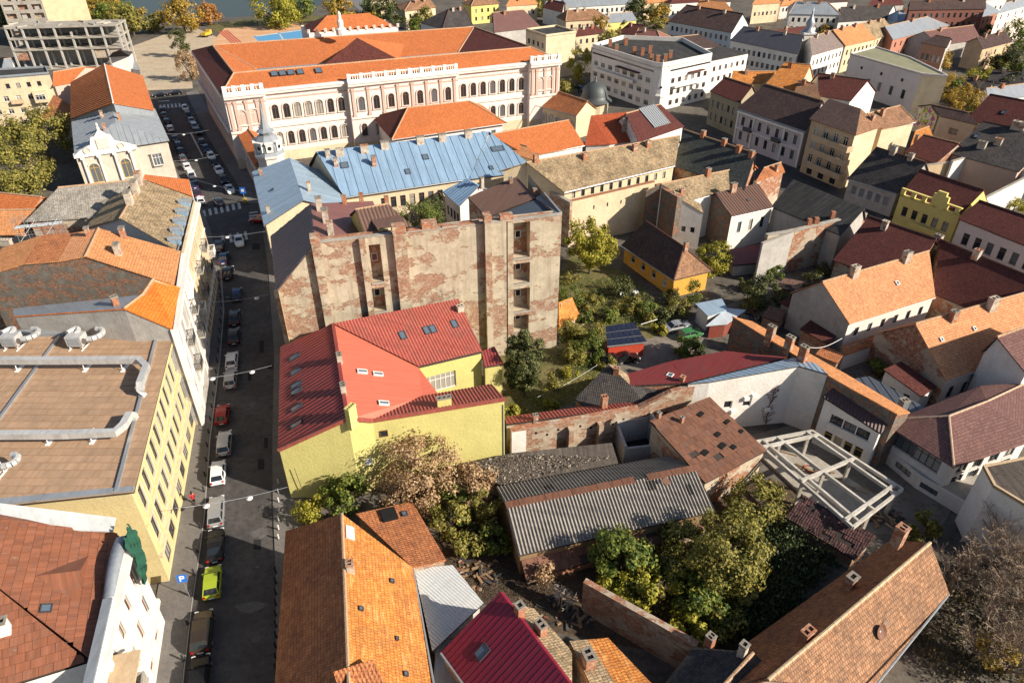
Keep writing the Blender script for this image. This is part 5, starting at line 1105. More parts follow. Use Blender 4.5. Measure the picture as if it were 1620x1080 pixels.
poly('red walled shed with white sheet roof below the blue roofed shed', [(1117, 515, 2.6), (1150, 512, 2.6), (1180, 490, 2.8), (1150, 487, 2.9)], [[0, 1, 2, 3]], ('flat', metal('pale_sheet', (.55, .6, .64), .5)), plaster('red_wall', (.22, .05, .035), amt=.3), name='shed', cat='shed')
poly('collapsed brick lean-to with orange tiles at the tenement corner', [(884, 520, 1.2), (918, 500, 1.0), (905, 470, 3.5), (884, 478, 3.6)], [[0, 1, 2, 3]], ('tile', OLDOR), P_BRICK, name='shed', cat='shed')
# ================================================================== FOREGROUND RUINS
bn = gable('long derelict barn with grey corrugated roof and rusty ridge', (820, 879), (1131, 809), (800, 800), (1100, 741), 3.4, ('corr', ETERN, .38, .085), WOOD, pitch=19, bw=.85, rc=False, over=.25, name='barn', cat='barn', gut=False)
poly('low rusty lean-to roof along the front of the barn', [(824, 884, 2.3), (832, 915, 1.3), (1128, 838, 1.3), (1130, 812, 2.3)], [[0, 1, 2, 3]], ('sheet', RUSTB, 1.2, .9, .15), P_OLD, name='shed', cat='shed', over=.3)
A, B = bn.V[5], bn.V[2]
for i in range(15):
    V, F = [], []; a, b = A.lerp(B, i / 15), A.lerp(B, (i + .97) / 15); dd = b - a; M = Matrix.Translation(a) @ dd.to_track_quat('X', 'Z').to_matrix().to_4x4()
    if i == 10: continue
    box(V, F, 0, dd.length, -.42, .42, .08, .2 + .03 * (i % 2), M); bn.part('ridge_sheet', V, F, RUSTB)
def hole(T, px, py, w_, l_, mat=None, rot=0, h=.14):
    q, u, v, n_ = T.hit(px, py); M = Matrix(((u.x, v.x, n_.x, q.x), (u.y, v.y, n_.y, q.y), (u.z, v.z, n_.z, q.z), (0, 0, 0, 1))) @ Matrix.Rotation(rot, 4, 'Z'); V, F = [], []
    box(V, F, -w_ / 2, w_ / 2, -l_ / 2, l_ / 2, -.02, h, M); T.part('roof_hole' if mat is None else 'roof_patch', V, F, mat or M_BLACK)  # with no material given, a black block paints the opening's dark inside
for p in ((868, 772, .9, .9), (1030, 768, .9, 1.1), (1090, 775, .4, 1.2), (1031, 752, .8, .5), (1039, 763, .5, .4)): hole(bn, *p, h=.17)
hole(bn, 1053, 762, .8, .8, RUSTB, .4, .2)
fr = poly('collapsed low shed with gravel covered flat roof behind the barn', [(722, 736, 2.6), (800, 770, 2.4), (978, 732, 2.6), (968, 700, 3.2), (812, 716, 3.2)], [[0, 1, 2, 3, 4]], ('flat', GRAVEL), P_BRICK, name='shed', cat='ruin')
bs = poly('old workshop with patched rusty brown sheet roof', [(1116, 764, 4.6), (1213, 712, 4.6), (1122, 628, 6.2), (1028, 666, 6.2)], [[0, 1, 2, 3]], ('sheet', RUSTB, 1.15, .8, .03), P_OLD, name='workshop', cat='workshop', over=.2)
for p in ((1115, 717, .9, .6), (1142, 706, 1.0, .6), (1160, 708, .7, .5), (1135, 688, .8, .5), (1108, 656, .9, .5), (1150, 668, .8, .4), (1172, 683, .6, .4)): hole(bs, *p, rot=.2, h=.2)
for p in ((1042, 661), (1078, 668)): bs.chim(p[0], p[1], .9, .4, .4, M_CHIM, 1)
rf = Thing('ruined_room', 'roofless room with black floor between brick wall and brown workshop', 'ruin', P(1000, 720, 0))
for a, b, h in (((972, 700), (985, 735), 3), ((985, 735), (1048, 728), 2.6), ((1048, 728), (1025, 690), 4.2), ((1025, 690), (972, 700), 3.6)):
    A, B = P(*a, 0), P(*b, 0); A.z = B.z = h; wall(rf, [A, B], 0, P_GREY, thick=.3, name='wall')
V = [P(975, 702, .3), P(988, 732, .3), P(1045, 726, .3), P(1023, 693, .3)]; rf.part('black_floor', V, [[0, 1, 2, 3]], flat('floor_black', (.02, .02, .02), .95))  # floor sheet in one flat near-black
# concrete pergola frame
pg = Thing('concrete_frame', 'white concrete beam frame of an unfinished extension in the yard', 'concrete frame', P(1310, 760, 0)); zb = 4.0
cor = [P(1196, 697, zb), P(1285, 680, zb), P(1428, 772, zb), P(1350, 832, zb)]
def beam(T, a, b, w_=.28, h_=.42, name='beam', mat=None):
    dd = b - a; M = Matrix.Translation(a) @ dd.to_track_quat('X', 'Z').to_matrix().to_4x4(); V, F = [], []; box(V, F, -.02, dd.length + .02, -w_ / 2, w_ / 2, -h_, 0, M); T.part(name, V, F, mat or P_FRAMEC)
for i in range(4): beam(pg, cor[i] + Vector((0, 0, .003 * i)), cor[(i + 1) % 4] + Vector((0, 0, .003 * i)))
m1, m2 = cor[0].lerp(cor[1], .38), cor[3].lerp(cor[2], .42); beam(pg, m1 + Vector((0, 0, .05)), m2 + Vector((0, 0, .05))); i1, i2 = cor[0].lerp(cor[1], .9), cor[3].lerp(cor[2], .86); beam(pg, i1 + Vector((0, 0, .04)), i2 + Vector((0, 0, .04)))
i3, i4 = cor[0].lerp(cor[1], .12), cor[3].lerp(cor[2], .12); beam(pg, i3 + Vector((0, 0, .04)), i4 + Vector((0, 0, .04)))
for t in (.08, .5, .93): beam(pg, cor[0].lerp(cor[3], t) + Vector((0, 0, .1)), cor[1].lerp(cor[2], t) + Vector((0, 0, .1)), .34, .4)
for a in (0.02, .5, .97):
    for s_ in (.04, .42, .93):
        q = cor[0].lerp(cor[3], a).lerp(cor[1].lerp(cor[2], a), s_); V, F = [], []; box(V, F, q.x - .16, q.x + .16, q.y - .16, q.y + .16, 0, zb - .4); pg.part('post', V, F, P_FRAMEC)
V = [P(1203, 712, 1.0), P(1270, 700, 1.0), P(1400, 785, 1.0), P(1340, 838, 1.0)]; V = [Vector((v.x, v.y, .35)) for v in V]; pg.part('floor_slab', V + [v - Vector((0, 0, .35)) for v in V], [[0, 1, 2, 3], [0, 4, 5, 1], [1, 5, 6, 2], [2, 6, 7, 3], [3, 7, 4, 0]], CONC)
rr = random.Random(14)
for i in range(9):
    q = P(1242 + i * 16.5, 722 + i * 8 + rr.uniform(-8, 8), .37); ln = rr.uniform(1.2, 3.4); M = Matrix.Translation(q + Vector((0, 0, .05 * i))) @ Matrix.Rotation(rr.uniform(-.9, -.2), 4, 'Z'); V, F = [], []
    box(V, F, -ln / 2, ln / 2, -.1, .1, 0, .08, M); o = obj('timber_plank', mk('timber_plank', [x - q for x in V], F, WOOD)); o.location = q; tag(o, 'loose timber plank inside the white concrete frame, %s from the left' % ORD[i], 'plank', 'planks inside the concrete frame')
V, F = [], []; q = P(1283, 742, .45)
for k in range(40):
    a, b = k * .47, (k + 1) * .47; r0, r1 = .75 + .12 * math.sin(k), .75 + .12 * math.sin(k + 1); tube(V, F, Vector((r0 * math.cos(a), r0 * math.sin(a) * .9, .03 + .004 * k)), Vector((r1 * math.cos(b), r1 * math.sin(b) * .9, .03 + .004 * k)), .035, .035, 5)
o = obj('garden_hose', mk('garden_hose', V, F, flat('hose_red', (.30, .06, .03), .6))); o.location = q; tag(o, 'coiled red hose on the slab inside the white concrete frame', 'hose')
# rooms below: collapsed tile roof
poly('collapsed dark purple tiled roof below the white concrete frame', [(1242, 818, 2.2), (1272, 783, 3.6), (1386, 848, 3.4), (1352, 885, 2.0)], [[0, 1, 2, 3]], ('sheet', tile('tile_purple_old', (.11, .055, .055), (.2, .1, .09), (.05, .04, .04), .6), .9, .5, .12), P_BRICK, name='shed', cat='ruin')
# low brick wall in the garden
wallthing('tall bare brick garden wall slanting towards the camera', (923, 921, 4.4), (1102, 1022, 4.6), 0, P_BRICK, cap=P_OLD)
# foreground houses
orh = gable('long foreground house with weathered orange tile roof', (687, 1086), (653, 897), (552, 1086), (541, 812), 5.2, ('tile', OLDOR), P_TAN, pitch=40, bw=1.05, over=.35, rooff={1: OLDRED}); orh.chim(555, 902, 1.1, .7, .6, M_CHIMW); orh.sky(619, 919, .4, .45); orh.sky(570, 963, .4, .45); orh.sky(641, 1066, .4, .45); orh.sky(627, 1010, .35, .3)
hole(orh, 553, 843, 1.5, .9, WHITEM)
orh.hit
gv = orh; dm_ = [P(528, 1062, 9.6), P(590, 1041, 9.6), P(612, 1090, 7.5), P(540, 1110, 7.5)]
dd = poly('ribbed red brown dormer roof on the weathered orange house', [(527, 1062, 10.6), (590, 1042, 10.2), (615, 1090, 8.8), (545, 1115, 9.0)], [[0, 1, 2, 3]], ('corr', OLDRED, .3, .04), P_TAN, z0=6.5, over=.15, name='dormer_house', cat='dormer')
br2 = poly('annex with brown tiled roof and dark roof opening', [(563, 812, 5.0), (653, 897, 4.6), (706, 885, 4.2), (652, 793, 5.2)], [[0, 1, 2, 3]], ('tile', OLDRED), P_BRICK, over=.15); hole(br2, 615, 815, 1.6, 1.6, h=.3); br2.sky(640, 813, .6, .6)
wc = poly('yard canopy with white corrugated sheets', [(655, 899, 3.6), (684, 1030, 3.2), (765, 954, 3.2), (716, 894, 3.6)], [[0, 1, 2, 3]], ('corr', WHITEM, .28, .03), P_GREY, name='canopy', cat='canopy', over=.3)
poly('strip of grey sheds along the yard below the white canopy', [(690, 1020, 2.4), (684, 1090, 2.4), (730, 1090, 2.4), (716, 1010, 2.4)], [[0, 1, 2, 3]], ('flat', GREYM), P_GREY, name='shed', cat='shed')
mg = gable('house with smooth wine red metal roof at the bottom edge', (697, 1031), (815, 1195), (791, 936), (908, 1090), 4.6, ('seam', MAGENTA, .5, .025), P_OLD, pitch=33, bw=.06, bz=8.0, over=.2, rc=False); mg.sky(764, 1031, .9, 1.3); mg.chim(822, 972, 1.4, .7, .7, M_CHIMR, 1)
bt = poly('narrow back slope with mossy beige tiles and dark coping', [(800, 950, 7.6), (905, 1088, 7.6), (905, 1030, 6.2), (845, 962, 6.4)], [[0, 1, 2, 3]], ('tile', MOSS), P_OLD, over=.1); bt.chim(855, 1000, 1.3, 1.0, .7, M_CHIM)
rb = poly('ruined brick outhouse with half orange, half mossy roof', [(900, 1014, 5.4), (940, 1100, 5.4), (1045, 1095, 4.4), (962, 1008, 4.6)], [[0, 1, 2, 3]], ('tile', OLDOR), P_BRICK, over=.05); rb.chim(930, 1050, 1.5, 1.1, .9, M_CHIM)
roofpatch(rb, 'mossy_slope', [(901, 1013, 5.46), (942, 1098, 5.46), (985, 1098, 5.1), (930, 1011, 5.2)], MOSS, .1)
dk = gable('low house with black slate roof and tan hip at the bottom edge', (1040, 1095), (1098, 1022), (1130, 1100), (1192, 1032), 4.6, ('tile', SLATE), P_OLD, pitch=30, bw=.8, gut=False); dk.chim(1173, 1036, 1.6, .6, .6, M_CHIMW, 1); dk.chim(1122, 1018, 1.2, .7, .7, M_CHIMR)
thh = gable('long brown tiled farm house with pale mortared ridge', (1380, 1090), (1502, 938), (1215, 1075), (1472, 858), 5.0, ('tile', OLDBR), P_OLD, pitch=38, bw=1.0, over=.4, rcm=P_TAN, rooff={1: OLDRED}); thh.chim(1422, 850, 1.4, .9, .9, M_CHIM); thh.chim(1342, 930, 1.7, .9, .7, M_CHIM, 1); thh.chim(1274, 1010, 1.2, 1.1, .7, M_CHIMR)
q, u, v, n_ = thh.hit(1391, 998); M = Matrix(((u.x, v.x, n_.x, q.x), (u.y, v.y, n_.y, q.y), (u.z, v.z, n_.z, q.z), (0, 0, 0, 1))); T = Thing('satellite_dish', 'rusty round dish lying on the brown tiled farm house roof', 'dish', q); V, F = [], []
lathe(V, F, [(.05, .1), (.35, .13), (.62, .22), (.66, .26)], 18, M @ Matrix.Rotation(R(15), 4, 'X'), cap=False); T.part('dish', V, F, RUSTB, smooth=True); V, F = [], []; tube(V, F, M @ Vector((0, 0, -.1)), M @ Vector((0, 0, .12)), .06, .06, 6); tube(V, F, M @ Vector((.1, .1, .1)), M @ Vector((1.2, .35, .35)), .04, .03, 5); T.part('arm', V, F, STEEL)
# ================================================================== MIDDLE RIGHT
bg = gable('long house with mossy beige roof above a cream courtyard wall', (893, 304), (1068, 262), (833, 257), (1076, 215), 11, ('tile', MOSS), P_CREAM, pitch=26, bw=.8, over=.4, wins={(0, 1): [(8.6, 1.4, 11, .8, 1, 1, 'dn')]})
for p in ((925, 252), (1004, 238), (1025, 232), (848, 254)): bg.chim(p[0], p[1], 1.3, 1.0, .7, M_CHIM)
wallthing('high cream firewall with brick coping below the mossy beige roof', (900, 320, 9.0), (1036, 288, 9.8), 0, P_CREAM, cap=M_CHIMR, thick=.6, rows=[(6.6, .8, 3, .35, 4, 6, 'dn')])
A = P(838, 285, 9.5); wallthing('brick firewall running from the tenement to the cream wall', (838, 285, 10.2), (902, 321, 9.2), 0, P_BRICK, thick=.6)
b2_ = gable('house with mossy tan roof and white gable wall', (1092, 318), (1168, 295), (1046, 291), (1160, 268), 9, ('tile', MOSS), P_WHITE, pitch=24, bw=.5, over=.1, wallmats={(4, 5): P_ROUGH}, wins={(5, 0): [(3, 1.3, 2, 1.0, 4, 1, 'wn')]}); b2_.chim(1078, 308, 1.2, .9, .7); b2_.chim(1120, 275, 1.2, .9, .7, M_CHIMR)
wg = poly('white house with tall gable and dark brick side wall', [(1072, 312, 10), (1113, 337, 7.5), (1108, 322, 8.5), (1064, 300, 10.4)], [[0, 1, 2, 3]], ('tile', MOSS), P_WHITE, over=.05, wins={(0, 1): [(3.2, 1.2, 2, .9, 1, .6, 'wn')]})
wallthing('dark brick firewall stub with a chimney flue behind garden cottage', (1036, 292, 10), (1072, 312, 10.4), 0, P_ROUGH, thick=1.2, cap=M_CHIM)
dg = gable('house with black mossy tiled roof in the middle of the courtyards', (1064, 262), (1178, 300), (1082, 205), (1196, 243), 9.5, ('tile', tile('tile_black_moss', (.05, .055, .055), (.08, .085, .08), (.03, .04, .035), .5)), P_OLD, pitch=30, bw=.5, gut=False)
for p in ((1112, 212), (1145, 225), (1168, 236), (1188, 244)): dg.chim(p[0], p[1] + 4, 1.3, .9, .8, M_CHIMR)
gable('small orange roofed house with skylights beside the seamed brown roof', (1160, 292), (1180, 292), (1155, 262), (1192, 258), 8.5, ('tile', ORANGE), P_OLD, pitch=28, gut=False).sky(1180, 270, .8, 1.6)
gable('red tiled house behind the seamed brown roof', (1195, 288), (1242, 272), (1195, 255), (1250, 268), 8.5, ('tile', OLDRED), P_OLD, pitch=28, gut=False).chim(1228, 270, 1.3, .8, .7)
br = gable('house with seamed brown metal roof and white window wall', (1157, 343), (1224, 328), (1132, 305), (1200, 291), 7.2, ('seam', BROWNM, .62, .06), P_WHITE, pitch=22, bw=.3, bz=8.2, over=.25, rc=False, wallmats={(4, 5): P_ROUGH}, wins={(0, 1): [(3.4, 2.2, 3, .9, 1, .4, 'd')]}); br.sky(1183, 317, .5, .6); br.chim(1160, 298, 1.1, 1.2, .7)
poly('dark red sheet canopy below the white window wall', [(1150, 396, 3), (1215, 384, 3), (1218, 415, 2.2), (1160, 420, 2.2)], [[0, 1, 2, 3]], ('corr', REDD, .5, .04), P_GREY, name='canopy', cat='canopy')
bk = gable('long house with black felt roof and blue edged white inner wall', (1220, 327), (1330, 372), (1255, 284), (1368, 330), 7.4, ('seam', FELT, .9, .04), P_GREY, pitch=20, bw=.3, rc=False, gut=False)
iw = wallthing('high ivy scarred brick wall with chimney stubs in the right courtyards', (1215, 373, 8.4), (1372, 338, 8.6), 0, P_OLD, thick=.7, tops=[(1258, 366, 8.4)])
A, B = P(1204, 452, 0), P(1258, 440, 0)
wallthing('grey rendered wall with ivy traces below the black roof', (1207, 386, 7.6), (1256, 367, 8.3), 0, P_GREY, thick=.4)
for x, y in ((1280, 358), (1291, 356), (1317, 346)):
    q = P(x, y, 8.4); V, F = [], []; box(V, F, q.x - .35, q.x + .35, q.y - .1, q.y + .6, 7.5, 9.7); iw.part('chimney_stub', V, F, M_CHIMR)
q1 = gable('row house back slope with dark maroon tiles, left one of two', (1318, 411), (1432, 455), (1375, 342), (1482, 378), 5.2, ('tile', MAROON), P_OLD, pitch=30, bw=.7, rcm=M_RIDGED, gut=False); q1.chim(1398, 362, 1.5, .9, .7, M_CHIMW)
q2 = gable('row house back slope with dark maroon tiles, right one of two', (1476, 464), (1640, 532), (1488, 379), (1650, 446), 5.2, ('tile', MAROON), P_OLD, pitch=30, bw=.5, rcm=M_RIDGED, gut=False); q2.chim(1543, 408, 1.5, 1.0, .8, M_CHIMW); q2.chim(1482, 384, 1.5, 1.2, .8, M_CHIMW)
o1 = gable('white courtyard house with orange tiled roof and two tall chimneys', (1344, 512), (1480, 470), (1301, 446), (1470, 397), 6.4, ('tile', TERRA), P_PINK, pitch=34, bw=.8, over=.25, wallmats={(4, 5): P_GREY, (5, 0): P_GREY}, wins={(0, 1): [(3.6, 1.5, 6, .9, .8, .6, 'd'), (.6, 1.9, 5, 1.0, .8, .6, 'd')]})
for p in ((1350, 430), (1432, 407)): o1.chim(p[0], p[1] + 6, 1.7, 1.2, .9, M_CHIMW)
o1.sky(1419, 448, .6, .7, 1)
poly('low red lean-to roof along the orange roofed courtyard house', [(1336, 562, 3), (1400, 540, 3), (1390, 528, 3.8), (1330, 548, 3.8)], [[0, 1, 2, 3]], ('tile', OLDRED), P_PINK, name='shed', cat='shed')
o2 = gable('courtyard house with long terracotta roof and peeling brick gable', (1498, 603), (1660, 548), (1448, 512), (1660, 452), 4.8, ('tile', TERRA), P_PINK, pitch=36, bw=.8, over=.25, wallmats={(4, 5): P_OLD, (5, 0): P_OLD}, wins={(0, 1): [(1.0, 2, 7, 1.0, .6, .6, 'd')]})
o2.chim(1506, 506, 1.5, 1.0, .8, M_CHIM); o2.chim(1567, 488, 1.8, 1.4, .9, M_CHIMW); o2.sky(1489, 537, .5, .6, 1); o2.sky(1541, 520, .5, .6, 1)
poly('small white lean-to house with dark brown roof before the peeling gable', [(1398, 584, 4.6), (1458, 627, 3.2), (1482, 611, 3.2), (1426, 571, 4.6)], [[0, 1, 2, 3]], ('tile', MAROON), P_WHITE, over=.2, wins={(0, 1): [(1.2, 1.2, 2, .9, .6, .6, 'wn')]})
rh = poly('large villa with chocolate metal tile hipped roof and terrace', [(1391, 664, 5.6), (1509, 739, 5.6), (1640, 695, 5.6), (1625, 605, 6.2), (1551, 610, 6.2), (1437, 655, 5.8), (1501, 658, 8.2), (1561, 635, 8.2)], [[0, 1, 6], [1, 2, 7, 6], [2, 3, 7], [3, 4, 7], [4, 5, 6, 7], [5, 0, 6]], ('tile', CHOCO), P_WHITE, name='villa', over=.7,
          wins={(1, 2): [(.6, 2.1, 4, 1.8, 1, 1, 'd'), (3.2, 1.6, 4, 1.6, 1, 1, 'd')], (0, 1): [(3.0, 2.0, 2, 3.2, .6, 1, 'd')]})
for a, b in ((1, 6), (6, 7), (3, 7), (0, 6)): rh.ridge(rh.V[a], rh.V[b], flat('ridge_beige', (.48, .34, .24), .8), .14)
rh.chim(1424, 652, 2.0, .9, .8, STEEL, 2)
te = Thing('terrace', 'grey concrete terrace with slender posts below the chocolate villa roof', 'terrace', P(1470, 790, 0)); V = [P(x, y, 1.6) for x, y in ((1395, 708), (1520, 792), (1600, 770), (1545, 715), (1440, 690))]; te.part('deck', V + [v - Vector((0, 0, .25)) for v in V], [[0, 1, 2, 3, 4]] + [[i, i + 5, (i + 1) % 5 + 5, (i + 1) % 5] for i in range(5)], CONC)
for x, y in ((1458, 745), (1492, 768), (1540, 752)):
    q = P(x, y, 1.6); V, F = [], []; tube(V, F, q, q + Vector((0, 0, 3.9)), .09, .09, 8); te.part('post', V, F, M_DARKFRAME)
for a, b, rows in (((1392, 700), (1456, 752), [(.6, .9, 1, 2.2, 2.5, .8, 'dn')]), ((1456, 752), (1528, 795), [(.5, .8, 1, 2.0, .5, 3, 'dn')])):
    A, B = P(*a, 2.0), P(*b, 2.0); walled(te, [A, B], 0, P_WHITE, rows, name='parapet_wall', thick=.2)
xh = poly('white courtyard house with dark brown lean-to roof behind the concrete frame', [(1301, 627, 7.4), (1394, 686, 6.2), (1414, 658, 7.4), (1327, 606, 8.4)], [[0, 1, 2, 3]], ('corr', metal('dark_brown_sheet', (.08, .035, .035), .5), .4, .04), P_WHITE, over=.25,
          wins={(0, 1): [(4.2, 1.3, 3, 1.5, 1.2, .8, 'd'), (1.2, 1.6, 4, 1.0, 1, .8, 'y')]})
poly('flat glass roofed link beside the white courtyard house', [(1345, 600, 5), (1440, 655, 5), (1465, 645, 5), (1375, 595, 5)], [[0, 1, 2, 3]], ('seam', metal('glass_roof', (.10, .11, .13), .25, .2), 1.1, .05), P_GREY, name='link_building', cat='link')
sh = gable('white house with brown metal tile roof at the right edge', (1625, 592), (1720, 560), (1577, 533), (1670, 500), 8.2, ('tile', CHOCO), P_WHITE, pitch=30, bw=.2, gut=False)
flatb('white rendered house with shallow grey roof at the lower right edge', [(1555, 736), (1572, 768), (1650, 815), (1660, 715)], 8.4, ('flat', GRAVEL), P_WHITE, name='house', par=.1, parm=P_TAN)
poly('dark tiled courtyard sheds left of the orange roofed house', [(1232, 478, 3.2), (1290, 505, 3.2), (1300, 480, 4), (1262, 462, 4)], [[0, 1, 2, 3]], ('tile', MAROON), P_OLD, name='shed', cat='shed')
poly('rusty sheet roofed outhouse below the long orange lean-to', [(1265, 520, 3.6), (1312, 545, 3.4), (1332, 520, 3.6), (1290, 500, 4.0)], [[0, 1, 2, 3]], ('tile', MAROON), P_BRICK, name='shed', cat='shed')
# ================================================================== RIGHT HAND STREET ROW
sheet('right_street', [(1090, 235), (1230, 300), (1420, 350), (1640, 440), (1640, 400), (1420, 330), (1270, 272), (1110, 200)], .005, G_ASPH)
r0 = gable('netted scaffolded town house with maroon roof', (1123, 144), (1170, 163), (1147, 122), (1191, 136), 9, ('tile', MAROON), plaster('dust_net', (.36, .31, .22), (.2, .17, .1), .5), pitch=30, bw=.6, wins={(0, 1): [(5.4, 1.8, 5, .9, .5, .5, 'dn'), (1.8, 1.9, 5, .9, .5, .5, 'dn')]})
r1 = gable('lilac town house with white trim, balconies and brown tiled roof', (1166, 171), (1275, 208), (1211, 133), (1303, 160), 9.2, ('tile', DKTILE), P_LILAC, pitch=32, bw=.7, over=.3, wins={(0, 1): [(5.3, 2.2, 7, 1.1, .8, .8, 'dt'), (1.6, 2.2, 7, 1.1, .8, .8, 'dt')]})
k, r_ = next((k, v) for k, v in r1.runs.items() if {0, 1} <= set(k)); W, d, inn, L = r_; M = wmat(W, d, inn, 0, 0, 0)
for z0, z1, e in ((8.2, 8.7, .4), (4.3, 4.6, .25)): V, F = [], []; box(V, F, 0, L, -e, .0, z0, z1, M); r1.part('cornice', V, F, P_WHITE)
for u in (.3, L * .27, L * .73, L - .3): V, F = [], []; box(V, F, u - .25, u + .25, -.2, .0, .3, 8.2, M); r1.part('pilaster', V, F, P_WHITE)
for u in (L * .22, L * .66): V, F = [], []; box(V, F, u - 1.3, u + 1.3, -1.1, 0, 4.5, 4.75, M); box(V, F, u - 1.3, u + 1.3, -1.1, -1.05, 4.75, 5.6, M); r1.part('balcony', V, F, M_DARKFRAME)
r2 = poly('tan balcony apartment block with brown hipped roof', [(1280, 188, 12.6), (1354, 214, 12.6), (1394, 201, 12.6), (1334, 172, 12.6), (1312, 156, 15.6), (1362, 172, 15.6)], [[0, 1, 5, 4], [1, 2, 5], [2, 3, 4, 5], [3, 0, 4]], ('tile', OLDBR), P_TAN, name='apartment_block', over=.5, rooff={0: DKTILE},
          wins={(0, 1): [(9.4, 2, 4, 1.3, .6, .6, 'w'), (6.2, 2, 4, 1.3, .6, .6, 'w'), (3.0, 2, 4, 1.3, .6, .6, 'w'), (.3, 2.0, 3, 1.6, 1, 1, 'dn')]}, wallmats={(1, 2): P_CREAM})
k, r_ = next((k, v) for k, v in r2.runs.items() if {0, 1} <= set(k)); W, d, inn, L = r_; M = wmat(W, d, inn, 0, 0, 0)
for z in (2.7, 5.9, 9.0):
    V, F = [], []; box(V, F, L * .22, L + .5, -1.9, 0, z - .25, z, M); box(V, F, L * .22, L + .5, -1.9, -1.78, z, z + 1.1, M); box(V, F, L + .38, L + .5, -1.78, 0, z, z + 1.1, M); r2.part('balcony', V, F, P_TAN)
r2.chim(1380, 190, 1.2, 1, .7)
gable('cream rear wing of the tan balcony block with brown roof', (1396, 204), (1449, 193), (1372, 180), (1424, 167), 11.5, ('tile', OLDBR), P_CREAM, pitch=28, hip=(0, 1)).chim(1395, 183, 1.6, .9, .8)
r3 = gable('low grey town house with black roof and shuttered windows', (1340, 283), (1420, 306), (1386, 233), (1466, 258), 5.4, ('tile', SLATE), P_GREY, pitch=34, bw=.7, wins={(0, 1): [(2.0, 1.9, 5, 1.1, .8, .8, 's')]}, rcm=M_RIDGED); r3.chim(1413, 240, 1.3, 1.2, .8, M_CHIMW); r3.chim(1440, 252, 1.3, 1, .8, M_CHIMW)
r4 = gable('canary yellow town house with stepped parapet and maroon roof', (1424, 308), (1519, 340), (1456, 268), (1557, 301), 6.2, ('tile', MAROON), P_CANARY, pitch=30, bw=.7, over=.05, rcm=M_RIDGED, gut=False, wins={(0, 1): [(2.1, 1.9, 5, 1.1, .8, .8, 'b')]})
k, r_ = next((k, v) for k, v in r4.runs.items() if {0, 1} <= set(k)); W, d, inn, L = r_; M = wmat(W, d, inn, 0, 0, 0)
V, F = [], []
for i in range(6): box(V, F, L * i / 5.5, L * i / 5.5 + .8, -.2, .25, 6.0, 7.3, M)
box(V, F, 0, L, -.2, .25, 6.0, 6.3, M); box(V, F, 0, L, -.25, .3, 7.3, 7.5, M); box(V, F, L * .52, L * .52 + 3, -.22, .28, 6.3, 8.6, M); box(V, F, L * .52 + .6, L * .52 + 2.4, -.24, .3, 8.6, 9.3, M); r4.part('parapet', V, F, P_CANARY)
V, F = [], []; box(V, F, L * .35, L * .8, -1.2, 0, 1.0, 1.2, M); box(V, F, L * .35, L * .8, -1.2, -1.1, 1.2, 2.0, M); r4.part('balcony', V, F, P_CANARY)
r5 = gable('cream town house with maroon roof and tall brown windows at right', (1516, 346), (1660, 403), (1549, 317), (1670, 358), 6.0, ('tile', MAROON), P_PINK, pitch=30, bw=.7, rcm=M_RIDGED, wins={(0, 1): [(1.8, 2.3, 6, 1.2, 1, 1, 'b')]})
# behind the row
b = gable('row house with maroon roof seen behind black roofed grey house', (1430, 241), (1480, 259), (1461, 213), (1518, 227), 6.5, ('tile', MAROON), P_OLD, pitch=30, gut=False); b.chim(1450, 220, 1.0, .7, .6)
gable('big hall with maroon roof by the right edge', (1528, 190), (1660, 212), (1566, 149), (1670, 168), 7.5, ('tile', MAROON), P_OLD, pitch=28, gut=False, rcm=M_RIDGED).sky(1588, 178, 1, 1.2)
b = gable('house with anthracite roof and two white chimneys by the right edge', (1503, 243), (1612, 272), (1556, 192), (1670, 216), 7.5, ('tile', SLATE), P_ROSE, pitch=26, gut=False, rcm=M_RIDGED, bw=.6); b.sky(1545, 216, 1, 1.2); b.chim(1552, 234, 1.5, 1.6, .9, M_CHIMW); b.chim(1578, 228, 1.3, 1.4, .9, M_CHIMW); b.chim(1610, 203, 1.5, 2.6, 1.2, M_CHIMW)
wallthing('long stained white firewall by the right edge', (1508, 256, 7.4), (1640, 216, 8.2), 0, P_WHITE, thick=.5, cap=CONC); wallthing('old tan parapet wall between maroon roofs and white firewall', (1466, 262, 6.6), (1510, 256, 7.0), 0, P_TAN, thick=.4)
gable('white house with grey blue roof at the right edge', (1572, 258), (1650, 280), (1592, 245), (1650, 240), 7.2, ('flat', metal('slate_sheet', (.10, .12, .15), .6)), P_WHITE, pitch=25, gut=False)
wallthing('lower white courtyard wall with one chimney at the right edge', (1552, 318, 6.4), (1650, 268, 7.2), 0, P_WHITE, thick=.4)
ml = gable('house with flower mural gable and dark roof behind the tan block', (1488, 184), (1548, 198), (1473, 165), (1533, 178), 6.8, ('tile', DKTILE), P_CREAM, pitch=34, bw=1.0, gut=False, wins={(0, 1): [(3, 1.6, 1, 2.2, 2.5, 3, 'bn')]})
mm, nt_, b_ = newmat('flower_mural', .9, .1); vo = N(nt_, 'ShaderNodeTexVoronoi'); vo.inputs['Scale'].default_value = 1.6; uvn = N(nt_, 'ShaderNodeUVMap'); nt_.links.new(uvn.outputs[0], vo.inputs['Vector'])
cr = N(nt_, 'ShaderNodeValToRGB'); cr.color_ramp.interpolation = 'CONSTANT'; e = cr.color_ramp.elements; e[0].color = (.7, .62, .45, 1); e[1].position = .3; e[1].color = (.55, .08, .2, 1)
for p_, c_ in ((.45, (.65, .55, .08, 1)), (.62, (.68, .6, .45, 1)), (.75, (.3, .35, .1, 1)), (.88, (.45, .1, .3, 1))): x_ = e.new(p_); x_.color = c_
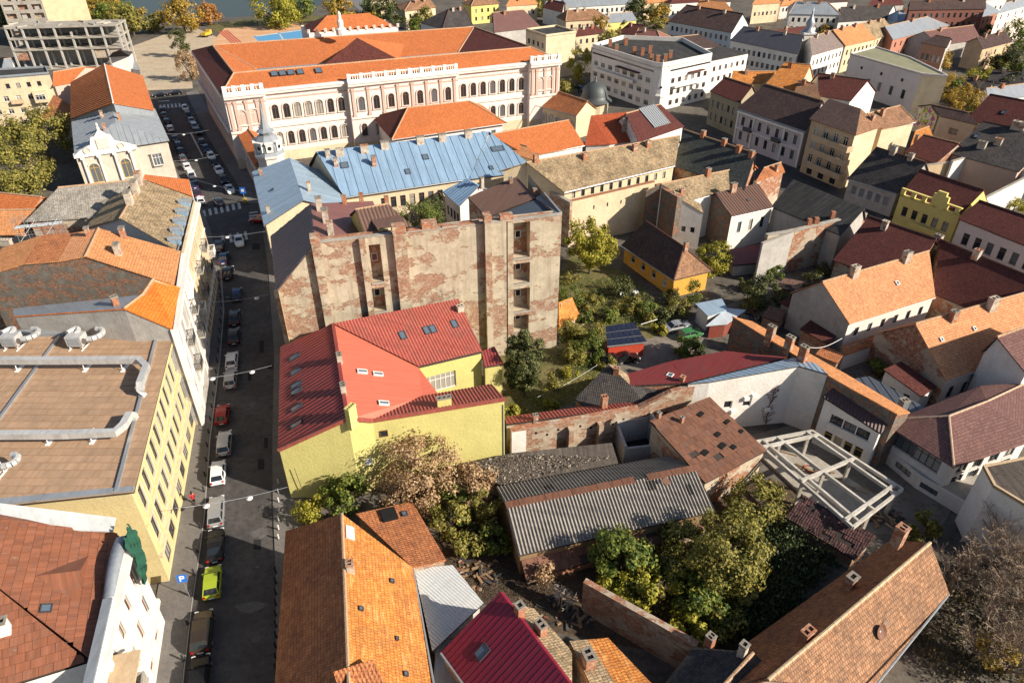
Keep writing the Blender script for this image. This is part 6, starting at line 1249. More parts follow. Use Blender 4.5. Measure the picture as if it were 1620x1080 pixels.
sp_ = N(nt_, 'ShaderNodeSeparateColor'); nt_.links.new(vo.outputs['Color'], sp_.inputs[0]); nt_.links.new(sp_.outputs[0], cr.inputs[0]); nt_.links.new(cr.outputs[0], b_.inputs['Base Color'])
A, B, C = ml.V[4], ml.V[0], ml.V[5]; nn_ = Vector(((B - A).y, -(B - A).x, 0)).normalized() * .06
ml.part('mural', [A.lerp(B, .1) + nn_ - Vector((0, 0, 5)), B.lerp(A, .1) + nn_ - Vector((0, 0, 5)), B.lerp(A, .1) + nn_ - Vector((0, 0, .2)), C + nn_ - Vector((0, 0, .5)), A.lerp(B, .1) + nn_ - Vector((0, 0, .2))], [[0, 1, 2, 3, 4]], mm)
gable('orange roofed lean-to beside the flower mural', (1440, 232), (1478, 222), (1448, 208), (1470, 200), 4.5, ('tile', OLDOR), P_OLD, pitch=22, gut=False)
# hotel
hz = 12.6
hv = [(937, 76), (1018, 101), (1036, 106), (1048, 107), (1060, 105), (1126, 91), (1080, 66), (985, 62)]
ho = flatb('white modernist apartment house with rounded corner and brick chimneys', hv, hz, ('flat', FELT), P_WHITE, name='apartment_house', par=1.3, parm=P_WHITE, cat='apartment house',
           wins={(0, 1): [(7.6, 1.5, 8, 2.1, .6, .6, 'wn'), (4.2, 1.5, 8, 2.1, .6, .6, 'wn'), (1.0, 1.6, 8, 2.1, .6, .6, 'wn')], (4, 5): [(7.4, 1.5, 6, 1.5, .6, .6, 'bn'), (4.0, 1.5, 6, 1.5, .6, .6, 'bn'), (1, 1.5, 6, 1.5, .6, .6, 'bn')]})
for key in ((0, 1), (4, 5)):
    k, r_ = next((k, v) for k, v in ho.runs.items() if set(key) <= set(k)); W, d, inn, L = r_; M = wmat(W, d, inn, 0, 0, 0)
    V, F = [], []; box(V, F, .4, L - .2, -.03, .05, 11.0, 11.5, M); ho.part('slit_window', V, F, M_GLASS)
    V, F = [], []; box(V, F, L * .1, L * .75, -1.3, 0, 6.3, 6.5, M); box(V, F, L * .1, L * .75, -1.3, -1.2, 6.5, 7.3, M); ho.part('balcony', V, F, P_WHITE)
    V, F = [], []; box(V, F, L * .45, L * .8, -1.3, 0, 9.6, 9.8, M); ho.part('canopy', V, F, MAROON)
for p in ((975, 82), (1003, 86), (1016, 88), (1028, 84), (1030, 98), (1040, 100), (1052, 98), (1060, 92), (990, 72), (965, 74)): ho.chim(p[0], p[1], 2.2, 1.1, .9, M_CHIMR, 1)
gable('white wing with flat dark roof behind the modernist house', (1126, 96), (1186, 84), (1085, 88), (1140, 73), 10, ('flat', FELT), P_WHITE, pitch=6, bw=.2, wins={(0, 1): [(6.5, 1.5, 6, 1.3, .6, .6, 'b'), (3.2, 1.5, 6, 1.3, .6, .6, 'b')]}, gut=False, rc=False)
gable('plain white gable house behind the modernist house', (1062, 80), (1068, 82), (1108, 54), (1098, 52), 10, ('tile', SLATE), P_WHITE, pitch=30, gut=False, rc=False) if False else None
gable('white gabled house with dark roof left of the flat dark wing', (1062, 78), (1143, 74), (1040, 62), (1105, 55), 9, ('tile', DKTILE), P_WHITE, pitch=26, gut=False)
# ================================================================== FAR TOWN
FAR = [
 ('tan apartment house with hipped brown roof at the top centre', (895, 34), (965, 30), (905, 18), (932, 13), 8, OLDBR, P_CREAM, (1, 1), 5),
 ('large purple brown gabled roof behind the school', (782, 51), (856, 43), (785, 22), (822, 14), 9, CHOCO, P_GREY, (0, 0), 0),
 ('dark hipped house left of the purple brown roof', (700, 46), (748, 40), (710, 15), (735, 12), 8, SLATE, P_WHITE, (1, 1), 4),
 ('maroon roofed house right of the cream block', (910, 58), (958, 52), (915, 45), (945, 42), 7, MAROON, P_CREAM, (0, 0), 4),
 ('rusty hipped house with many chimneys at top right of centre', (1000, 66), (1050, 74), (1010, 48), (1040, 46), 8, metal('rust_roof', (.30, .12, .09), .6, 0, .3, .2), P_OLD, (1, 1), 0),
 ('second rusty red roofed house left of the chimney house', (976, 52), (1020, 58), (985, 42), (1030, 36), 8, MAROON, P_OLD, (0, 0), 0),
 ('pale teal institution with dark brown saddle roof', (1057, 34), (1158, 52), (1086, 8), (1176, 22), 10, DKTILE, P_TEAL, (0, 0), 12),
 ('orange roofed house at the top edge behind the teal institution', (1100, 12), (1160, 18), (1105, 0), (1150, 2), 8, ORANGE3, P_WHITE, (0, 0), 0),
 ('white convent with long blue black roof', (1155, 64), (1262, 86), (1176, 42), (1272, 56), 9, metal('blueblack_tile', (.05, .05, .065), .6), P_WHITE, (0, 0), 12),
 ('terrace house with grey roof next to the white spire', (1284, 88), (1338, 73), (1281, 60), (1318, 48), 9, tile('tile_grey_brown', (.24, .19, .17), (.28, .22, .2), (.15, .12, .1), .3), P_WHITE, (0, 0), 8),
 ('terrace house with orange roof right of the grey roofed one', (1338, 73), (1386, 62), (1318, 48), (1364, 37), 9, ORANGE3, P_CREAM, (0, 0), 7),
 ('terrace house with mossy roof at the end of the terrace', (1386, 62), (1417, 50), (1364, 37), (1399, 30), 9, MOSS, P_CREAM, (0, 0), 5),
 ('brick and white factory range with grey roof at top right', (1413, 63), (1585, 19), (1400, 42), (1560, 5), 8, GREYM, plaster('red_brick_front', (.45, .2, .14), amt=.3), (0, 0), 22),
 ('white institution with blue grey roof at top', (1248, 22), (1330, 24), (1260, 2), (1310, 4), 10, GREYM, P_WHITE, (1, 1), 8),
 ('long white house with blue black roof at top', (1325, 35), (1402, 30), (1330, 12), (1415, 8), 8, SLATE, P_WHITE, (0, 0), 8),
 ('white house with pale blue roof beside the brick factory', (1420, 36), (1455, 36), (1425, 18), (1450, 16), 8, BLUEM2, P_WHITE, (1, 0), 4),
 ('dark red brick mill at the top edge', (1438, 16), (1560, 14), (1440, 2), (1560, 0), 14, DKTILE, plaster('dark_brick', (.22, .09, .07), amt=.3), (0, 0), 12),
 ('tall cream corner block at the top right corner', (1578, 22), (1650, 2), (1590, 5), (1650, -8), 15, GREYM, P_PINK, (0, 0), 6),
 ('plum roofed workshop right of centre by the factory', (1485, 72), (1552, 62), (1462, 50), (1540, 40), 6, CHOCO, P_GREY, (0, 0), 0),
 ('small brown house with grey gable at right of the grey wall', (1555, 78), (1602, 66), (1545, 60), (1590, 50), 8, DKTILE, P_TAN, (0, 0), 3),
 ('maroon roofed house with white gable between orange roofs', (1295, 152), (1346, 160), (1294, 116), (1374, 127), 8, MAROON, P_WHITE, (0, 0), 0),
 ('orange tiled house with corner turret stub', (1205, 140), (1262, 146), (1238, 104), (1286, 96), 8, OLDOR, P_CREAM, (0, 0), 0),
 ('second orange tiled house left of the turret stub', (1155, 132), (1205, 132), (1165, 118), (1222, 108), 8, OLDOR, P_CREAM, (0, 0), 0),
 ('orange tiled house directly behind the brown roof of the lilac house', (1255, 150), (1300, 158), (1262, 132), (1290, 128), 8, OLDBR, P_CREAM, (0, 0), 0),
 ('maroon roofed row behind the terrace houses', (1210, 62), (1285, 50), (1225, 48), (1290, 40), 7, MAROON, P_WHITE, (0, 0), 0),
 ('white villa with brown roof at the top edge left of the purple roof', (640, 18), (690, 12), (650, 2), (680, 0), 8, OLDBR, P_CREAM, (1, 1), 4),
 ('cream villa at the top edge right of the purple roof', (745, 10), (790, 6), (752, -4), (780, -6), 8, OLDBR, P_CANARY, (1, 1), 4),
 ('yellow garage with flat grey top near the white hall', (950, 38), (1008, 32), (945, 24), (1000, 19), 5, GREYM, P_CANARY, (0, 0), 0),
 ('long white hall with pale grey roof at the top edge', (900, 12), (1015, 5), (890, 0), (1000, -6), 8, GREYM, P_WHITE, (0, 0), 14),
 ('dark roofed villa near the top right of the plaza', (858, 12), (890, 20), (862, 0), (900, 4), 7, MAROON, P_WHITE, (0, 0), 0),
 ('house with slate roof and white wall below the hill road at right', (1560, 130), (1640, 140), (1570, 112), (1640, 116), 5, SLATE, P_WHITE, (0, 0), 3),
 ('long low white shed by the autumn trees at right', (1565, 160), (1640, 150), (1560, 140), (1640, 130), 4, GREYM, P_WHITE, (0, 0), 0),
 ('dark roofed garden house among autumn trees', (1520, 138), (1562, 148), (1532, 122), (1572, 130), 4, SLATE, P_GREY, (0, 0), 0),
]
for (lb, e1, e2, r1_, r2_, z, rm, wm, hp, nw) in FAR:
    wn_ = {(0, 1): [(z - 3.2, 1.7, nw, 1.1, .8, .8, 'dn'), (z - 6.6, 1.7, nw, 1.1, .8, .8, 'dn')]} if nw else None
    g = gable(lb, e1, e2, r1_, r2_, z, ('tile', rm), wm, pitch=30, hip=hp, wins=wn_, gut=False, rcm=M_RIDGED if rm in (MAROON, SLATE, DKTILE) else None)
    rr = random.Random(len(lb)); m1 = ((r1_[0] + r2_[0]) / 2, (r1_[1] + r2_[1]) / 2); em = ((e1[0] + e2[0]) / 2, (e1[1] + e2[1]) / 2)
    for t in ((.3,) if nw == 0 else (.25, .7)):
        x = r1_[0] + (r2_[0] - r1_[0]) * t; y = r1_[1] + (r2_[1] - r1_[1]) * t; g.chim(x + (em[0] - m1[0]) * .12, y + (em[1] - m1[1]) * .12, 1.4, 1.0, .8, rr.choice((M_CHIM, M_CHIMW, M_CHIMR)))
flatb('cream slab block with flat roof and rows of small balconies behind the school', [(832, 48), (864, 58), (911, 52), (880, 42)], 14, ('flat', FELT), P_CREAM, name='apartment_block', par=.6, wins={(0, 1): [(10, 1.6, 4, 1.3, .6, .6, 'd'), (6.6, 1.6, 4, 1.3, .6, .6, 'd'), (3.2, 1.6, 4, 1.3, .6, .6, 'd')]})
flatb('pinkish block with flat green and tan roof and arched windows', [(1345, 86), (1458, 118), (1500, 121), (1440, 92), (1385, 75)], 11, ('flat', metal('green_tan_roof', (.28, .27, .17), .8, 0, .3, .3, (.45, .33, .2), .2, .3)), P_PINK, name='building', par=.4, wins={(0, 1): [(7.6, .9, 3, 1.0, 2, 2, 'dn'), (3.0, 2.6, 4, 1.3, 8, 2, 'dn')]}, wallmats={(1, 2): P_CREAM})
q = gable('tall house with huge bare grey gable wall and brown roof', (1457, 68), (1498, 76), (1466, 58), (1520, 58), 12, ('tile', DKTILE), plaster('brown_brick', (.30, .16, .11), amt=.4), pitch=20, bw=1.4, wallmats={(1, 2): P_GREY, (2, 3): P_GREY}, wins={(0, 1): [(7, 2, 4, 1.2, .6, .6, 'd')]}, gut=False)
# white bulb spire
q = P(1272, 84, 6); T = Thing('church_tower', 'slim white tower with curved onion spire between terrace roofs', 'tower', (q.x, q.y, 0)); M = Matrix.Translation((q.x, q.y, 0)); V, F = [], []
box(V, F, -2, 2, -2, 2, 0, 12.5, M); box(V, F, -2.3, 2.3, -2.3, 2.3, 12.5, 13, M); T.part('shaft', V, F, P_WHITE); V, F = [], []; lathe(V, F, [(2.4, 13), (1.7, 13.9), (1.3, 14.8), (1.6, 15.8), (1.2, 16.8), (.55, 17.8), (.35, 19.2), (.05, 21.5)], 12, M); T.part('onion_spire', V, F, GREYM, smooth=True)
V, F = [], []; lathe(V, F, [(.7, 0), (.7, .06)], 12, M @ Matrix.Translation((0, -2.0, 10)) @ Matrix.Rotation(R(90), 4, 'X')); T.part('round_window', V, F, M_GLASS)
q = P(1043, 150, 10); T = Thing('church_spire', 'small white pointed spire in front of the rounded white house', 'tower', (q.x, q.y, 0)); M = Matrix.Translation((q.x, q.y, 0)); V, F = [], []; lathe(V, F, [(1.6, 0), (1.6, 9.5), (1.9, 9.6), (1.9, 10), (1.5, 10.5), (1.2, 12), (.9, 13.5), (.3, 16), (.05, 19)], 8, M); T.part('spire', V, F, P_WHITE)
V, F = [], []; lathe(V, F, [(.35, 0), (.35, .05)], 10, M @ Matrix.Translation((0, -1.2, 12.2)) @ Matrix.Rotation(R(90), 4, 'X')); T.part('round_window', V, F, M_GLASS)

# courtyard clutter
for lb, v, m, wm in (('tin roofed coop in the dark yard left of the orange roofed house', [(1205, 500, 2.4), (1232, 510, 2.4), (1245, 492, 2.8), (1218, 484, 2.8)], RUSTB, P_BRICK), ('rusty canopy beside the dark spruce like tree', [(1228, 455, 2.2), (1262, 462, 2.2), (1272, 446, 2.5), (1240, 440, 2.5)], BROWNM, WOOD), ('old tile roofed privy below the ivy scarred wall', [(1285, 470, 2.4), (1306, 462, 2.4), (1300, 448, 2.9), (1282, 454, 2.9)], OLDBR, P_BRICK), ('black felt roofed store under the long lean-to house', [(1200, 545, 2.6), (1160, 535, 2.6), (1172, 522, 2.8), (1205, 528, 2.8)], FELT, P_OLD), ('narrow red tiled shed behind the three chimneys', [(1290, 560, 3.0), (1325, 575, 3.0), (1335, 560, 3.4), (1302, 545, 3.4)], OLDRED, P_BRICK)):
    poly(lb, v, [[0, 1, 2, 3]], ('sheet', m, 1.0, .7, .04) if m in (RUSTB, BROWNM) else ('tile', m), wm, name='shed', cat='shed', over=.15)

FH = random.Random(31); xs_ = [585, 735, 800, 862, 905, 1018, 1060, 1118, 1190, 1235, 1300, 1372, 1470, 1540]
for i, x in enumerate(xs_):
    y = FH.uniform(-8, 4); w_ = FH.uniform(34, 60); rn, rm = FH.choice((('maroon', MAROON), ('orange', ORANGE3), ('brown', OLDBR), ('dark', DKTILE), ('grey', GREYM))); wn_, wm = FH.choice((('white', P_WHITE), ('cream', P_CREAM), ('grey', P_GREY), ('pinkish', P_PINK)))
    g = gable('distant %s house with %s roof along the top edge, %s from the left' % (wn_, rn, ORD[i]), (x, y + 9), (x + w_, y + 9 - w_ * .06), (x + 6, y - 1), (x + w_ - 6, y - 1 - w_ * .06), FH.uniform(6, 9), ('tile', rm), wm, pitch=30, hip=(1, 1) if i % 3 == 0 else (0, 0), wins={(0, 1): [(3.4, 1.6, 6, 1.1, .8, .8, 'dn')]}, gut=False, rc=False); g.chim(x + w_ * .4, y + 1, 1.5, 1.1, .9)
# ================================================================== VEGETATION
L_YG = leafmat('leaf_yellow_green', (.13, .15, .02), (.30, .28, .032), (.46, .38, .045)); L_G = leafmat('leaf_green', (.045, .078, .014), (.11, .15, .026), (.25, .26, .042)); L_DK = leafmat('leaf_dark', (.024, .038, .011), (.062, .080, .020), (.22, .21, .075))
L_DRY = leafmat('leaf_dry', (.24, .135, .06), (.42, .27, .14), (.58, .43, .27)); L_AUT = leafmat('leaf_autumn', (.18, .15, .028), (.36, .25, .04), (.48, .28, .045)); L_OL = leafmat('leaf_olive', (.085, .095, .022), (.22, .20, .042), (.40, .33, .075)); L_OR = leafmat('leaf_orange', (.28, .11, .03), (.40, .18, .04), (.48, .26, .06))
L_IVY = leafmat('leaf_ivy', (.02, .034, .014), (.05, .072, .026), (.11, .13, .042))
BARK = plaster('bark', (.13, .10, .075), (.05, .04, .03), .6); TWIG = plaster('twig', (.33, .25, .18), (.14, .10, .075), .4); TWIGW = plaster('twig_pale', (.48, .43, .36), (.2, .17, .13), .4)
def leaves(rr, rx, ry, rz, c, n, s, clumps, V, F, hollow=.35):
    cs = []
    for i in range(clumps):
        while True:
            p = Vector((rr.uniform(-1, 1), rr.uniform(-1, 1), rr.uniform(-1, 1)))
            if hollow < p.length < 1: break
        cs.append((Vector((p.x * rx, p.y * ry, p.z * rz)), rr.uniform(.6, 1.25)))
    cr = (rx * ry * rz) ** (1 / 3) * (1.15 / clumps ** .36)
    for i in range(n):
        b, k = cs[i % clumps]; q = Vector((rr.gauss(0, 1), rr.gauss(0, 1), rr.gauss(0, .8))); q = q.normalized() * (rr.random() ** .5) * cr * k
        p = c + b + q; nrm = (q.normalized() + b.normalized() * .6 + Vector((rr.gauss(0, .6), rr.gauss(0, .6), rr.gauss(0, .6) + .35))).normalized()
        u = nrm.orthogonal().normalized(); a = rr.random() * 6.28; u = (Matrix.Rotation(a, 3, nrm) @ u); v = nrm.cross(u); z = s * rr.uniform(.6, 1.35); i0 = len(V)
        V += [p - u * z * .5, p + v * z * .32 + nrm * z * .06, p + u * z * .5, p - v * z * .32 + nrm * z * .06]; F.append([i0, i0 + 1, i0 + 2, i0 + 3])
    return cs
def branches(V, F, rr, p, d, ln, r, depth, maxd, spread=.55, up=.15, kids=(1, 2)):
    segs = 3; q = p.copy(); dd = d.copy()
    for i in range(segs):
        nd = (dd + Vector((rr.gauss(0, .16), rr.gauss(0, .16), rr.gauss(0, .12) + up * .4))).normalized(); e = q + nd * ln / segs; r0 = max(.02, r * (1 - .5 * i / segs)); r1 = max(.018, r * (1 - .5 * (i + 1) / segs))
        tube(V, F, q, e, r0, r1, 6 if depth == 0 else (4 if depth < 2 else 3), cap=False); q = e; dd = nd
        if depth < maxd and i > 0 or (depth < maxd and depth > 0):
            for k in range(rr.randint(*kids)): branches(V, F, rr, q, (dd + Vector((rr.gauss(0, spread), rr.gauss(0, spread), rr.gauss(0, spread * .6) + up))).normalized(), ln * rr.uniform(.5, .72), r1 * .62, depth + 1, maxd, spread, up, kids)
def crownmesh(seed, rx, ry, rz, n, s, clumps, mat, name='crown'):
    V, F = [], []; leaves(random.Random(seed), rx, ry, rz, Vector(), n, s, clumps, V, F); return mk(name, V, F, mat, uv=False)
TRUNK = {}
def tree(label, px, py, zc, rx, rz, mat, n=3000, s=.34, clumps=26, ry=None, name='tree', cat='tree', group=None, bare=0):
    q = P(px, py, zc); T = Thing(name, label, cat, (q.x, q.y, 0), group); seed = int(px * 7 + py * 13); ry = ry or rx
    o = obj('crown', crownmesh(seed, rx, ry, rz, n, s, clumps, mat), T.o); o.location = (0, 0, zc)
    V, F = [], []; rr = random.Random(seed); z1 = max(.4, zc - rz * .55); r = max(.07, rx * .055); tube(V, F, Vector((0, 0, -.1)), Vector((rr.uniform(-.2, .2), rr.uniform(-.2, .2), z1)), r, r * .75, 8, cap=False)
    top = Vector((0, 0, z1))
    for k in range(7):
        a = k * .9 + rr.random(); e = Vector((math.cos(a) * rx * .62, math.sin(a) * ry * .62, zc + rz * rr.uniform(-.15, .6))); m = top.lerp(e, .5) + Vector((0, 0, .25 * rz * rr.random())); tube(V, F, top, m, r * .5, r * .32, 5, cap=False); tube(V, F, m, e, r * .32, r * .1, 5, cap=False)
    T.part('trunk', V, F, BARK, local=True); return T
def bare(label, px, py, h, seed, mat=TWIG, maxd=4, spread=.6, r=.2, name='bare_tree', up=.12, stems=1, kids=(1, 2)):
    q = P(px, py, 0); T = Thing(name, label, 'tree', q); V, F = [], []; rr = random.Random(seed)
    for k in range(stems):
        d = Vector((rr.gauss(0, .3), rr.gauss(0, .3), 1)).normalized() if stems > 1 else Vector((rr.gauss(0, .1), rr.gauss(0, .1), 1)).normalized(); branches(V, F, rr, Vector((rr.gauss(0, .15), rr.gauss(0, .15), 0)) * (stems > 1), d, h * .45, r, 0, maxd, spread, up, kids)
    n0 = len([f for f in F]); T.part('branches', V, F, mat, local=True)
    V, F = [], []; tube(V, F, Vector((0, 0, -.1)), Vector((0, 0, .5)), r * 1.25, r, 8, cap=False); T.part('trunk', V, F, BARK, local=True); return T
NB = 'shrubs in the garden court'
tree('large yellowing walnut tree beside the tenement corner', 936, 385, 6.0, 4.7, 4.2, L_YG, 9000, .42, 46)
tree('dense dark oval tree standing in the garden beside the lemon house', 830, 572, 5.9, 2.8, 5.0, L_DK, 19000, .28, 110)
tree('dry tan leaved tree before the lemon yellow wall', 662, 748, 4.6, 4.7, 4.4, L_DRY, 7500, .30, 95)
tree('second lower dry tan crown above the gravel shed', 745, 768, 2.8, 3.2, 1.9, L_DRY, 3400, .28, 34)
tree('green bush with yellow tips against the lemon yellow wall', 545, 785, 2.6, 2.6, 2.3, L_G, 3600, .34, 26, name='bush', cat='bush'); tree('small yellow shrub at the street corner of the lemon house', 488, 808, 1.8, 1.8, 1.5, L_YG, 1600, .28, 16, name='bush', cat='bush')
tree('thin sapling with yellow green leaves behind the brown tiled annex', 712, 818, 3.4, 2.0, 2.4, L_OL, 1500, .34, 16); tree('leafy sapling at the end of the barn', 770, 790, 3.8, 1.7, 1.8, L_OL, 1100, .32, 12); tree('low leafy bush beside the white canopy', 735, 862, 1.6, 1.6, 1.4, L_OL, 1000, .3, 12, name='bush', cat='bush')
tree('bright green large leaved tree in front of the barn', 985, 880, 3.8, 2.9, 3.4, L_G, 4800, .42, 40); tree('tall olive tree with airy crown in the overgrown garden', 1150, 865, 5.0, 4.4, 3.2, L_OL, 8500, .34, 46); tree('olive bush under the brown workshop wall', 1195, 792, 3.0, 3.0, 2.3, L_OL, 4500, .34, 28, name='bush', cat='bush')
tree('yellow green sumac beside the bare brick garden wall', 1010, 938, 2.4, 2.0, 1.8, L_YG, 1900, .4, 16); tree('round green shrub in the middle of the overgrown garden', 1115, 945, 2.8, 2.7, 2.2, L_G, 3400, .38, 24, name='bush', cat='bush'); tree('bright sumac shrub by the black slate roof', 1090, 1000, 2.0, 2.0, 1.4, L_YG, 1500, .4, 14, name='bush', cat='bush')
tree('dry brown shrub near the barn corner', 858, 905, 1.8, 1.5, 1.2, L_DRY, 900, .28, 12, name='bush', cat='bush')
bare('pale bare shrub lying across the barn corner', 885, 960, 3.2, 4, TWIGW, 3, .8, .08, 'bare_shrub', .0, 3); bare('fan shaped bare shrub between green bushes', 1040, 965, 3.6, 8, TWIG, 4, .42, .07, 'bare_shrub', .25, 4)
for x_, y_, h_, sd_, st_, lb_ in ((1560, 985, 9.5, 12, 3, 'big bare tree with wild branches at the lower right edge'), (1530, 905, 7.5, 17, 2, 'bare tree in front of the white wall at lower right'), (1500, 935, 7.0, 23, 3, 'bare thicket tree behind the farm house gable'), (1625, 960, 9.5, 29, 3, 'bare tree cut by the right edge below the white house'), (1585, 900, 8.0, 33, 2, 'bare tree between the white wall and the big bare tree'), (1580, 1060, 6.0, 31, 3, 'low bare tree at the right edge by the yellow leaves'), (1540, 1040, 6.0, 37, 3, 'bare shrub tree below the big bare tree')):
    bare(lb_, x_, y_, h_, sd_, TWIG, 4, .6, .24, up=.1, stems=st_ + 1, kids=(1, 2))
tree('last yellow leaves on a shrub at the lower right corner', 1598, 1045, 2.6, 2.2, 1.6, L_AUT, 900, .3, 12, name='bush', cat='bush')
for i, (x_, y_, m_) in enumerate(((884, 500, L_OL), (905, 440, L_OL), (948, 520, L_OL), (925, 500, L_G), (900, 590, L_YG), (975, 490, L_OL), (1015, 470, L_DK), (945, 465, L_DK), (880, 600, L_OL), (1030, 505, L_OL))): tree('%s weed clump %s' % (('olive', 'sunlit olive', 'dry olive', 'green', 'yellowish', 'pale olive', 'dark', 'shaded dark', 'low olive', 'straggly olive')[i], ('at the tenement foot', 'under the walnut tree', 'left of the solar shed', 'between beds', 'near the dense dark tree', 'by the plastic sheet', 'below the cottage', 'beside the walnut trunk', 'by the washing line', 'behind the silver saloon')[i]), x_, y_, .9, 1.5, .8, m_, 900, .26, 10, name='bush', cat='bush', group=NB)
tree('bright yellow green round tree beside the white window wall', 1126, 408, 3.4, 3.4, 2.8, L_YG, 5200, .34, 36); tree('dark spruce like tree in the shaded courtyard', 1205, 462, 3.0, 2.8, 2.6, L_DK, 3600, .32, 26); tree('small conifer below the ivy wall', 1285, 445, 2.2, 1.6, 2.0, L_DK, 1400, .28, 14); tree('pointed little conifer beside the garden cottage', 1098, 462, 2.2, 1.3, 2.3, L_G, 1600, .24, 18)
tree('rounded green bush on the yard beside the maroon roof', 1090, 551, 1.6, 2.3, 1.5, L_G, 2600, .3, 20, name='bush', cat='bush')
for i, (x, y, r, z, m, lb) in enumerate(((905, 470, 2.2, 1.5, L_G, 'green shrub right at the tenement wall corner'), (935, 480, 1.8, 1.3, L_OL, 'olive shrub next to the walnut tree'), (905, 520, 1.8, 1.4, L_OL, 'tall weeds by the collapsed lean-to'), (935, 548, 2.3, 1.8, L_G, 'dark green bush left of the solar shed'), (905, 560, 1.6, 1.4, L_OL, 'thin olive shrub near the dense dark tree'),
        (1000, 482, 1.6, 1.2, L_OL, 'pale shrub beside the white plastic sheet'), (1022, 488, 1.5, 1.3, L_G, 'leafy shrub behind the silver car'), (1045, 497, 1.7, 1.2, L_DK, 'dark shrub beside the silver car'), (1072, 487, 1.8, 1.2, L_OL, 'spiky grey green shrub under the cottage'), (960, 500, 1.5, 1.0, L_G, 'low green shrub in the vegetable bed'), (980, 455, 2.0, 1.4, L_DK, 'dark shrub below the cottage windows'), (1062, 470, 1.2, 1.0, L_DK, 'small clipped shrub at the cottage door'),
        (960, 575, 1.2, .9, L_OL, 'weeds beside the black parked car'), (1045, 521, 1.0, .7, L_YG, 'yellow flowering weeds between the solar shed and silver car'), (660, 342, 3.4, 9.0, L_G, 'courtyard bush behind the tenement firewall'), (688, 340, 2.6, 8.0, L_DK, 'second dark courtyard bush by the pink wing'), (805, 650, 1.2, .9, L_YG, 'weeds at the corner of the lemon house'), (870, 640, 1.0, .6, L_YG, 'grassy clump under the dense dark tree'))):
    r *= 1.25; tree(lb, x, y, z, r, min(z * 1.1, r), m, int(1000 * r), .28, int(8 * r), name='bush', cat='bush', group=NB)
for lb, x_, y_, z_, r_, m_ in (('green thicket between the dry tree and the barn end', 722, 800, 2.2, 2.2, L_G), ('leafy green shrub in the gap behind the brown annex', 752, 832, 1.8, 1.9, L_OL), ('dark green shrub deep beside the barn corner', 780, 858, 1.5, 1.6, L_G), ('yellow green bush left of the fan shaped bare shrub', 1015, 905, 2.2, 1.9, L_YG), ('green bush right of the fan shaped bare shrub', 1075, 895, 2.4, 2.1, L_OL), ('sunlit bush before the lean-to end of the barn', 1075, 850, 2.4, 2.0, L_OL), ('low yellow green shrub above the brick garden wall top', 965, 920, 1.6, 1.5, L_YG), ('shrub between the sumac and the black slate roof', 1140, 985, 1.8, 1.9, L_OL), ('bright shrub at the foot of the tall olive tree', 1080, 925, 1.8, 1.7, L_YG), ('olive shrub at the edge of the shaded ivy', 1170, 935, 2.0, 1.9, L_OL)):
    tree(lb, x_, y_, z_, r_, r_ * .85, m_, int(1100 * r_), .32, int(9 * r_), name='bush', cat='bush', group='bushes in the overgrown garden')
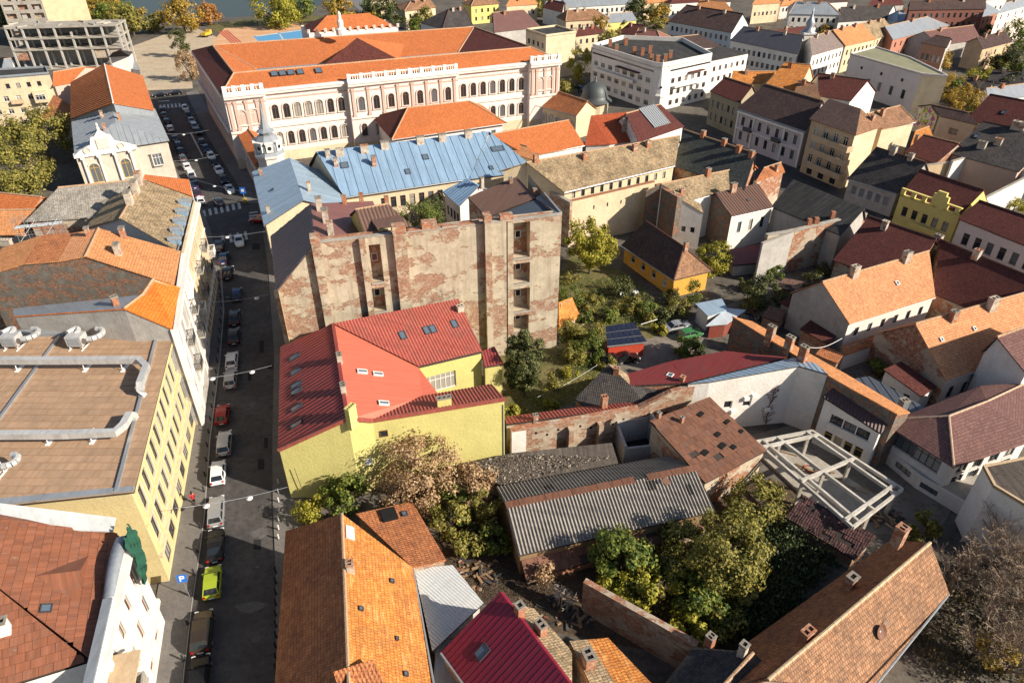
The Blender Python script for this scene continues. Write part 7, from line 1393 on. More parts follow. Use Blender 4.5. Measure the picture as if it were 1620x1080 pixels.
# far and side trees
for (lb, x, y, zc, rx, rz, m, n, s) in (
    ('broad autumn tree beside the theatre, upper of two', 62, 208, 7, 8.0, 5.5, L_OL, 7000, .55), ('broad autumn tree at the left edge, lower of two', 30, 268, 7, 7.5, 5.5, L_OL, 8000, .5), ('autumn crown cut by the left edge above the orange roofs', -10, 215, 7, 6, 5, L_OL, 3500, .55),
    ('dark cypress like tree at the head of the street', 284, 66, 6, 3.4, 5.5, L_DK, 2600, .5), ('brown thinning tree next to the school corner', 297, 105, 5, 4.0, 5.0, L_DRY, 3000, .5), ('green tree right of the ruined frame', 205, 30, 7, 8, 6, L_OL, 3200, .9), ('dark green tree behind the ruined frame', 178, 22, 8, 8, 6, L_G, 3000, .9),
    ('tall tree left of the river bank', 286, 22, 8, 9, 7, L_AUT, 3600, .9), ('small tree by the river bank', 245, 36, 4, 4.5, 3.5, L_OL, 1600, .8), ('orange bush tree on the river bank', 328, 22, 5, 6, 4.5, L_OR, 2000, .9), ('yellow trees behind the tower block', 140, 8, 7, 12, 6, L_AUT, 3000, 1.0), ('dark tree at the upper left corner', 5, 30, 8, 8, 7, L_DK, 2500, 1.0),
    ('large yellow green tree beyond the sports ground', 435, 14, 8, 12, 8, L_YG, 4200, 1.0), ('tree left of the large yellow green tree', 470, 6, 7, 8, 6, L_G, 2200, 1.0), ('brown tree by the hill road', 535, 16, 7, 7, 6, L_AUT, 2600, .9), ('tree on the hill road embankment', 600, 8, 6, 8, 5, L_DK, 2200, 1.0), ('grey green tree among the villas', 668, 28, 5, 6, 5, L_OL, 2200, .8), ('dark tree between the villas', 622, 30, 5, 6, 5, L_DK, 2000, .8),
    ('trees at the top edge behind the purple roof', 845, 4, 7, 9, 6, L_OL, 2200, 1.0), ('slim yellow green tree beside the cream slab block', 917, 103, 6, 4.0, 6.5, L_YG, 2600, .55), ('hedge bush at the foot of the school corner', 893, 138, 2.5, 4.0, 2.2, L_OL, 1500, .5), ('autumn tree before the rusty hipped house', 968, 68, 6, 6.0, 5.0, L_OL, 2600, .7), ('thin autumn tree near the yellow garage', 950, 45, 6, 4, 5, L_AUT, 1600, .7),
    ('golden tree in front of the huge grey gable', 1480, 98, 6, 5.0, 5.0, L_AUT, 2600, .6), ('yellow brown hedge tree right of the pinkish block', 1508, 140, 4.5, 5.0, 4.0, L_AUT, 2600, .55), ('autumn tree lower right of the pinkish block', 1528, 160, 4.0, 5.0, 3.5, L_AUT, 2600, .5), ('green tree by the low white shed', 1552, 122, 4, 4.5, 3.2, L_YG, 1800, .55), ('dark green tree at the right edge', 1605, 95, 5, 7, 5, L_DK, 2600, .7), ('grey green tree by the slate roof at right', 1600, 135, 4, 5, 3.5, L_DK, 1800, .6), ('green tree at the far right edge top', 1612, 55, 6, 7, 6, L_G, 2000, .8), ('shrub beside the white courtyard wall at right', 1608, 322, 2, 2.5, 1.5, L_YG, 1200, .35), ('dark trees right of the brick mill', 1010, 18, 7, 7, 6, L_DK, 1800, 1.0), ('row tree at the top right of the hall', 1040, 22, 6, 6, 5, L_AUT, 1600, .9)):
    tree(lb, x, y, zc, rx, rz, m, n, s, 34)
for i, (x_, y_, r_, m_, lb) in enumerate(((1240, 475, 1.8, L_DK, 'dark shrub in the shaded yard before the ivy wall'), (1262, 485, 1.6, L_DK, 'second dark shrub by the tin roofed coop'), (1178, 450, 1.6, L_DK, 'low dark shrub under the red canopy'), (1225, 430, 1.5, L_G, 'shrub at the foot of the grey rendered wall'), (1300, 425, 1.4, L_DK, 'dark climber at the base of the maroon row house'), (1185, 480, 1.5, L_OL, 'olive shrub above the pale blue shed'), (1390, 580, 1.2, L_G, 'small shrub in the white courtyard'), (1470, 830, 1.5, L_OL, 'weeds at the foot of the white house at lower right'), (1440, 845, 1.2, L_OL, 'weeds behind the farm house chimney'))):
    tree(lb, x_, y_, 1.3, r_, 1.1, m_, 1300, .28, 12, name='bush', cat='bush', group='shrubs in the shaded yards')
FT = random.Random(99); spots = []; seen = {}
for i in range(46):
    zone = FT.choice(((560, 760, 4, 46), (850, 1060, -4, 40), (1180, 1330, -2, 60), (1380, 1620, -4, 60), (1500, 1620, 95, 190), (60, 240, 0, 30))); spots.append((FT.uniform(zone[0], zone[1]), FT.uniform(zone[2], zone[3])))
for x_, y_ in sorted(spots):
    m_ = FT.choice((L_DK, L_G, L_OL, L_AUT, L_OL)); nm_ = {L_DK: 'dark green', L_G: 'green', L_OL: 'olive', L_AUT: 'golden'}[m_]
    side = 'left of the river' if x_ < 300 else 'among the villas behind the school' if x_ < 770 else 'behind the modernist house' if x_ < 1100 else 'near the white spire' if x_ < 1340 else 'in the gardens at the right edge' if y_ > 90 else 'around the brick factory'
    k_ = seen.get((nm_, side), 0); seen[(nm_, side)] = k_ + 1
    tree('small %s tree %s, %s from the left' % (nm_, side, ORD[k_]), x_, y_, 3.2, FT.uniform(2.5, 5), FT.uniform(2.4, 3.8), m_, 700, .8, 14, group='small background trees')
for (lb, x, y, h, sd) in (('bare tree left of the white spire', 1225, 62, 11, 41), ('bare tree right of the teal institution', 1245, 66, 10, 43), ('bare tree beside the autumn hedge', 1548, 165, 8, 47)): bare(lb, x, y, h, sd, TWIG, 4, .55, .2)
def tuft(V, F, rr, p, h, n, s):
    for k in range(n):
        q = p + Vector((rr.gauss(0, .5), rr.gauss(0, .5), abs(rr.gauss(0, h)))); nrm = Vector((rr.gauss(0, 1), rr.gauss(0, 1), rr.random() + .4)).normalized(); u = nrm.orthogonal().normalized(); v = nrm.cross(u); i0 = len(V); z = s * rr.uniform(.6, 1.3); V += [q - u * z * .5, q + v * z * .3, q + u * z * .5, q - v * z * .3]; F.append([i0, i0 + 1, i0 + 2, i0 + 3])
def scatter(name, label, poly_, n, per, h, s, mat, seed):
    rr = random.Random(seed); V, F = [], []; xs = [p[0] for p in poly_]; ys = [p[1] for p in poly_]; c = 0
    def inside(x, y):
        r = False; j = len(poly_) - 1
        for i in range(len(poly_)):
            if (poly_[i][1] > y) != (poly_[j][1] > y) and x < (poly_[j][0] - poly_[i][0]) * (y - poly_[i][1]) / (poly_[j][1] - poly_[i][1]) + poly_[i][0]: r = not r
            j = i
        return r
    while c < n:
        x, y = rr.uniform(min(xs), max(xs)), rr.uniform(min(ys), max(ys))
        if inside(x, y): tuft(V, F, rr, P(x, y, .02), h, per, s); c += 1
    o = obj(name, mk(name, V, F, mat, uv=False)); tag(o, label, None, None, 'stuff')
scatter('ivy', 'dark ivy and brambles covering the shaded garden slope', [(1190, 850), (1260, 830), (1330, 860), (1310, 900), (1210, 1010), (1130, 1010), (1150, 930)], 420, 26, 1.1, .34, L_IVY, 1)
scatter('undergrowth', 'olive undergrowth filling the overgrown garden', [(930, 890), (1060, 860), (1240, 800), (1260, 830), (1180, 920), (1100, 1015), (1000, 950)], 260, 20, .7, .3, L_OL, 2)
scatter('weeds', 'weeds and vegetables of the garden court', [(890, 440), (985, 440), (1060, 500), (1040, 520), (950, 530), (960, 580), (900, 600), (885, 560)], 300, 16, .35, .24, L_G, 3)
scatter('weeds', 'yellowing grass and weeds beside the dense dark tree', [(815, 640), (880, 600), (960, 590), (985, 600), (900, 650), (815, 668)], 150, 14, .2, .2, L_YG, 4)
scatter('leaf_litter', 'brown leaf litter and rubble between canopy and barn', [(700, 880), (790, 860), (830, 900), (900, 950), (860, 990), (790, 930), (770, 950)], 420, 12, .05, .13, leafmat('leaf_rot', (.03, .022, .015), (.08, .055, .035), (.22, .17, .12)), 5)
scatter('undergrowth', 'brown and green thicket below the bare trees at right', [(1500, 880), (1640, 860), (1640, 1080), (1480, 1080), (1440, 1020)], 330, 18, .6, .3, leafmat('leaf_thicket', (.05, .045, .02), (.12, .095, .045), (.2, .15, .08)), 6)
rr = random.Random(77); V, F = [], []
for i in range(1500):
    t, s_ = rr.random(), rr.random(); a = P(724, 736, 2.7).lerp(P(800, 768, 2.5), t).lerp(P(812, 718, 3.3).lerp(P(972, 722, 3.0), t), s_); q = a + Vector((0, 0, .05)); z = rr.uniform(.05, .17); nrm = Vector((rr.gauss(0, .5), rr.gauss(0, .5), 1)).normalized(); u = nrm.orthogonal().normalized(); v = nrm.cross(u); i0 = len(V); V += [q - u * z, q + v * z * .6, q + u * z, q - v * z * .6]; F.append([i0, i0 + 1, i0 + 2, i0 + 3])
tag(obj('roof_debris', mk('roof_debris', V, F, leafmat('shards', (.05, .045, .04), (.22, .17, .12), (.5, .44, .36)), uv=False)), 'tile shards and dry leaves strewn over the gravel shed roof', None, None, 'stuff')
# ================================================================== CARS
M_TYRE = flat('tyre', (.02, .02, .02), .9); M_RIM = flat('rim', (.4, .4, .41), .35, .5, .6); M_CGL = flat('car_glass', (.015, .018, .022), .05, .8); M_HL = flat('headlight', (.7, .7, .68), .1, .6); M_TL = flat('tail_light', (.35, .01, .01), .2, .5); M_PLATE = flat('number_plate', (.7, .7, .7), .5)
TYPES = {  # length, width, height, belt, (bonnet start, screen base, roof front, roof rear, rear base)
 'hatchback': (3.95, 1.70, 1.47, .92, (.26, .40, .86, .97)), 'saloon': (4.5, 1.76, 1.44, .93, (.27, .42, .72, .86)), 'estate': (4.5, 1.76, 1.50, .94, (.27, .42, .90, .98)), 'off_roader': (4.55, 1.84, 1.72, 1.06, (.26, .38, .91, .985)), 'van': (5.2, 1.95, 2.2, 1.15, (.13, .26, .985, .998)), 'beetle': (4.1, 1.6, 1.48, .95, (.30, .44, .62, .88))}
CARM = {}
def carmesh(ty, col):
    if (ty, col) in CARM: return CARM[(ty, col)]
    Ln, W_, H_, B_, g = TYPES[ty]; pm = PAINT[col]; V, F = [], []; st = []
    for t, hw, zt in ((0, .74, .62), (.03, .86, .74), (.10, .95, .84 if ty != 'van' else 1.0), (g[0], .99, B_ - .02), (.5, 1.0, B_), (g[3], .98, B_ + .01), (.97, .92, B_ - .06 if ty in ('saloon', 'beetle') else B_), (1.0, .80, .72)): st.append((Ln / 2 - t * Ln, hw * W_ / 2, zt))
    m = 8
    for x, hw, zt in st:
        zb = .22
        for y, z in ((-hw * .9, zb), (-hw, .38), (-hw, zt - .16), (-hw * .9, zt), (hw * .9, zt), (hw, zt - .16), (hw, .38), (hw * .9, zb)): V.append(Vector((x, y, z)))
    for i in range(len(st) - 1):
        for k in range(m): F.append([i * m + k, i * m + (k + 1) % m, (i + 1) * m + (k + 1) % m, (i + 1) * m + k])
    F.append(list(range(m))); F.append([(len(st) - 1) * m + k for k in reversed(range(m))])
    xs = [Ln / 2 - t * Ln for t in g]; yb, yt = W_ * .45, W_ * .375; i0 = len(V)
    mid = (xs[1] + xs[2]) / 2
    gp = [(xs[0], yb, B_ - .04), (xs[1], yt, H_ - .05), (mid, yt * 1.02, H_), (xs[2], yt, H_ - .06), (xs[3], yb, B_ - .04)]
    for x, y, z in gp: V += [Vector((x, -y, z)), Vector((x, y, z))]
    for i in range(4): F.append([i0 + 2 * i, i0 + 2 * i + 1, i0 + 2 * i + 3, i0 + 2 * i + 2])
    F.append([i0 + 2 * i for i in range(5)][::-1]); F.append([i0 + 2 * i + 1 for i in range(5)])
    body = mk('body', V, F, pm, smooth=False)
    def quad(name, pts, mat, off):
        c = [Vector(p) for p in pts]; n = (c[1] - c[0]).cross(c[2] - c[0]).normalized(); ce = sum(c, Vector()) / len(c)
        if n.dot(ce - Vector((0, 0, .9))) < 0: n = -n
        c = [ce + (p - ce) * .86 + n * off for p in c]; return mk(name, c, [list(range(len(c)))], mat)
    a, b, e, f_ = gp[0], gp[1], gp[3], gp[4]; parts = [('windscreen', quad('windscreen', [(a[0], -a[1], a[2]), (a[0], a[1], a[2]), (b[0], b[1], b[2]), (b[0], -b[1], b[2])], M_CGL, .015)), ('rear_window', quad('rear_window', [(f_[0], -f_[1], f_[2]), (f_[0], f_[1], f_[2]), (e[0], e[1], e[2]), (e[0], -e[1], e[2])], M_CGL, .015))]
    for sg in (-1, 1):
        for (u0, u1) in ((.0, .5), (.5, 1.0)):
            bx0, bx1 = a[0] + (f_[0] - a[0]) * u0, a[0] + (f_[0] - a[0]) * u1; tx0, tx1 = b[0] + (e[0] - b[0]) * u0, b[0] + (e[0] - b[0]) * u1
            if ty == 'van' and u0 > .2: continue
            parts.append(('side_window', quad('side_window', [(bx0, sg * a[1], a[2] + .03), (bx1, sg * a[1], a[2] + .03), (tx1, sg * b[1], b[2] - .03), (tx0, sg * b[1], b[2] - .03)], M_CGL, .012)))
        V, F = [], []; box(V, F, Ln / 2 - .16, Ln / 2 - .02, sg * W_ * .36 - .17, sg * W_ * .36 + .17, .60, .72); parts.append(('headlight', mk('headlight', V, F, M_HL)))
        V, F = [], []; box(V, F, -Ln / 2 - .01, -Ln / 2 + .1, sg * W_ * .37 - .12, sg * W_ * .37 + .12, .66, .86); parts.append(('tail_light', mk('tail_light', V, F, M_TL)))
        V, F = [], []; box(V, F, xs[0] - .25, xs[0] - .05, sg * (W_ * .5 + .02) - .09, sg * (W_ * .5 + .02) + .09, B_ - .02, B_ + .13); parts.append(('wing_mirror', mk('wing_mirror', V, F, pm)))
    V, F = [], []; box(V, F, -Ln / 2 - .03, -Ln / 2 + .02, -.26, .26, .48, .6); parts.append(('number_plate', mk('number_plate', V, F, M_PLATE)))
    V, F = [], []; box(V, F, -Ln / 2 - .05, -Ln / 2 + .05, -W_ * .40, W_ * .40, .26, .44); parts.append(('bumper', mk('bumper', V, F, M_DARKFRAME)))
    if 'w' not in CARM:
        V, F = [], []; lathe(V, F, [(.12, -.1), (.30, -.1), (.32, -.06), (.32, .06), (.30, .1), (.12, .1)], 16, Matrix.Rotation(R(90), 4, 'X')); tw = mk('wheel', V, F, M_TYRE); V, F = [], []; lathe(V, F, [(.02, -.105), (.2, -.105), (.2, .105), (.02, .105)], 12, Matrix.Rotation(R(90), 4, 'X')); CARM['w'] = (tw, mk('rim', V, F, M_RIM))
    CARM[(ty, col)] = (body, parts, Ln, W_); return CARM[(ty, col)]
PAINT = {k: metal('paint_' + k, c, .22, m_, .04, 0, spec=.6) for k, c, m_ in (('white', (.72, .72, .72), 0), ('silver', (.42, .43, .44), .5), ('black', (.012, .012, .014), .2), ('grey', (.12, .125, .13), .4), ('blue', (.02, .035, .09), .3), ('red', (.30, .012, .012), .1), ('lime', (.33, .42, .03), .1), ('brown', (.06, .045, .035), .4), ('green', (.05, .19, .06), .1), ('plum', (.06, .02, .05), .3), ('yellow', (.55, .36, .04), 0))}
def car(ty, col, px, py, ang, label, group=None, z=.02):
    q = P(px, py, .6); T = Thing('parked_car' if ty != 'van' else 'parked_van', label, 'car' if ty != 'van' else 'van', (q.x, q.y, z), group, ang); body, parts, Ln, W_ = carmesh(ty, col)
    obj('body', body, T.o)
    for nm, me in parts: obj(nm, me, T.o)
    for x in (Ln * .31, -Ln * .30):
        for y in (-W_ / 2 + .08, W_ / 2 - .08): o = obj('wheel', CARM['w'][0], T.o, Matrix.Translation((x, y, .32))); obj('rim', CARM['w'][1], o)
    return T
def sang(a, b): A, B = P(*a), P(*b); return math.atan2(B.y - A.y, B.x - A.x)
S1 = sang((312, 892), (347, 565)); S2 = sang((275, 212), (252, 160))
ROW = [(315, 1072, 'estate', 'black', 'black estate car cut by the bottom edge on the near street'), (320, 998, 'off_roader', 'brown', 'dark brown off-roader at the kerb, second from the bottom'), (336, 920, 'hatchback', 'lime', 'lime green hatchback parked by the blue parking sign'), (341, 862, 'saloon', 'black', 'black saloon just beyond the lime green hatchback'), (342, 808, 'estate', 'silver', 'silver estate under the street lamp wire'), (345, 747, 'hatchback', 'white', 'white hatchback between silver cars on the near street'), (355, 700, 'estate', 'silver', 'silver estate just before the red car'), (352, 655, 'hatchback', 'red', 'red hatchback, the only red car on the near street'), (365, 598, 'estate', 'silver', 'silver estate beneath the hanging lamp'), (367, 569, 'hatchback', 'white', 'white hatchback right behind the silver estate'), (370, 531, 'saloon', 'black', 'black car behind the white hatchback, lower of two'), (371, 502, 'saloon', 'black', 'black car behind the white hatchback, upper of two'), (375, 465, 'hatchback', 'blue', 'dark blue car alone by the balconied house'), (361, 431, 'saloon', 'black', 'black car below the zebra crossing, lowest of three'), (354, 408, 'saloon', 'blue', 'dark car below the zebra crossing, middle of three'), (347, 388, 'estate', 'black', 'black car below the zebra crossing, uppermost of three')]
for x, y, ty, c, lb in ROW: car(ty, c, x, y, S1 + rnd.uniform(-.03, .03), lb, 'cars parked along the near street')
car('saloon', 'white', 378, 380, S1 + .12 + math.pi, 'white saloon driving over the lower zebra crossing')
UL = [(317, 317, 'hatchback', 'white'), (312, 305, 'hatchback', 'plum'), (307, 292, 'saloon', 'blue'), (302, 276, 'off_roader', 'white'), (295, 263, 'hatchback', 'white'), (289, 250, 'hatchback', 'grey'), (286, 239, 'saloon', 'black'), (282, 229, 'hatchback', 'blue'), (277, 219, 'saloon', 'grey'), (269, 203, 'estate', 'white'), (264, 192, 'hatchback', 'black'), (260, 182, 'saloon', 'grey'), (257, 174, 'hatchback', 'black')]
UR = [(363, 299, 'saloon', 'white'), (354, 284, 'saloon', 'black'), (346, 269, 'saloon', 'white'), (339, 257, 'saloon', 'black'), (334, 247, 'hatchback', 'white'), (326, 235, 'saloon', 'blue'), (320, 226, 'hatchback', 'black'), (313, 208, 'saloon', 'black'), (308, 200, 'estate', 'silver'), (303, 191, 'saloon', 'silver'), (298, 182, 'hatchback', 'black'), (293, 171, 'hatchback', 'white')]
ordn = ('first', 'second', 'third', 'fourth', 'fifth', 'sixth', 'seventh', 'eighth', 'ninth', 'tenth', 'eleventh', 'twelfth', 'thirteenth')
for nm, rows, sd in (('theatre side', UL, S2), ('school side', UR, S2)):
    for i, (x, y, ty, c) in enumerate(rows): car(ty, c, x, y, sd + rnd.uniform(-.04, .04) + (math.pi if nm[0] == 's' else 0), '%s %s, %s from the crossing on the %s' % (c, ty.replace('_', '-'), ordn[i], nm), 'cars parked along the far street')
car('hatchback', 'grey', 346, 319, S2 + .1, 'grey hatchback driving up to the upper zebra crossing'); car('saloon', 'black', 253, 150, S2 + 1.5, 'black car crossing at the head of the street, left one'); car('estate', 'black', 276, 147, S2 + 1.5, 'black car crossing at the head of the street, right one'); car('hatchback', 'red', 410, 347, S1 + 1.4, 'red car half hidden at the blue roofed corner')
car('saloon', 'silver', 1072, 516, .35, 'silver saloon parked beside the garden shrubs'); car('hatchback', 'green', 1092, 528, .35, 'green hatchback parked next to the silver saloon'); car('beetle', 'black', 990, 566, .2, 'round black veteran car before the red solar shed'); car('hatchback', 'black', 968, 569, .25, 'black car left of the round black veteran car')
car('van', 'white', 290, 44, .15, 'white van parked by the river bank'); car('saloon', 'black', 914, 138, -.4, 'black car parked beside the modernist house, upper one'); car('saloon', 'blue', 926, 144, -.4, 'dark blue car parked beside the modernist house, lower one')
q = P(328, 58, 0); T = Thing('lorry', 'small yellow lorry on the sandy lot beside the running track', 'lorry', q, None, 1.4); V, F = [], []; box(V, F, -3, .9, -1.1, 1.1, .8, 1.9); T.part('tipper', V, F, PAINT['yellow'], local=True); V, F = [], []; box(V, F, 1.0, 2.6, -1.05, 1.05, .7, 2.5); T.part('cab', V, F, PAINT['yellow'], local=True); V, F = [], []; box(V, F, 2.55, 2.63, -.9, .9, 1.6, 2.3); T.part('windscreen', V, F, M_CGL, local=True)
for x in (-2.2, -1.2, 1.8):
    for y in (-.95, .95): obj('wheel', CARM['w'][0], T.o, Matrix.Translation((x, y, .45)) @ Matrix.Scale(1.4, 4))
# ================================================================== PEOPLE
SKIN = flat('skin', (.45, .26, .18), .6); HAIR = flat('hair_dark', (.03, .02, .015), .8)
def skinmesh(name, pts, edges, rad, mat, parent, root=0):
    me = bpy.data.meshes.new(name); me.from_pydata(pts, edges, []); me.materials.append(mat); o = obj(name, me, parent); sk_ = o.modifiers.new('skin', 'SKIN'); sk_.use_smooth_shade = True
    for i, v in enumerate(me.skin_vertices[0].data): v.radius = (rad[i], rad[i]); v.use_root = (i == root)
    o.modifiers.new('sub', 'SUBSURF').levels = 1; return o
def person(label, px, py, ang, coat, legs, swing=.22, h=1.0, hairm=None, dress=False):
    q = P(px, py, .13); q.z = .13; T = Thing('person', label, 'person', q, None, ang); s = swing
    pts = [(0, 0, .95), (0, 0, 1.2), (.01, 0, 1.42), (.02, 0, 1.52), (.04, 0, 1.64), (0, .1, .92), (s * .55, .1, .5), (s * .7 - .02, .1, .08), (s * .7 + .14, .1, .05), (0, -.1, .92), (-s * .3, -.1, .5), (-s, -.1, .1), (-s + .13, -.1, .05), (0, .2, 1.40), (-s * .6, .25, 1.14), (-s * .5 + .1, .23, .92), (0, -.2, 1.40), (s * .6, -.25, 1.14), (s * .8 + .12, -.23, .95)]
    ed = [(0, 1), (1, 2), (2, 3), (3, 4), (0, 5), (5, 6), (6, 7), (7, 8), (0, 9), (9, 10), (10, 11), (11, 12), (2, 13), (13, 14), (14, 15), (2, 16), (16, 17), (17, 18)]
    rad = [.14, .14, .13, .06, .105, .09, .065, .045, .04, .09, .065, .045, .04, .055, .045, .035, .055, .045, .035]; skinmesh('body', pts, ed, rad, SKIN, T.o)
    skinmesh('coat', [pts[i] for i in (0, 1, 2, 13, 14, 16, 17)] + [(0, 0, .8), (-s * .55 + .06, .235, 1.0), (s * .7 + .06, -.235, 1.02)], [(0, 1), (1, 2), (2, 3), (3, 4), (2, 5), (5, 6), (0, 7), (4, 8), (6, 9)], [.18, .18, .165, .085, .07, .085, .07, .2, .06, .06], coat, T.o)
    skinmesh('trousers', [pts[i] for i in (0, 5, 6, 7, 9, 10, 11)], [(0, 1), (1, 2), (2, 3), (0, 4), (4, 5), (5, 6)], [.15, .115, .085, .065, .115, .085, .065], legs, T.o)
    V, F = [], []; lathe(V, F, [(.115, -.02), (.135, .06), (.12, .13), (.06, .17), (.01, .18)], 10, Matrix.Translation((.02, 0, 1.63))); lathe(V, F, [(.09, -.18), (.11, -.02)], 8, Matrix.Translation((-.04, 0, 1.63)), cap=False); T.part('hair', V, F, hairm or HAIR, local=True, smooth=True)
DKC = flat('cloth_dark', (.02, .02, .025), .9); person('person in dark coat walking on the pavement below the balconied house', 316, 628, S1 + math.pi, DKC, DKC); person('second person in dark clothes beside the first on the pavement', 321, 615, S1 + math.pi, flat('cloth_grey', (.06, .06, .065), .9), DKC, .15)
person('person in a pink jacket on the pavement by the ochre front', 308, 652, S1, flat('cloth_pink', (.50, .08, .40), .9), flat('cloth_blue', (.08, .1, .25), .9)); person('person in a red jacket walking past the ochre office front', 308, 795, S1, flat('cloth_red', (.45, .03, .03), .9), DKC, .25)
# ================================================================== STREET FURNITURE
V, F = [], []; lathe(V, F, [(.09, 0), (.09, .75), (.11, .77), (.11, .85), (.05, .92)], 8); BOL = mk('bollard', V, F, flat('iron_dark', (.025, .025, .028), .5)); V, F = [], []; lathe(V, F, [(.1, 0), (.1, .7), (.05, .78)], 8); BOLW = mk('bollard', V, F, flat('bollard_white', (.5, .5, .48), .6)); V, F = [], []; lathe(V, F, [(.16, 0), (.16, .04)], 8); BASE = mk('base_plate', V, F, M_DARKFRAME)
kp = [(287, 1075), (300, 960), (310, 892), (320, 817), (329, 695), (345, 565), (351, 490), (346, 428)]; K = [P(*p, .13) for p in kp]
nb_ = 0
for i in range(len(K) - 1):
    n = max(1, int((K[i + 1] - K[i]).length / 2.6))
    for k in range(n):
        p = K[i].lerp(K[i + 1], (k + .5) / n); o = obj('bollard', BOL); o.location = p; obj('base_plate', BASE, o); nb_ += 1; tag(o, 'dark iron bollard on the left kerb, %s from the bottom' % ORD[nb_ - 1], 'bollard', 'dark bollards along the left kerb')
for i in range(7):
    p = P(441, 765 + i * 14.5, .13); o = obj('bollard', BOLW); o.location = p; obj('base_plate', BASE, o); tag(o, 'white post on the pavement before the lemon house, %s from the top' % ORD[i], 'bollard', 'white posts along the right pavement')
for i in range(10):
    p = P(436.5, 905 + i * 17, .13); o = obj('bollard', BOL); o.location = p; obj('base_plate', BASE, o); tag(o, 'dark bollard beside the weathered orange house, %s from the top' % ORD[i], 'bollard', 'dark bollards below the orange house')
M_LAMP = flat('lamp_grey', (.62, .62, .62), .4)
def span(label, a, b, za, zb_, ts):
    A, B = P(*a, za), P(*b, zb_); T = Thing('span_lamp', label, 'street lamp', (A.x, A.y, za)); V, F = [], []; pts = [A.lerp(B, k / 10) - Vector((0, 0, .35 * math.sin(math.pi * k / 10))) for k in range(11)]
    for k in range(10): tube(V, F, pts[k], pts[k + 1], .03, .03, 4, cap=False)
    T.part('wire', V, F, M_ZINC)
    for t in ts:
        p = A.lerp(B, t) - Vector((0, 0, .35 * math.sin(math.pi * t))); V, F = [], []; lathe(V, F, [(.05, 0), (.12, -.08), (.34, -.16), (.36, -.24), (.26, -.32), (.02, -.36)], 12, Matrix.Translation(p)); T.part('lamp', V, F, M_LAMP, smooth=True)
span('street lamps on a wire across the street by the silver cars', (302, 600), (430, 578), 8, 8, (.25, .74)); span('street lamps on a wire across the street near the lime green car', (276, 804), (455, 770), 7.5, 6.5, (.26, .64)); span('street lamp on a wire across the street below the zebra crossing', (325, 478), (425, 465), 9, 9, (.8,)); span('street lamp on a wire above the lower zebra crossing', (300, 375), (420, 366), 9, 9, (.48,)); span('street lamp on a wire over the upper crossing', (303, 282), (398, 305), 9, 9, (.38,)); span('street lamp on a wire between theatre and school, lower', (272, 255), (345, 245), 9, 9, (.5,)); span('street lamp on a wire between theatre and school, upper', (262, 212), (330, 206), 9, 9, (.4,))
M_BLUE = flat('sign_blue', (.02, .14, .55), .4)
q = P(300, 943, .13); T = Thing('parking_sign', 'blue parking sign with white letter P on a leaning pole', 'sign', q); tp = P(290, 911, 2.9) - q; V, F = [], []; tp.z = 2.7; tp = Vector((-.1, .1, 2.7)); tube(V, F, Vector(), tp, .04, .04, 8); T.part('pole', V, F, M_ZINC, local=True); M = Matrix.Translation(tp) @ Matrix.Rotation(R(12), 4, 'Z') @ Matrix.Rotation(R(-12), 4, 'X'); V, F = [], []; box(V, F, -.45, .45, -.04, 0, -.45, .45, M); o = T.part('plate', V, F, M_BLUE, local=True); V, F = [], []
box(V, F, -.22, -.1, -.055, -.042, -.32, .32, M); box(V, F, -.1, .14, -.055, -.042, .2, .32, M); box(V, F, -.1, .14, -.055, -.042, -.06, .06, M); box(V, F, .12, .24, -.0552, -.0418, -.02, .28, M); T.part('letter', V, F, WHITEP, local=True, parent=o)
q = P(388, 320, .13); T = Thing('crossing_sign', 'blue crossing sign with yellow base at the upper crossing', 'sign', q); V, F = [], []; tube(V, F, Vector(), Vector((0, 0, 3.2)), .06, .06, 8); T.part('pole', V, F, M_ZINC, local=True); V, F = [], []; box(V, F, -.6, .6, -.05, 0, 2.0, 3.4); o = T.part('plate', V, F, M_BLUE, local=True); V, F = [], []; box(V, F, -.3, .3, -.06, -.052, 2.4, 3.0); T.part('symbol', V, F, WHITEP, local=True, parent=o); V, F = [], []; box(V, F, -.3, .3, -.3, .3, 0, .9); T.part('base', V, F, PAINT['yellow'], local=True)
def wire(label, a, za, b, zb_, r=.035, sag=.4, mat=None):
    A, B = P(*a, za), P(*b, zb_); V, F = [], []; pts = [A.lerp(B, k / 12) - Vector((0, 0, sag * math.sin(math.pi * k / 12))) for k in range(13)]
    for k in range(12): tube(V, F, pts[k] - A, pts[k + 1] - A, r, r, 4, cap=False)
    o = obj('cable', mk('cable', V, F, mat or WHITEP)); o.location = A; tag(o, label, 'cable')
wire('white washing line from the dense tree to the yard', (850, 628), 2.2, (945, 577), 2.4, .016, .4, M_ZINC); wire('white cable sagging over the right courtyards', (1274, 548), 7.5, (1332, 535), 6.5, sag=.8); wire('white pole lying beside the solar shed', (1014, 513), 1.5, (1040, 505), 1.5, .05, 0)
q = P(995, 466, .02); V, F = [], []; rr = random.Random(4)
for j in range(7):
    for i in range(9): V.append(Vector((i * .42 - 1.7, j * .32 - 1, .25 + rr.uniform(0, .45) - .02 * abs(i - 4))))
for j in range(6):
    for i in range(8): F.append([j * 9 + i, j * 9 + i + 1, (j + 1) * 9 + i + 1, (j + 1) * 9 + i])
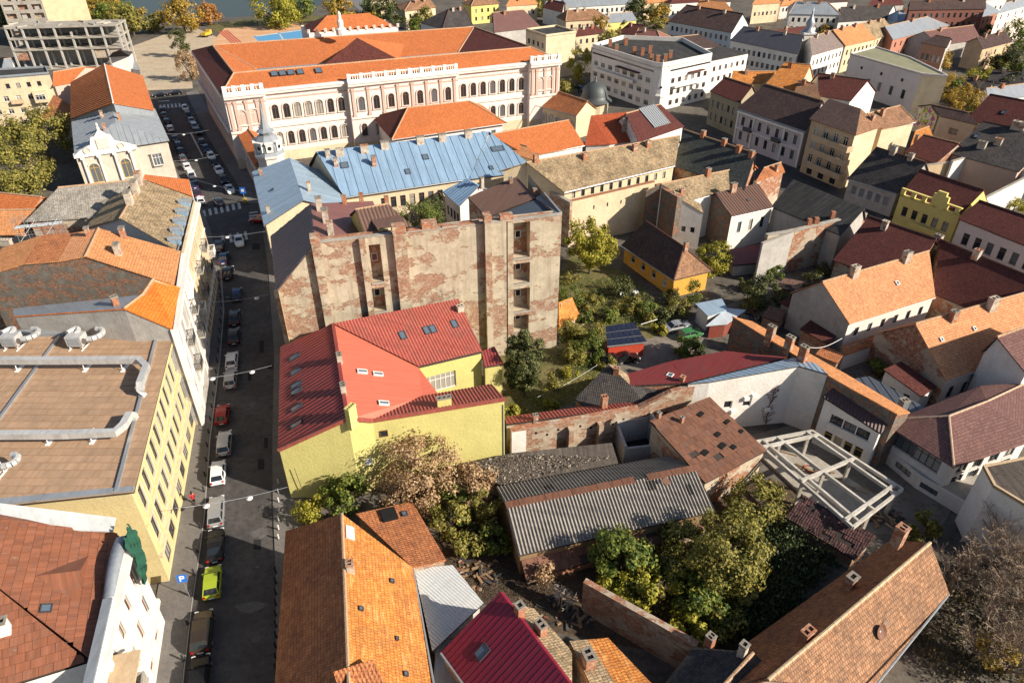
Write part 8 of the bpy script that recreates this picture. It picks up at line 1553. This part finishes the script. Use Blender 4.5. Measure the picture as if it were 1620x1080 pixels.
o = obj('plastic_sheet', mk('plastic_sheet', V, F, WHITEP)); o.location = q; tag(o, 'crumpled white plastic sheet in the garden court', 'sheet')

for x_, y_ in ((398, 640), (385, 770), (360, 470), (392, 905), (330, 300), (405, 1010)):
    V, F = [], []; lathe(V, F, [(.42, 0), (.42, .012), (.34, .012), (.34, .006)], 18); o = obj('manhole_cover', mk('manhole_cover', V, F, metal('cast_iron', (.075, .07, .068), .5))); o.location = P(x_, y_, .006); o['kind'] = 'structure'
def rubble(name, label, px, py, rx, ry, n, seed, cols):
    rr = random.Random(seed); V, F, fm = [], [], []; c = P(px, py, 0)
    for i in range(n):
        a = rr.random() * 6.28; r = rr.random() ** .6; M = Matrix.Translation((r * math.cos(a) * rx, r * math.sin(a) * ry, rr.uniform(0, .25) * (1 - r) + .03)) @ Matrix.Rotation(rr.random() * 3, 4, 'Z') @ Matrix.Rotation(rr.uniform(-.3, .3), 4, 'X'); l = rr.choice((.1, .14, .2, .6)); n0 = len(F); box(V, F, -l, l, -.09 - rr.random() * .1, .1, 0, .06 + rr.random() * .16, M); fm += [rr.randrange(len(cols))] * (len(F) - n0)
    o = obj(name, mk(name, V, F, cols, fm)); o.location = c; tag(o, label, None, None, 'stuff')
RC = [WOOD, P_BRICK, FELT, RUSTB, FELT, WOOD]
for k, (x_, y_, a_, b_, n_, lb) in enumerate(((1010, 600, 3, 1.2, 90, 'scrap and boards beside the maroon outbuilding'), (1195, 505, 3, 2.5, 120, 'junk heaped in the dark yard beside the pale blue shed'), (1262, 512, 3, 2, 120, 'scrap timber below the long lean-to house'), (1385, 600, 3, 2, 90, 'building rubble in the white courtyard'), (900, 965, 3, 2, 120, 'rubble under the pale bare shrub'), (755, 905, 2.5, 2.5, 140, 'bricks and boards behind the white canopy'), (1400, 820, 2.5, 1.5, 90, 'rubble at the end of the white concrete frame'), (930, 500, 4, 3, 70, 'garden boards and pots between the shrubs'), (30, 372, 2, 1.5, 60, 'x'))):
    if lb != 'x': rubble('rubble', lb, x_, y_, a_, b_, int(n_ * .6), k + 50, RC)
